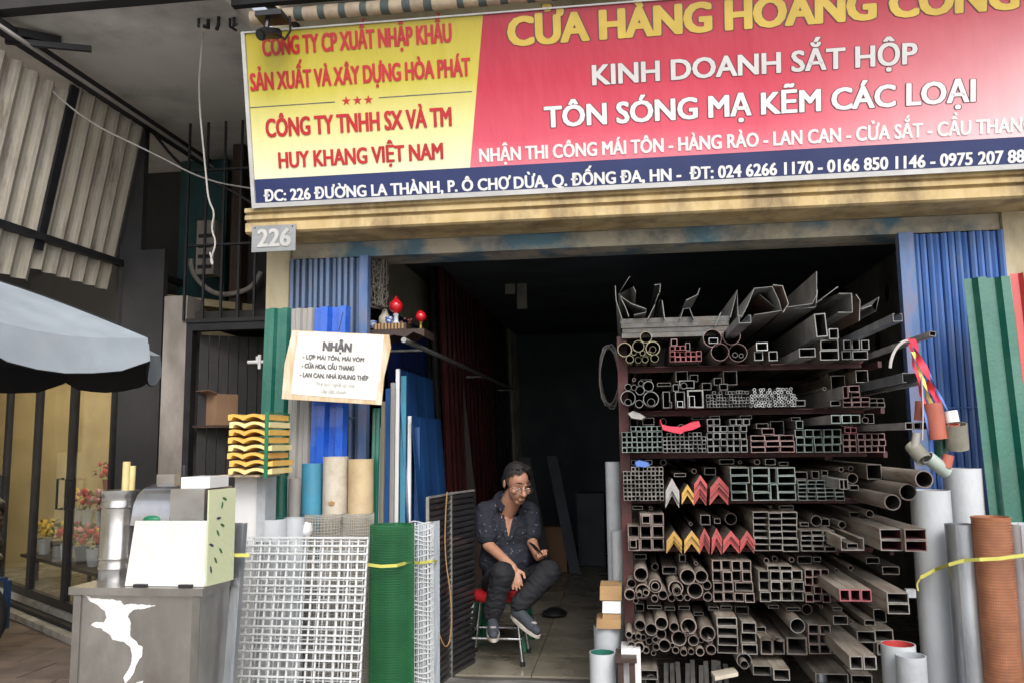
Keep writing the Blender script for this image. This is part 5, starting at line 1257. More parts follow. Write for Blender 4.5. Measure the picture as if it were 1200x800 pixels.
grid(1032, 1057, 619, 645, 1, 2, 'left pair of big flat tubes jutting out of the fifth shelf', 'big dark mouthed flat tube of the left jutting pair on the fifth shelf', Y=-.80, kind='rectangular tube', rim='rim', inside='tube_inside_red', L=2.6, jit=.004)
grid(1061, 1086, 619, 646, 1, 2, 'right pair of big flat tubes jutting out of the fifth shelf', 'big dark mouthed flat tube of the right jutting pair on the fifth shelf', Y=-.85, kind='rectangular tube', rim='rim_pink', inside='tube_inside_red', L=2.6, jit=.004)

# ---- shelf 6
rounds([(751, 672, 8.5), (740, 684, 5.5), (738, 696, 6.5), (753, 692, 8.5), (768, 686, 8), (777, 697, 5.5), (767, 700, 4), (806, 675, 9.5), (822, 675, 8), (792, 689, 9), (815, 692, 9.5), (829, 686, 5.5), (787, 700, 4.2), (797, 700, 4.2), (806, 701, 3.5), (830, 700, 5.5), (745, 703, 3)],
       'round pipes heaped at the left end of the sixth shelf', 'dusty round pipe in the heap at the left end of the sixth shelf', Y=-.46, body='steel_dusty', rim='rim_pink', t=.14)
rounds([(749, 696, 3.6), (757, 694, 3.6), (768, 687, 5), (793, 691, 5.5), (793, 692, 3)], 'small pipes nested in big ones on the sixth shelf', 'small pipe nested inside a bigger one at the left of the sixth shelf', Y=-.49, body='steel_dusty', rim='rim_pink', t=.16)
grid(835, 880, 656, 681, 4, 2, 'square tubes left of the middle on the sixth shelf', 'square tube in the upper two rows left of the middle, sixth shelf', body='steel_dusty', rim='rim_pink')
grid(836, 860, 681.5, 705, 2, 2, 'lower square tubes left of the middle on the sixth shelf', 'square tube in the lower two rows left of the middle, sixth shelf', rim='rim_pink')
rect1(872, 687, 22, 11, YR, 'wide flat tube over two small ones on the sixth shelf', kind='rectangular tube', rim='rim_pink'); grid(861, 884, 694, 705, 2, 1, 'two square tubes under the wide flat tube on the sixth shelf', 'square tube under the wide flat tube on the sixth shelf', rim='rim_pink')
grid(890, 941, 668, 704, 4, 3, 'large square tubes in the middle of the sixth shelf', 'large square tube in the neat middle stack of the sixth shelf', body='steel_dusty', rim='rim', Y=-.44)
grid(899, 928, 662, 667.5, 2, 1, 'two flat tubes on the middle stack of the sixth shelf', 'flat tube lying on the middle stack of the sixth shelf', kind='rectangular tube')
grid(944, 971, 666, 705, 3, 4, 'reddish rimmed square tubes right of the middle on the sixth shelf', 'reddish rimmed square tube in the stack right of the middle, sixth shelf', rim='rim_pink', inside='tube_inside_red')
grid(984, 1021, 690, 704, 3, 1, 'three red rimmed tubes jutting out of the sixth shelf', 'red rimmed square tube in the row of three jutting out of the sixth shelf', Y=-.85, rim='rim_red', inside='tube_inside_red', L=2.6, jit=.003)
grid(1040, 1065, 694, 719, 1, 2, 'two big flat tubes jutting farthest out of the sixth shelf', 'big pale flat tube in the pair jutting farthest out of the sixth shelf', Y=-.95, kind='rectangular tube', L=2.8, jit=.003)
rect1(1044, 668, 21, 10, -.42, 'dark flat tube lying far right on the sixth shelf', kind='rectangular tube', body='steel_dark', rim='steel')

# ---- shelf 7
L7 = [(750, 733, 6.5), (763, 736, 7.5), (775, 729, 8), (740, 756, 5), (749, 757, 6), (761, 752, 4), (775, 744, 6), (779, 757, 7.5), (769, 758, 4), (757, 762, 4), (737, 742, 4), (743, 747, 4), (748, 744, 3.5), (754, 748, 3.5), (768, 748, 3.5), (766, 766, 3), (738, 766, 3), (746, 766, 2.8)]
R7 = [(790, 734, 6), (807, 733, 9.5), (829, 741, 9.5), (796, 748, 9), (813, 751, 6.5), (820, 762, 5), (833, 760, 6), (792, 762, 4), (801, 763, 4.2), (810, 763, 3.6), (822, 750, 3.4), (832, 750, 3), (805, 741, 3), (788, 756, 3)]
rounds(L7, 'left heap of round pipes on the seventh shelf', 'dusty pipe in the left heap of round pipes on the seventh shelf', Y=-.48, rim='rim_pink', t=.15)
rounds(R7, 'right heap of round pipes on the seventh shelf', 'dusty pipe in the right heap of round pipes on the seventh shelf', Y=-.48, rim='rim_pink', t=.15)
grid(841, 864, 723, 766, 1, 4, 'column of four flat tubes on the seventh shelf', 'flat tube in the column right of the round pipes, seventh shelf', kind='rectangular tube', Y=-.5)
grid(869, 886, 728, 741, 1, 1, 'tall pile left of the single round pipe', 'square tube at the top of the pile left of the single round pipe, seventh shelf')
grid(869, 887, 741, 766, 1, 2, 'tall pile left of the single round pipe', 'square tube lower in the pile left of the single round pipe, seventh shelf', kind='square tube')
rounds([(935, 733, 9)], 'single round pipe on the seventh shelf', 'single wide round pipe lying on box tubes in the middle of the seventh shelf', Y=-.5)
grid(922, 946, 746, 767, 1, 1, 'large square tube under the single round pipe', 'large square tube under the single wide round pipe, seventh shelf', rim='steel')
grid(892, 920, 749, 767, 2, 1, 'two square tubes with scraps', 'square tube left of the large one under the round pipe, seventh shelf', rim='steel')
for k, (px, py) in enumerate(((897, 747), (909, 745), (914, 749))): MB().ball(aty(px, py, -.46), (.025, .04, .008), 8, 5).build('steel_scrap', 'steel', None, loc=aty(px, py, -.46), label='%s curled steel scrap on the square tubes left of the round pipe' % ['left', 'middle', 'right'][k], cat='scrap', smooth=60)
grid(948, 986, 731, 766, 3, 3, 'square tubes right of the middle on the seventh shelf', 'square tube in the stack right of the middle, seventh shelf', rim='rim_pink', skip=((2, 2),))
grid(996, 1027, 768, 784, 2, 1, 'two square tubes jutting farthest at the bottom right', 'pale topped square tube of the pair jutting out of the seventh shelf', Y=-.9, L=2.8, jit=.003)
grid(1004, 1048, 738, 766, 2, 2, 'large flat tubes at the right end of the seventh shelf', 'large flat tube at the right end of the seventh shelf', Y=-.42, kind='rectangular tube')
rect1(985, 726, 18, 11, -.42, 'flat tube lying high right of the middle on the seventh shelf', kind='rectangular tube')

# ---- loose lengths lying on top of the stacks, filling the tiers
bpy.context.view_layer.update()
solid = []
for o in bpy.data.objects:
    if o.get('category') in ('steel tube', 'steel pipe', 'angle iron', 'channel bar', 'tube bundle') and o.type == 'MESH':
        vs = [o.matrix_world @ v.co for v in o.data.vertices[:200]]; solid.append((min(v.x for v in vs), max(v.x for v in vs), min(v.z for v in vs), max(v.z for v in vs)))
tops = [2.02] + [z for _, z in SHELF]
SHN = ['second', 'third', 'fourth', 'fifth', 'sixth', 'seventh']
for k in range(1, 7):
    zs_, zn = SHELF[k][1], SHELF[k - 1][1] - .036; x = X0r + .03
    while x < X1r - .02:
        w_ = random.uniform(.035, .085); top = max([s_[3] for s_ in solid if s_[0] < x + w_ and s_[1] > x and zs_ - .03 < s_[2] < zn] + [zs_]); gap = zn - top
        if top > zs_ + .03 and gap > .022:
            h_ = min(gap - .006, random.choice((.02, .028, .04, w_))); z = top + .002
            if random.random() < .35: inst(round_mesh(min(h_, w_) / 2, 2.2, .003, 'steel', 'rim_brown'), 'round_pipe', (x + w_ / 2, rj(.09) - .27, z + min(h_, w_) / 2), (0, rj(3), rj(.006)), label='loose pipe lying on the stacks', cat='steel pipe', group='loose pipes lying on the stacks of the %s shelf' % SHN[k - 1])
            else: inst(rect_mesh(w_ * .95, h_, 2.2, .0028, 'steel', 'rim'), 'rectangular_tube', (x + w_ / 2, rj(.09) - .27, z + h_ / 2), (0, 0, rj(.006)), label='loose tube lying on the stacks', cat='steel tube', group='loose tubes lying on the stacks of the %s shelf' % SHN[k - 1])
        x += w_ + random.uniform(.002, .03)

# ---- below the last shelf: offcuts standing and lying on the floor
for k in range(13):
    px = 752 + k * 8.2; a = aty(px, 800, -.30 + rj(.04)); h = aty(px, 772 + random.uniform(-1, 6), -.3).z
    MB().prism([(0, 0), (.024, 0), (.024, .004), (.004, .004), (.004, .024), (0, .024)], (a.x, -.32 + rj(.03), 0.001), (1, 0, 0), (0, 1, 0), (rj(.01), rj(.01), h)).build('short_offcut', 'steel_dark', None, loc=(a.x, -.3, 0), label='dark short steel offcut standing upright under the bottom shelf', cat='offcut', group='offcuts standing under the bottom shelf')
for k, (px, py, w_, h_, Y, l) in enumerate(((758, 790, 26, 12, -.5, 'left'), (893, 785, 22, 12, -.5, 'second'), (916, 790, 20, 14, -.55, 'third'), (975, 796, 40, 16, -.5, 'wide'), (1010, 797, 26, 14, -.4, 'rightmost'))):
    rect1(px, py, w_, h_, Y, '%s short flat tube lying under the bottom shelf' % l, kind='rectangular tube', L=.8, group='tubes lying under the bottom shelf')
for k, (px, py, r) in enumerate(((763, 797, 7), (873, 775, 9), (872, 778, 5))):
    rounds([(px, py, r)], 'pipes lying under the bottom shelf', ['small round pipe lying at the lower left under the bottom shelf', 'wide round pipe hung under the bottom shelf at the middle', 'pipe nested in the wide one under the bottom shelf'][k], Y=-.46, L=.8)
q = aty(838, 797, -.5); MB().obox(q, (.12, .02, .02), (-.01, .1, 0), (0, 0, .02)).build('pale_offcut', 'cream_roll', None, loc=q, label='pale wooden offcut lying under the middle of the bottom shelf', cat='offcut')
q = aty(963, 788, -.46)
tube_thing('tape_roll', (q.x, -.42, .155), .035, .11, 'galv', 'shiny metal tape roll standing under the right part of the bottom shelf', 'roll', th=.01)
MB().box((.95, -.5, 0), (1.2, -.2, .15)).build('steel_block', 'steel_dark', None, loc=(.95, -.5, 0), label='dark steel block under the shiny metal tape roll', cat='block')

# ---- goods on the doorway side of the rack
def pipe_px(px0, px1, pyt, Y, m_, label, zb_=0, group=None, inside='pale_grey', name='plastic_pipe', cat='pipe', th=.004, tilt=(0, 0)): return roll(px0, px1, pyt, Y, m_, label, name, cat, inside, th, zb_, tilt, group)
pipe_px(709, 727, 541, -.05, 'pale_grey', 'tall pale grey pipe standing just left of the pipe rack', th=.006)
pipe_px(716, 730, 622, -.14, 'white_pipe', 'shorter white pipe standing against the tall grey one by the rack', zb_=.0)
for k, (x0_, x1_, y0_, y1_, m_, l, nm_) in enumerate(((703, 728, 702, 685, 'wood', 'orange tinted wood block wedged high against the rack post', 'wood_block'), (706, 727, 717, 703, 'white_plastic', 'white wrapped packet between the two wood blocks by the rack', 'white_packet'), (706, 727, 724, 718, 'wood', 'thin brown wood slat under the white packet by the rack', 'wood_block'), (699, 727, 735, 724, 'wood', 'splintered pale wood block resting on the grey bucket', 'wood_block'))):
    a, b = aty(x0_, y0_, -.36), aty(x1_, y1_, -.36)
    MB().obox((a.x, -.38, a.z), (b.x - a.x, 0, 0), (.0, .18, 0), (.003, 0, b.z - a.z - .002)).build(nm_, m_, None, loc=(a.x, -.38, a.z), label=l, cat='wood block' if m_ == 'wood' else 'packet')
pipe_px(695, 726, 736, -.36, 'pale_grey', 'pale grey cut pipe standing under the splintered wood block', inside='pale_grey')
pipe_px(690, 721, 767, -.52, 'white_pipe', 'white cut pipe with green inside standing lowest by the rack foot', inside='green_paint', th=.005)
a = aty(728, 762, -.5); MB().box((a.x, -.52, .0), (a.x + .10, -.36, .42)).build('paint_tin', 'white_plastic', None, loc=(a.x, -.5, 0), label='white square tin with a red label at the foot of the rack post', cat='tin')
bpy.data.objects['paint_tin'].scale.z = .9
a = aty(722, 790, -.55); b = aty(746, 768, -.55); MB().box((a.x, -.62, b.z - .02), (b.x, -.40, b.z)).box((a.x + .01, -.60, 0), (a.x + .04, -.57, b.z - .021)).box((b.x - .04, -.60, 0), (b.x - .01, -.57, b.z - .021)).build('small_bench', 'dark_wood', None, loc=(a.x, -.55, 0), label='small brown wooden stand at the lower left foot of the rack', cat='stand')
# coiled grey cable hanging at rack's left
m = MB(); P = []
for t in range(60):
    a = t * .42; r_ = .17 + .02 * math.sin(t * .9); P.append(aty(716, 440, .3) + Vector((.35 * r_ * math.cos(a) - .01, t * .0012, 1.2 * r_ * math.sin(a))))
m.tube(P, .006, 5); m.build('cable_coil', 'steel_dark', None, loc=P[0], smooth=60, label='dark cable coil hanging on the left side of the rack', cat='cable')
# ================================================================= RIGHT SIDE
pipe_px(1074, 1121, 575, -.62, 'white_pipe', 'thickest white upright pipe just right of the rack', inside='pale_grey', th=.006)
pipe_px(1114, 1158, 549, -.38, 'white_pipe', 'white upright pipe rising tallest behind the thickest one, by the green sheet', inside='pale_grey', th=.005)
for px, y_, l in ((0, 0, 0),): pass
c_ = bpy.data.objects['plastic_pipe.004'] if 'plastic_pipe.004' in bpy.data.objects else None
def wrapped(px0, px1, pyt, Y, m_, label):
    """loosely rolled sheet with an overlapping edge"""
    a = aty(px0, pyt, Y); b = aty(px1, pyt, Y); r_ = (b.x - a.x) / 2; c = Vector(((a.x + b.x) / 2, Y + r_, 0)); h = a.z; m = MB(); n = 64; vs = []
    for i in range(n):
        t = i / (n - 1); an = -2.2 + t * 2 * PI * 1.6; rr = r_ * (1 - .12 * t) * (1 + .03 * math.sin(an * 3)); vs.append((rr * math.cos(an), rr * math.sin(an)))
    pr = vs + [(x * .985, y * .985) for x, y in vs[::-1]]
    k = len(pr); vv = [c + Vector((x, y, 0)) for x, y in pr] + [c + Vector((x, y, h)) for x, y in pr]
    fs_ = [(i, (i + 1) % k, k + (i + 1) % k, k + i) for i in range(k)]
    fs_ += [(k + i, k + i + 1, 2 * k - 2 - i, 2 * k - 1 - i) for i in range(n - 1)]
    m.add(vv, fs_); return m.build('sheet_roll', m_, None, loc=c, label=label, cat='roll', smooth=50)
wrapped(1113, 1149, 615, -.80, 'galv', 'shiny loosely rolled metal sheet between the thick white pipe and orange roll')
wrapped(1189, 1232, 615, -.86, 'white_pipe', 'pale rolled sheet cut off by the right edge of the photo')
# orange perforated roll: punched tube wall as a lattice
a = aty(1147, 607, -.88); b = aty(1192, 607, -.88); r_ = (b.x - a.x) / 2; c = Vector(((a.x + b.x) / 2, -.88 + r_, 0)); h = a.z
orr = thing('mesh_roll', c, 'orange brown roll of perforated plastic mesh at the right, under the yellow strap', 'mesh roll')
m = MB(); n1, n2 = 54, int(h / .0135)
for j in range(n2 + 1):
    for i in range(n1):
        an = 2 * PI * (i + .5 * (j % 2)) / n1; rr = r_ * (1 + .02 * math.sin(an * 3 + j * .05)); m.v.append(c + Vector((rr * math.cos(an), rr * math.sin(an), j * h / n2)))
k0 = len(m.v); 
for j in range(n2):
    for i in range(n1):
        i2 = (i + 1) % n1; o = j % 2
        p, q, s_, t_ = (j * n1 + i, j * n1 + i2, (j + 1) * n1 + (i2 if o else i2), (j + 1) * n1 + i)
        # frame of the cell with a small hole
        P = [m.v[p], m.v[q], m.v[s_], m.v[t_]]; ce = (P[0] + P[1] + P[2] + P[3]) / 4; k = len(m.v)
        m.v += [ce + (v - ce) * .45 for v in P]
        for e in range(4): m.f.append([[p, q, s_, t_][e], [p, q, s_, t_][(e + 1) % 4], k + (e + 1) % 4, k + e]); m.m.append(0)
m.build('mesh_layer', 'orange_mesh', orr, kind='stuff')
MB().lathe([(r_ * .9, 0.01), (r_ * .9, h - .01)], 28, c).build('inner_layer', 'rust', orr, smooth=50)
MB().lathe([(r_ * 1.0, h - .012), (r_ * 1.03, h), (r_ * .97, h + .002), (r_ * .95, h - .01)], 28, c, close=True).build('rim', 'orange_mesh', orr, smooth=50)
pipe_px(1038, 1079, 758, -.86, 'white_pipe', 'short white pipe with red inside standing in front of the rack at right', inside='red_paint', th=.006)
pipe_px(1055, 1091, 771, -1.0, 'pale_grey', 'short pale grey pipe standing in front of the red lined one', inside='pale_grey', th=.006)
strap([aty(1079, 676, -.66), aty(1096, 667, -.66), aty(1112, 661, -.80), aty(1130, 656, -.835), aty(1148, 655, -.90), aty(1170, 654, -.915), aty(1200, 650, -.915), aty(1225, 648, -.90)], .004, 'yellow strap round the upright pipes and orange roll at right')
wire('strap_end', [aty(1079, 676, -.66), aty(1074, 684, -.65), aty(1076, 692, -.66)], .004, 'strap_yellow', 'loose knotted end of the right yellow strap', 'strap')
# leaning ribbed sheets
def leanR(px_tl, px_tr, pyt, Y, m_, label, period, amp, dx=.06, dtop=.1):
    a = aty(px_tl, pyt, Y + dtop); b = aty(px_tr, pyt, Y + dtop); Vv = Vector((-dx, dtop, a.z)); o = Vector((a.x + dx, Y, 0))
    return sheet('corrugated_sheet', o, (1, 0, 0), Vv, b.x - a.x, period, amp, m_, None, kind='trap', N=(0, 1, 0), label=label, cat='metal sheet')
leanR(1129, 1183, 327, -.42, 'green_paint', 'tall glossy green ribbed sheet leaning on the right blue gate', .135, .045, .03)
leanR(1184, 1260, 321, -.40, 'red_paint', 'red ribbed sheet at the right edge beside the glossy green one', .12, .03, .02)
# tangle of pipe cut-offs hung on ribbons from a jutting bar
hb = aty(1093, 391, -1.18)
c = hb; inst(rect_mesh(.028, .022, 2.9, .0025, 'galv_dull', 'rim'), 'square_tube', (c.x, c.y, c.z), (0, .2, 0), label='thin tube jutting over the blue gate with ribbons tied on it', cat='steel tube')
wire('bent_rod', [aty(1066, 399, -1.1), aty(1058, 400, -1.12), aty(1049, 409, -1.13), aty(1044, 422, -1.14), aty(1043, 431, -1.14)], .007, 'cable_white', 'bent pale rod curling left of the hanging ribbons', 'rod')
def ribbon(pts, wd, m_, label):
    P = [Vector(p) for p in pts]; m = MB(); k = 0
    for i, p in enumerate(P):
        tw = Vector((math.cos(i * .8), .5 * math.sin(i * .8), 0)).normalized() * wd / 2
        m.v += [p - tw, p + tw, p + tw + Vector((0, .002, 0)), p - tw + Vector((0, .002, 0))]
    for i in range(len(P) - 1):
        for e in range(4): m.f.append([i * 4 + e, i * 4 + (e + 1) % 4, i * 4 + 4 + (e + 1) % 4, i * 4 + 4 + e]); m.m.append(0)
    m.build('ribbon', m_, None, loc=P[0], label=label, cat='ribbon', smooth=70)
def seq(a, b, n, w_=0): return [aty(a[0] + (b[0] - a[0]) * i / n + w_ * math.sin(i * 1.7), a[1] + (b[1] - a[1]) * i / n, -1.15 + .01 * math.sin(i)) for i in range(n + 1)]
ribbon(seq((1068, 397), (1103, 480), 10, 1.5), .035, 'ribbon_red', 'broad red pink plastic ribbon slanting down to the red cut-off')
ribbon(seq((1066, 403), (1084, 478), 9, 1.0), .014, 'ribbon_red', 'narrow red ribbon left of the broad one')
ribbon(seq((1070, 412), (1092, 475), 8, .8), .018, 'ribbon_yellow', 'yellow ribbon tied down to the red brown cut-off')
ribbon(seq((1085, 430), (1112, 485), 6, .8), .012, 'ribbon_blue', 'blue violet ribbon on the right of the hanging bundle')
ribbon(seq((1077, 445), (1092, 532), 8, .8), .010, 'ribbon_blue', 'blue ribbon reaching lowest in the hanging bundle')
wire('twine', [aty(1080, 440, -1.16), aty(1082, 480, -1.16), aty(1081, 515, -1.16)], .003, 'cable_white', 'thin white cord hanging in the middle of the ribbons', 'cord')
def cutoff(px, py, r, ln, ax, m_, ins, label, Y=-1.14, taper=1.0):
    c = aty(px, py, Y); rr = aty(px + r, py, Y).x - c.x; d = Vector(ax).normalized(); L_ = aty(px + ln, py, Y).x - c.x
    m = MB(); P0_, P1_ = c - d * L_ / 2, c + d * L_ / 2
    up = Vector((0, 0, 1)) if abs(d.z) < .8 else Vector((1, 0, 0)); x = (up - d * up.dot(d)).normalized(); y = d.cross(x); seg = 20
    for p, q in ((P0_, rr), (P1_, rr * taper), (P1_, rr * taper - .004), (P0_, rr - .004)):
        for j in range(seg): a = 2 * PI * j / seg; m.v.append(p + (x * math.cos(a) + y * math.sin(a)) * q)
    for q, mi in ((0, 0), (1, 1), (2, 1), (3, 1)):
        for j in range(seg): m.f.append([q * seg + j, q * seg + (j + 1) % seg, ((q + 1) % 4) * seg + (j + 1) % seg, ((q + 1) % 4) * seg + j]); m.m.append(mi)
    m.build('pipe_cutoff', [m_, ins], None, loc=c, label=label, cat='pipe piece', group='pipe pieces hung as samples over the rack end', smooth=40)
cutoff(1096, 493, 11, 45, (.08, 0, -1), 'terracotta', 'terracotta', 'upright brick red pipe piece in the middle of the hanging samples')
cutoff(1079, 481, 7, 24, (-.1, .1, -1), 'terracotta', 'terracotta', 'smaller red piece behind the brick red one in the hanging samples', -1.08)
cutoff(1115, 488, 8, 14, (.1, -.1, -1), 'white_plastic', 'white_plastic', 'short white piece above the olive one in the hanging samples')
cutoff(1121, 511, 13, 32, (-.1, -.25, 1), 'olive_pipe', 'olive_pipe', 'widest olive pipe piece at the right of the hanging samples')
cutoff(1118, 504, 7, 16, (-.1, -.3, 1), 'terracotta', 'terracotta', 'small red piece stuck in the widest olive one', -1.16)
cutoff(1076, 530, 9.5, 26, (.3, -.6, -.7), 'olive_pipe', 'olive_pipe', 'olive pipe piece tipped forward at the left of the hanging samples')
cutoff(1073, 517, 5, 22, (.25, 0, 1), 'grey_sheet', 'tube_inside', 'narrow grey elbow piece above the tipped olive one in the samples')
cutoff(1098, 544, 8.5, 32, (-.8, -.3, .62), 'pale_green', 'pale_grey', 'pale green pipe piece slanting lowest in the hanging samples')
cutoff(1110, 540, 6.5, 16, (.3, 0, 1), 'terracotta', 'terracotta', 'small red brown piece right of the slanting pale green one')
cutoff(1103, 521, 7, 30, (.05, 0, 1), 'green_paint', 'tube_inside', 'dark green piece under the brick red one in the samples', -1.06)
a = aty(1062, 690, -.6); b = aty(1074, 700, -.6); MB().box((a.x, -.6, b.z), (b.x, -.57, a.z)).build('metal_tag', 'pale_grey', None, loc=(a.x, -.6, b.z), label='small blue grey tag hanging beside the jutting pair at sixth shelf', cat='tag')

# ================================================================= INSIDE THE SHOP
XL = -1.55
def inner(name, px0, px1, pyt, X, m_, label, kind='trap', period=.16, amp=.03, h=None):
    """sheet standing against the left wall, its length along Y"""
    a = atx(px0, 600, X); b = atx(px1, 600, X); z = h or atx(px0, pyt, X).z; w_ = abs(b.y - a.y)
    return sheet(name, (X + .12, a.y, 0.003), (0, 1, 0), (-.12, 0, z), w_, period, amp, m_, None, kind=kind, N=(-1, 0, 0), label=label, cat='metal sheet')
inner('corrugated_sheet', 449, 499, 292, -1.86, 'cream_sheet', 'cream ribbed sheet standing deepest on the left wall behind the altar shelf', period=.07, amp=.02, kind='rib')
inner('steel_sheet', 450, 500, 322, -1.72, 'navy_sheet', 'dark navy sheet standing in front of the cream ribbed one', period=.4, amp=.01, h=2.45)
inner('steel_sheet', 466, 507, 432, -1.46, 'blue_mid', 'blue sheet behind the trim profiles left of the man', period=.5, amp=.006)
inner('steel_sheet', 482, 517, 488, -1.38, 'blue_mid', 'shorter blue sheet standing in front of the taller blue one', period=.5, amp=.006)
inner('corrugated_sheet', 502, 524, 288, -1.68, 'black_sheet', 'shiny dark ribbed sheet catching light beside the maroon sheets', period=.1, amp=.045, kind='sine')
inner('corrugated_sheet', 512, 552, 290, -1.60, 'maroon_sheet', 'dark maroon ribbed sheet behind the seated man at left', period=.2, amp=.035)
inner('corrugated_sheet', 554, 572, 320, -1.60, 'maroon_sheet', 'second maroon ribbed sheet deeper in the shop', period=.2, amp=.035)
inner('corrugated_sheet', 574, 592, 350, -1.60, 'black_sheet', 'black ribbed sheet beyond the maroon ones inside the shop', period=.2, amp=.035)
inner('corrugated_sheet', 594, 612, 320, -1.58, 'grimy_wall', 'dull grey ribbed sheet deepest along the left wall', period=.2, amp=.035)
a, b = atx(487, 402, -1.33), atx(640, 482, -1.33)
MB().tube([(-1.36, -.0, a.z), (-1.36, 5.2, a.z + .02)], .018, 8).build('hand_rail', 'galv_dull', None, loc=(-1.36, 0, a.z), smooth=40, label='grey pipe rail running back along the sheets on the left wall', cat='rail')
for y in (.6, 3.0, 5.1): MB().tube([(-1.36, y, a.z - .0), (-2.1, y, a.z)], .01, 6).build('rail_bracket', 'galv_dull', bpy.data.objects['hand_rail'])
# slanting loose boards deep inside
for px, m_, l, Xs in ((556, 'dark_wood', 'dark narrow plank leaning against the maroon sheets', .02), (636, 'panel_grey', 'dark board leaning behind the seated man', .5), (668, 'room_wall', 'dim leaning board at the far back left of the doorway', .9)):
    q = atz(px, 705 - (px - 556) * .3, 0); MB().obox((q.x, q.y, 0.003), (.12, 0, 0), (0, .02, 0), (-.25, .1, 1.3 if px > 600 else 2.2)).build('plank', m_, None, loc=(q.x, q.y, 0), label=l, cat='plank')
# unlit tube lamp on the ceiling
a, b = aty(692, 308, 3.4), aty(806, 297, 3.4)
tlp = thing('tube_lamp', (a.x, 3.4, a.z), 'unlit fluorescent tube fitting high in the dark shop interior', 'lamp')
MB().box((a.x, 3.37, a.z), (b.x, 3.43, a.z + .05)).build('fitting', 'tube_lamp', tlp); MB().tube([(a.x + .02, 3.4, a.z - .02), (b.x - .02, 3.4, a.z - .02)], .014, 8).build('tube', 'white_plastic', tlp)
for x in (a.x + .2, b.x - .2): MB().box((x, 3.39, a.z + .051), (x + .015, 3.41, 3.02)).build('hanger', 'black_steel', tlp)
for px, py0, py1 in ((592, 308, 345), (606, 310, 362)):
    q = aty(px, py1, 3.0); q2 = aty(px + 11, py0, 3.0); MB().box((q.x, 3.0, q.z), (q2.x, 3.02, 3.02)).build('hanging_banner', 'grimy_wall', None, loc=(q.x, 3, q.z), label='%s dim pale strip hanging from the ceiling deep in the shop' % ('left' if px < 600 else 'right'), cat='strip')
# goods glimpsed in the back
random.seed(4)
for k in range(6):
    x, y = -1.0 + k * .42, 4.6 + .5 * (k % 3); hh = .5 + .35 * ((k * 7) % 4) / 3
    MB().box((x, y, 0.003), (x + .32, y + .35, hh)).box((x + .02, y - .01, .05), (x + .3, y - .001, hh - .05)).build('stored_carton', ['cardboard', 'room_wall', 'grimy_wall'][k % 3], None, loc=(x, y, 0), label='dim stored carton at the back of the shop, %s from left' % ['first', 'second', 'third', 'fourth', 'fifth', 'sixth'][k], cat='box', group='cartons at the back of the shop')

# ---- altar shelf with red lamps
a = aty(434, 392, .12); b = aty(500, 392, .12); zs = aty(465, 384, .12).z
al = thing('altar_shelf', (a.x, .12, zs), 'dark little altar shelf beside the left gate holding red lamps and cups', 'shelf')
MB().prism([(0, 0), (b.x - a.x, 0), (b.x - a.x, .05), (b.x - a.x - .07, .02), (b.x - a.x - .12, .05), (b.x - a.x - .2, .035), (.08, .06), (0, .05)], (a.x, .05, zs - .02), (1, 0, 0), (0, 0, -1), (0, .28, 0)).build('board', 'dark_wood', al)
MB().box((a.x + .04, .06, zs - .0195), (b.x - .12, .30, zs + .022)).build('tray', 'dark_wood', al)
for k in range(9): x = a.x + .05 + k * .022; MB().box((x, .052, zs - .016), (x + .012, .0595, zs + .02)).build('tray_post', 'wood', al)
def lathe_thing(name, c, parts, label, cat, group=None):
    t = thing(name, c, label, cat, group)
    for n_, pr, m_ in parts: MB().lathe(pr, 20, c).build(n_, m_, t, smooth=45)
    return t
q = aty(464, 384, .14); q.z = zs + .023
lathe_thing('altar_lamp', q, [('stand', [(0, 0), (.026, 0), (.03, .01), (.016, .02), (.014, .055), (.022, .066), (.012, .072)], 'porcelain'), ('bulb', [(.012, .072), (.032, .088), (.046, .115), (.042, .142), (.022, .162), (.008, .178), (.0, .192)], 'lamp_red')], 'larger red bud shaped lamp on a white stem on the altar shelf', 'lamp', 'red altar lamps')
q = aty(493, 394, .16); q.z = zs - .018
lathe_thing('altar_lamp', q, [('stand', [(0, 0), (.018, 0), (.02, .01), (.009, .018), (.009, .05), (.016, .058)], 'brass'), ('bulb', [(.01, .058), (.028, .07), (.036, .09), (.03, .112), (.012, .128), (0, .135)], 'lamp_red')], 'smaller red lamp on a brass stem at the right end of the altar shelf', 'lamp', 'red altar lamps')
q = aty(451, 384, .2); q.z = zs + .023
lathe_thing('altar_jar', q, [('jar', [(0, 0), (.03, 0), (.042, .03), (.04, .06), (.022, .085), (.02, .1), (.012, .115), (0, .12)], 'cream_roll')], 'cream gourd shaped jar left of the larger red lamp', 'jar')
for px, l in ((437, 'blue and white cup at the left end of the altar shelf'), (456, 'blue and white cup in front of the cream jar')):
    q = aty(px, 384, .1); q.z = zs + (.023 if px > 440 else .0); lathe_thing('tea_cup', q, [('cup', [(0, 0), (.016, 0), (.024, .02), (.026, .045), (.023, .045), (.02, .02), (0, .008)], 'porcelain_blue')], l, 'cup', 'cups on the altar shelf')
q = aty(476, 381, .16); m = MB()
for k in range(14): m.ball(q + Vector((rj(.04), rj(.03), rj(.02) + .02)), .011, 7, 5)
m.build('fruit_heap', 'maroon_sheet', None, loc=q, kind='stuff', label='small heap of dark red fruit beside the larger altar lamp', cat='fruit', smooth=60)
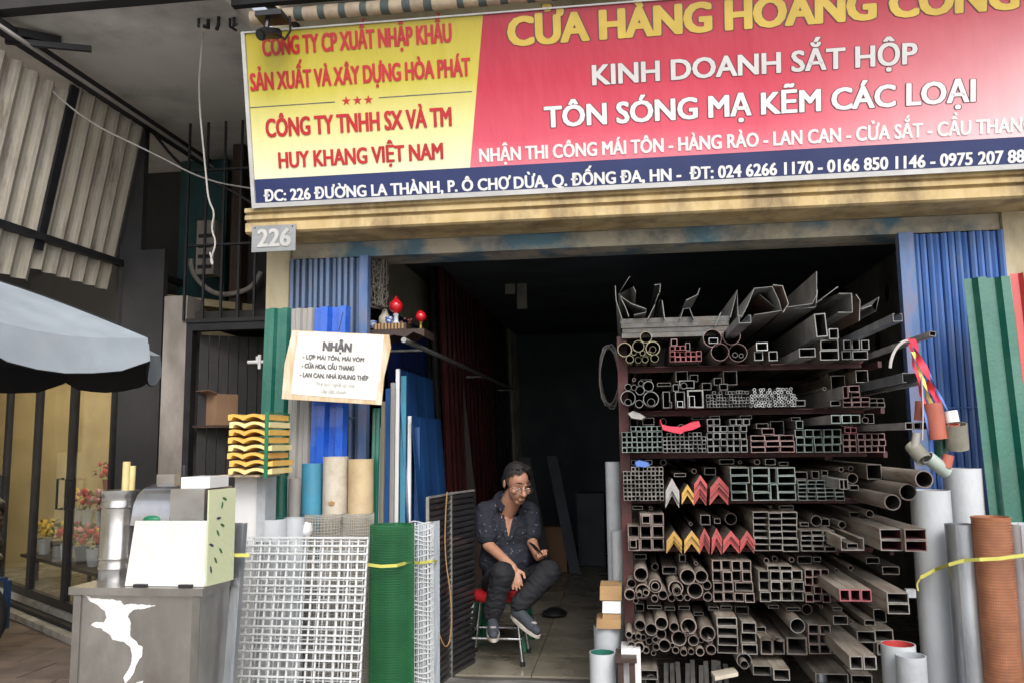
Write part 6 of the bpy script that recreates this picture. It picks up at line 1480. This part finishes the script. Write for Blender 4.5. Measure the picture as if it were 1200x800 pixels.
# bundle of tangled net wire hanging over the altar
m = MB(); P = []; c0 = aty(443, 335, .15)
for t in range(420):
    a = t * .9; z = -.17 + .36 * ((t * .0618) % 1); P.append(c0 + Vector((.045 * math.cos(a) * (1 + .4 * math.sin(t * .37)), .05 * math.sin(a * .7 + t * .1), z + .03 * math.sin(a * 1.3))))
m.tube(P, .0028, 4); m.build('wire_tangle', 'net_wire', None, loc=c0, kind='stuff', label='tangled bundle of grey wire hanging above the altar shelf', cat='wire')
# green cord and dark trims between gate and altar: stool, man -----------------

# ================================================================= THE SEATED MAN
def organic(name, prims, m_, parent, voxel=.005, smooth_it=4, cut=None, folds=0):
    """one continuous skin grown over tapered limbs and ellipsoids"""
    m = MB()
    for p in prims:
        if p[0] == 'c':
            _, a, b, ra, rb = p; a, b = Vector(a), Vector(b); n = 5
            m.tube([a.lerp(b, i / n) for i in range(n + 1)], [ra + (rb - ra) * i / n for i in range(n + 1)], 14)
            m.ball(a, ra, 12, 8); m.ball(b, rb, 12, 8)
        else:
            _, c, r, M3 = p; m.ball(c, r, 18, 12, M3=M3)
    base = parent.location.copy(); me = m.mesh(name, m_, base)
    o = bpy.data.objects.new(name, me); C.objects.link(o)
    md = o.modifiers.new('remesh', 'REMESH'); md.mode = 'VOXEL'; md.voxel_size = voxel; md.use_smooth_shade = True
    sm = o.modifiers.new('smooth', 'SMOOTH'); sm.factor = .5; sm.iterations = smooth_it
    bpy.context.view_layer.update()
    me2 = bpy.data.meshes.new_from_object(o.evaluated_get(bpy.context.evaluated_depsgraph_get()))
    o.modifiers.clear(); o.data = me2; bpy.data.meshes.remove(me)
    if not me2.materials: me2.materials.append(MC[m_])
    if folds:
        from mathutils import noise
        me2.update(); nv = [v.normal.copy() for v in me2.vertices]
        for v, nn in zip(me2.vertices, nv):
            p = v.co
            a = noise.noise(Vector((p.x * 9, p.y * 9, p.z * 26 + 3 * noise.noise(p * 7)))) + .6 * noise.noise(Vector((p.x * 22 + p.z * 14, p.y * 20, p.z * 30)))
            v.co = p + nn * folds * (1 - 2.2 * abs(a))
        me2.update()
    if cut:
        import bmesh
        bm = bmesh.new(); bm.from_mesh(me2)
        bmesh.ops.delete(bm, geom=[f for f in bm.faces if cut(f.calc_center_median() + base)], context='FACES')
        bm.to_mesh(me2); bm.free()
    me2.polygons.foreach_set('use_smooth', [True] * len(me2.polygons)); me2.name = name
    o.parent = parent
    return o
def Rm(yaw, pitch=0, roll_=0): return Matrix.Rotation(yaw, 3, 'Z') @ Matrix.Rotation(pitch, 3, 'X') @ Matrix.Rotation(roll_, 3, 'Y')

J = lambda x, y, Y: aty(x, y, Y)
def person(label, name='person'):
    hip_c = J(594, 682, .80)
    root = thing(name, (hip_c.x, hip_c.y, 0), label, 'person')
    head = J(606, 566, .62); neck0 = J(594, 597, .74); neck1 = J(603, 578, .67)
    shR, shL = J(568, 599, .72), J(620, 599, .86)
    elR, wrR = J(572, 638, .62), J(601, 664, .46); 
    elL, wrL = J(623, 634, .78), J(630, 651, .56)
    hpR, hpL = J(581, 682, .78), J(611, 684, .84)
    knR, anR = J(589, 672, .36), J(577, 722, .42)
    knL, anL = J(643, 670, .50), J(606, 710, .44)
    chest = J(592, 622, .77); belly = J(593, 655, .76); pel = J(595, 678, .82)
    HM = Rm(R(31), R(0)) @ Matrix.Rotation(R(19), 3, 'X')      # local -Y is the way he faces
    def h(x, y, z): return head + HM @ Vector((x, y, z)) * 1.17
    body = [('c', neck0, neck1, .074, .066), ('c', J(594, 590, .74), shR, .058, .05), ('c', J(596, 590, .76), shL, .058, .05), ('e', h(0, .008, .025), (.074, .094, .088), HM), ('e', h(0, -.03, -.035), (.066, .064, .070), HM), ('e', h(0, -.052, -.088), (.032, .028, .024), HM),
            ('c', h(0, -.088, .012), h(0, -.112, -.028), .010, .015), ('e', h(.014, -.098, -.030), (.010, .010, .009), HM), ('e', h(-.014, -.098, -.030), (.010, .010, .009), HM),
            ('e', h(0, -.090, -.062), (.026, .010, .008), HM), ('e', h(0, -.086, -.073), (.022, .010, .007), HM),
            ('c', h(-.040, -.080, .028), h(-.012, -.090, .026), .010, .010), ('c', h(.040, -.080, .028), h(.012, -.090, .026), .010, .010),
            ('e', h(-.042, -.062, -.022), (.022, .020, .020), HM), ('e', h(.042, -.062, -.022), (.022, .020, .020), HM),
            ('e', h(-.076, .012, -.004), (.009, .018, .030), HM), ('e', h(.076, .012, -.004), (.009, .018, .030), HM),
            ('c', shR, shL, .058, .055), ('e', chest, (.150, .100, .150), Rm(R(10))), ('e', belly, (.140, .105, .12), Rm(R(10))), ('e', pel, (.155, .12, .10), Rm(R(10))),
            ('c', J(590, 606, .72), J(593, 634, .72), .05, .06),
            ('c', shR, elR, .050, .040), ('c', elR, wrR, .040, .027), ('c', shL, elL, .050, .040), ('c', elL, wrL, .040, .027),
            ('c', hpR, knR, .078, .055), ('c', knR, anR, .052, .036), ('c', hpL, knL, .078, .055), ('c', knL, anL, .052, .036)]
    # right hand hangs over the knee, fingers down
    dR = (J(606, 684, .40) - wrR).normalized(); aR = wrR + dR * .045
    sx_ = Vector((1, .1, 0)); sx_ = (sx_ - dR * sx_.dot(dR)).normalized(); nR = sx_.cross(dR)
    body += [('c', wrR, wrR + dR * .03, .024, .024)]
    for k, (o_, l_) in enumerate(((-.030, .066), (-.010, .078), (.010, .074), (.029, .058))):
        b0 = wrR + dR * .075 + sx_ * o_ * .95; b1 = b0 + dR * l_ * .5 + nR * .004 + sx_ * o_ * .12; b2 = b1 + (dR + nR * (.35 + .1 * k)).normalized() * l_ * .5
        body += [('c', wrR + dR * .015 + sx_ * o_ * .6, b0, .013, .011), ('c', b0, b1, .0095, .0085), ('c', b1, b2, .0085, .0072)]
    t0 = wrR + dR * .03 + sx_ * .028; t1 = t0 + (dR * .7 + sx_ * .75).normalized() * .04; t2 = t1 + dR * .032
    body += [('c', t0, t1, .0125, .0105), ('c', t1, t2, .0105, .009)]
    # left hand, palm up, fingers curled round a phone
    dL = (J(638, 654, .45) - wrL).normalized(); up = Vector((-.1, -.45, .85)); up = (up - dL * up.dot(dL)).normalized(); sl_ = dL.cross(up)
    body += [('c', wrL, wrL + dL * .03, .025, .024)]
    for k, (o_, l_) in enumerate(((-.030, .060), (-.010, .072), (.010, .070), (.029, .054))):
        b0 = wrL + dL * .072 + sl_ * o_; b1 = b0 + (dL * .8 + up * .5).normalized() * l_ * .5; b2 = b1 + (dL * .05 + up).normalized() * l_ * .42
        body += [('c', wrL + dL * .012 + sl_ * o_ * .65, b0, .013, .011), ('c', b0, b1, .0095, .0085), ('c', b1, b2, .0085, .0072)]
    t0 = wrL + dL * .03 - sl_ * .03; t1 = t0 + (dL * .6 - sl_ * .55 + up * .55).normalized() * .04; t2 = t1 + (dL * .6 + up * .35 + sl_ * .6).normalized() * .032
    body += [('c', t0, t1, .0125, .0105), ('c', t1, t2, .0105, .009)]
    organic('body', body, 'skin', root, .0042, 3)
    # phone
    pc = wrL + dL * .075 + up * .026; ph = thing('mobile_phone', pc, 'small black mobile phone held in the seated man\'s hand', 'phone')
    Uu = (sl_ * .4 + dL * .2 + up * .85).normalized(); Ww = (dL - Uu * dL.dot(Uu)).normalized(); Nn = Uu.cross(Ww)
    MB().obox(pc - Uu * .035 - Ww * .034 - Nn * .004, Uu * .135, Ww * .066, Nn * .009).build('case', 'phone_black', ph)
    MB().obox(pc - Uu * .03 - Ww * .030 + Nn * .0052, Uu * .125, Ww * .058, Nn * .0006).build('screen', 'black_plastic', ph)
    # shirt
    def v_neck(p):
        q = p - J(594, 600, .66); d_ = p.z - J(594, 627, .66).z
        if p.z > neck0.z + .022 and (p - neck0 - Vector((.012, -.01, .03))).length < .088: return True
        return p.y < chest.y - .015 and d_ > 0 and abs(p.x - J(596, 615, .66).x) < .004 + d_ * .19 and p.z < neck0.z + .05
    eR, eL = shR.lerp(elR, .72), shL.lerp(elL, .72)
    shirt = [('c', shR, shL, .068, .065), ('c', J(592, 592, .75), shR, .064, .062), ('c', J(597, 592, .77), shL, .064, .062), ('e', chest, (.180, .122, .165), Rm(R(10))), ('e', belly, (.188, .150, .15), Rm(R(10))), ('e', pel + Vector((0, 0, .04)), (.180, .138, .09), Rm(R(10))),
             ('c', shR, eR, .070, .074), ('c', shL, eL, .068, .072), ('c', J(590, 588, .755), J(600, 585, .735), .078, .072), ('c', J(592, 606, .73), J(593, 650, .71), .06, .085)]
    organic('shirt', shirt, 'shirt', root, .0055, 4, v_neck, folds=.005)
    # collar flaps and buttons
    cz = [J(583, 596, .70), J(590, 612, .655), J(596, 632, .635), J(603, 614, .67), J(608, 597, .72)]
    for a, b in ((0, 1), (1, 2), (4, 3), (3, 2)):
        A_, B_ = cz[a], cz[b]; s_ = Vector((-.026 if a < 2 else .026, -.008, -.004)); MB().add([A_, B_, B_ + s_ * .6, A_ + s_, A_ + Vector((0, .006, 0)), B_ + Vector((0, .006, 0)), B_ + s_ * .6 + Vector((0, .006, 0)), A_ + s_ + Vector((0, .006, 0))], [(0, 1, 2, 3), (7, 6, 5, 4), (0, 4, 5, 1), (1, 5, 6, 2), (2, 6, 7, 3), (3, 7, 4, 0)]).build('collar', 'shirt', root)
    # trousers
    tr = [('e', pel + Vector((0, .0, -.01)), (.165, .135, .095), Rm(R(10))), ('c', hpR, knR, .098, .078), ('c', knR, anR + Vector((0, 0, .02)), .074, .060), ('c', hpL, knL, .098, .078), ('c', knL, anL.lerp(knL, .08), .076, .060), ('e', knR + Vector((0, .03, .0)), (.072, .075, .07), None), ('e', knL + Vector((0, .03, .0)), (.072, .075, .07), None)]
    organic('trousers', tr, 'trousers', root, .006, 4, folds=.0055)
    # shoes
    for an, toe, nm in ((anR, J(578, 742, .28), 'shoe'), (anL, J(626, 738, .34), 'shoe')):
        d = toe - an; heel = an + Vector((-d.x * .12, -d.y * .12, -.055)); tp = toe.copy(); 
        d2 = (tp - heel); ln = d2.length; dn = d2.normalized(); tp = heel + dn * max(ln, .21)
        upn = (Vector((0, 0, 1)) - dn * dn.z).normalized(); sd3 = dn.cross(upn)
        organic(nm, [('c', heel + upn * .022, tp + upn * .010, .036, .030), ('c', heel + dn * .06 + upn * .03, tp - dn * .05 + upn * .012, .036, .038), ('c', heel + upn * .03, an, .036, .04)], 'shoe', root, .0055, 3)
        n = 20; pr = []
        for k in range(n):
            a = 2 * PI * k / n; L_ = (tp - heel).length; pr.append(((L_ / 2 + .035) * math.cos(a), .041 * math.sin(a) * (1 + .10 * math.cos(a))))
        MB().prism(pr, heel.lerp(tp, .5) - upn * .026, dn, sd3, upn * .020).build('shoe_sole', 'shoe_sole', root)
        MB().ball(tp - dn * .04 + upn * .045, (.02, .02, .004), 10, 6, M3=Matrix((sd3, dn, upn)).transposed()).build('shoe_badge', 'end_grey', root, smooth=60)
    # hair: short, swept, sparse at the brow
    hr = [('e', h(0, .018, .036), (.092, .112, .102), HM), ('e', h(-.005, .055, .0), (.082, .062, .082), HM), ('c', h(-.073, -.012, .03), h(-.075, -.006, -.002), .010, .007), ('c', h(.073, -.012, .03), h(.075, -.006, -.002), .010, .007)]
    for k in range(26):
        a = k * .61; x, y = .055 * math.cos(a), .02 + .06 * math.sin(a); hr.append(('c', h(x, y, .100 - abs(x) * .2), h(x * 1.1 + .006, y - .018, .118 - abs(x) * .35), .009, .004))
    def bare(p):
        q = HM.transposed() @ (p - head) / 1.17
        return (q.y < -.045 and q.z < .088 + .012 * math.sin(q.x * 60)) or (q.y < -.022 and q.z < .068 - .1 * abs(q.x)) or (q.y < .0 and q.z < .02) or (q.z < -.05) or (q.y < .03 and q.z < -.005)
    organic('hair', hr, 'hair', root, .004, 2, bare)
    # collar standing round the back of the neck
    ax = (neck1 - neck0).normalized(); f0 = Vector((math.sin(R(25)), -math.cos(R(25)), 0)); f0 = (f0 - ax * f0.dot(ax)).normalized(); s0 = ax.cross(f0); cb = MB(); n = 26
    for i in range(n + 1):
        a = R(38) + (2 * PI - R(76)) * i / n; d = f0 * math.cos(a) + s0 * math.sin(a); bk = .5 - .5 * math.cos(a)
        for rr, zz in ((.083, -.035 - .012 * (1 - bk)), (.083, .022 + .012 * bk), (.098, -.012 + .006 * bk), (.100, -.016 + .006 * bk), (.080, .026 + .012 * bk), (.078, -.035)):
            cb.v.append(neck0.lerp(neck1, .35) + d * rr + ax * zz)
    for i in range(n):
        for j in range(6): cb.f.append([i * 6 + j, i * 6 + (j + 1) % 6, i * 6 + 6 + (j + 1) % 6, i * 6 + 6 + j]); cb.m.append(0)
    cb.f.append(list(range(6))); cb.f.append([n * 6 + j for j in range(6)][::-1]); cb.m += [0, 0]
    cb.build('collar', 'shirt', root, smooth=50)
    for s_ in (-1, 1):
        MB().ball(h(s_ * .028, -.0865, .006), (.0115, .006, .0045), 10, 6, M3=HM).build('eye', 'hair', root, smooth=60)
        MB().tube([h(s_ * .046, -.084, .036), h(s_ * .028, -.098, .041), h(s_ * .012, -.098, .036)], [.003, .0045, .003], 6).build('eyebrow', 'hair', root)
    # spectacles
    gl = MB()
    for s_ in (-1, 1):
        pts = [h(s_ * .030 + .023 * math.cos(a), -.108 + .006 * abs(math.cos(a)), -.004 + .016 * math.sin(a)) for a in [2 * PI * k / 16 for k in range(17)]]
        gl.tube(pts, .0016, 5, caps=False); gl.tube([h(s_ * .053, -.102, .0), h(s_ * .078, .01, .008)], .0016, 5)
    gl.tube([h(-.008, -.110, 0), h(.008, -.110, 0)], .0016, 5)
    gl.build('spectacles', 'chrome', root)
    MB().tube([h(-.022, -.095, -.068), h(0, -.101, -.0665), h(.022, -.095, -.069)], .0022, 5).build('mouth_line', 'maroon_sheet', root)
    return root
man = person('man in dark dotted shirt and spectacles, seated and looking down at his phone')

# ---- stool with red seat and chrome legs, green plastic stool behind
sc_ = J(583, 697, .74); st = thing('metal_stool', (sc_.x, sc_.y, 0), 'chrome legged stool with a bright red round seat under the man', 'stool')
zs = sc_.z + .012
MB().lathe([(0, zs - .035), (.165, zs - .035), (.178, zs - .02), (.178, zs + .01), (.165, zs + .022), (0, zs + .026)], 32, (sc_.x, sc_.y, 0)).build('seat', 'seat_red', st, smooth=50)
legs = [(-.19, -.18), (.19, -.18), (.19, .18), (-.19, .18)]
for x, y in legs: MB().tube([(sc_.x + x * .75, sc_.y + y * .75, zs - .036), (sc_.x + x, sc_.y + y, .012)], .0125, 10).build('leg', 'chrome', st, smooth=40); MB().tube([(sc_.x + x, sc_.y + y, .003), (sc_.x + x, sc_.y + y, .03)], .017, 10).build('rubber_foot', 'tyre', st)
P_ = [(sc_.x + x * .93, sc_.y + y * .93, .17) for x, y in legs]; 
for k in range(4): MB().tube([P_[k], P_[(k + 1) % 4]], .009, 8).build('rung', 'chrome', st, smooth=40)
gc = J(590, 700, 1.14); gs = thing('plastic_stool', (gc.x, gc.y, 0), 'dark green plastic stool standing behind the red seated one', 'stool')
zg = .43
MB().box((gc.x - .17, gc.y - .17, zg - .03), (gc.x + .17, gc.y + .17, zg)).build('seat', 'green_plastic', gs)
for x in (-1, 1):
    for y in (-1, 1): MB().prism([(0, 0), (.05 * -x, 0), (.05 * -x, .006 * -y), (.006 * -x, .006 * -y), (.006 * -x, .05 * -y), (0, .05 * -y)], (gc.x + x * .21, gc.y + y * .21, .003), (1, 0, 0), (0, 1, 0), (-x * .04, -y * .04, zg - .034)).build('leg', 'green_plastic', gs)
for s_ in (-1, 1): MB().box((gc.x - .165, gc.y + s_ * .165 - .003, zg - .11), (gc.x + .165, gc.y + s_ * .165 + .003, zg - .031)).build('apron', 'green_plastic', gs)
# black motor / dish on the floor beside the stool
q = atz(650, 722, 0.0); MB().lathe([(0, .004), (.09, .004), (.11, .025), (.10, .04), (.05, .07), (0, .072)], 24, (q.x, q.y, 0.003)).build('floor_dish', 'black_plastic', None, loc=(q.x, q.y, 0), smooth=40, label='round black dish on the floor right of the seated man', cat='dish')

# ---- second person, mostly outside the left edge: copy of the figure in other clothes
def recolour(o, mp):
    if o.type == 'MESH' and o.data.materials and o.data.materials[0].name in mp: o.data = o.data.copy(); o.data.materials[0] = MC[mp[o.data.materials[0].name]]
    for c in o.children: recolour(c, mp)
p2 = copy_tree(man); p2['label'] = 'person in a black top cut off by the left edge, before the glass doors'
recolour(p2, {'shirt': 'black_plastic'})
q = atz(-30, 740, 0); p2.location = (q.x, q.y, 0); p2.rotation_euler = (0, 0, R(-120))
b2 = thing('low_stool', (q.x, q.y, 0), 'low blue plastic stool under the person at the left edge', 'stool')
MB().box((q.x - .15, q.y - .15, zs - .05), (q.x + .15, q.y + .15, zs - .02)).build('seat', 'blue_mid', b2)
for x in (-1, 1):
    for y in (-1, 1): MB().box((q.x + x * .15 - .02, q.y + y * .15 - .02, 0), (q.x + x * .15 + .02, q.y + y * .15 + .02, zs - .051)).build('leg', 'blue_mid', b2)
# ================================================================= LABELS THAT SINGLE OUT EACH PIECE OF A STACK
ORD = ['first', 'second', 'third', 'fourth', 'fifth', 'sixth', 'seventh', 'eighth', 'ninth', 'tenth', 'eleventh', 'twelfth', 'thirteenth', 'fourteenth', 'fifteenth', 'sixteenth', 'seventeenth', 'eighteenth', 'nineteenth', 'twentieth']
SH = {'grey ended angle irons on the fourth shelf': 'grey ended angle iron, fourth shelf', 'yellow ended angle irons on the fourth shelf': 'yellow ended angle iron, fourth shelf',
 'tall stack of red ended angle irons on the fourth shelf': 'red ended angle iron, narrower fourth shelf stack', 'wide red ended angle irons on the fourth shelf': 'wide red ended angle iron, fourth shelf',
 'left yellow ended angle irons on the fifth shelf': 'yellow ended angle iron, left stack of fifth shelf', 'second yellow ended angle irons on the fifth shelf': 'yellow ended angle iron, second stack of fifth shelf',
 'narrow red ended angle irons beside the yellow': 'narrow red angle iron touching the yellow ones, fifth shelf', 'second narrow red ended angle irons': 'narrow red angle iron, second red stack, fifth shelf',
 'left broad red ended angle irons on the fifth shelf': 'broad red angle iron, third red stack, fifth shelf', 'right broad red ended angle irons on the fifth shelf': 'broad red angle iron, rightmost stack, fifth shelf',
 'bouquets in the flower shop': 'bouquet on the tiered stand behind glass', 'flower shop ceiling lamps': 'lit warm panel lamp on the flower shop ceiling',
 'red edged flat tubes on the second shelf': 'red edged flat tube, right stack of second shelf', 'dark flat tubes at the right end of the second shelf': 'dark flat tube, right end of second shelf',
 'flat pink rimmed tubes on the third shelf': 'flat pink rimmed tube, third shelf', 'flat tubes stacked in the middle of the fourth shelf': 'flat tube right of red angles, fourth shelf',
 'flat tubes either side of the upright ones on the fourth shelf': 'flat tube beside upright ones, fourth shelf', 'upright tubes between flat ones on the fourth shelf': 'narrow upright tube between flat ones, fourth shelf',
 'low flat tubes right of the middle on the fourth shelf': 'low flat tube, fourth shelf', 'two upright tubes jutting from the fourth shelf': 'narrow upright tube jutting out of the fourth shelf',
 'flat tubes in three columns on the fifth shelf': 'flat tube, three column stack, fifth shelf', 'low flat tubes right of the three columns on the fifth shelf': 'low flat tube, fifth shelf',
 'left pair of big flat tubes jutting out of the fifth shelf': 'big flat tube, left jutting pair, fifth shelf', 'right pair of big flat tubes jutting out of the fifth shelf': 'big flat tube, right jutting pair, fifth shelf',
 'two flat tubes on the middle stack of the sixth shelf': 'flat tube lying on the middle stack, sixth shelf', 'two big flat tubes jutting farthest out of the sixth shelf': 'big flat tube jutting farthest out, sixth shelf',
 'column of four flat tubes on the seventh shelf': 'flat tube right of round pipes, seventh shelf', 'large flat tubes at the right end of the seventh shelf': 'large flat tube, right end, seventh shelf',
 'yellow rimmed round pipes at the left end of the top shelf': 'yellow rimmed round pipe, left heap of top shelf', 'four wide round pipes on the top shelf': 'wide thin walled round pipe, top shelf',
 'thin pipes inside the lower right wide pipe of the top shelf': 'thin pipe inside the lower right wide pipe, top shelf', 'round pipes at the left end of the second shelf': 'pale rimmed round pipe, left heap of second shelf',
 'small pipes nested in larger ones on the second shelf': 'small pipe nested inside a larger one, second shelf', 'round pipes heaped at the left end of the sixth shelf': 'dusty round pipe, left heap of sixth shelf',
 'small pipes nested in big ones on the sixth shelf': 'small pipe nested in a bigger one, sixth shelf', 'left heap of round pipes on the seventh shelf': 'dusty pipe, left heap of seventh shelf',
 'right heap of round pipes on the seventh shelf': 'dusty pipe, right heap of seventh shelf', 'offcuts standing under the bottom shelf': 'dark short offcut standing under the bottom shelf',
 'small red edged tubes on the top shelf': 'small red edged tube, top shelf', 'grid of square tubes at the left end of the third shelf': 'square tube, left grid of third shelf',
 'fine square tubes under the pink cloth on the third shelf': 'fine square tube under pink rag, third shelf', 'square tubes in the middle of the third shelf': 'square tube, middle grid of third shelf',
 'dark square tubes right of the middle on the third shelf': 'dark square tube, third shelf', 'three square tubes jutting out in a row on the third shelf': 'pale square tube in the jutting row, third shelf',
 'red edged square tubes right on the third shelf': 'reddish square tube, right grid of third shelf', 'three square tubes reaching past the blue gate': 'square tube reaching past the blue gate',
 'fine grid of square tubes at the left end of the fourth shelf': 'fine square tube, left grid of fourth shelf', 'large square tubes at the left end of the fifth shelf': 'large square tube, left end of fifth shelf',
 'square tubes left of the middle on the sixth shelf': 'square tube, upper left grid of sixth shelf', 'lower square tubes left of the middle on the sixth shelf': 'square tube, lower left grid of sixth shelf',
 'two square tubes under the wide flat tube on the sixth shelf': 'square tube under the wide flat tube, sixth shelf', 'large square tubes in the middle of the sixth shelf': 'large square tube, middle grid of sixth shelf',
 'reddish rimmed square tubes right of the middle on the sixth shelf': 'reddish rimmed square tube, sixth shelf', 'three red rimmed tubes jutting out of the sixth shelf': 'red rimmed tube in the jutting row, sixth shelf',
 'tall pile left of the single round pipe': 'square tube left of the single round pipe, seventh shelf', 'two square tubes with scraps': 'square tube under the steel scraps, seventh shelf',
 'square tubes right of the middle on the seventh shelf': 'pinkish square tube, seventh shelf', 'two square tubes jutting farthest at the bottom right': 'pale square tube in the lowest jutting pair'}
for n_ in ('second', 'third', 'fourth', 'fifth', 'sixth', 'seventh'):
    SH['loose pipes lying on the stacks of the %s shelf' % n_] = 'loose pipe lying on the stacks of the %s shelf' % n_
    SH['loose tubes lying on the stacks of the %s shelf' % n_] = 'loose tube lying on the stacks of the %s shelf' % n_
grp = {}
for o in bpy.data.objects:
    if o.get('group') and o.get('label') and o.parent is None: grp.setdefault(o['group'], []).append(o)
for gname, obs in grp.items():
    if gname not in SH or len(set(o['label'] for o in obs)) == len(obs): continue
    base = SH[gname]
    def size(o):
        vs = o.data.vertices if o.type == 'MESH' else None
        return (max(v.co.z for v in vs) - min(v.co.z for v in vs)) if vs else .25
    heap = 'round' in obs[0].name or 'loose' in gname
    obs.sort(key=lambda o: o.location.z); rows = []
    for o in obs:
        tol = size(o) * .5 if 'angle' not in o.name else .004
        if rows and not heap and abs(o.location.z - rows[-1][0].location.z) < tol: rows[-1].append(o)
        elif heap and rows: rows[-1].append(o)
        else: rows.append([o])
    for j, rw in enumerate(rows):
        rw.sort(key=lambda o: o.location.x)
        for i, o in enumerate(rw):
            parts_ = []
            if len(rows) > 1: parts_.append(ORD[j] + (' row up' if any(len(r_) > 1 for r_ in rows) else ' from bottom'))
            if len(rw) > 1: parts_.append(ORD[i] + ' from left')
            o['label'] = base + ', ' + ', '.join(parts_)
LB = {'neighbour_building': 'grimy concrete building at left with a high bare slab above its recessed barred grille', 'shop_building': 'cream plastered shop front with a wide dark open bay under the red signboard'}
for n_, l in LB.items(): bpy.data.objects[n_]['label'] = l
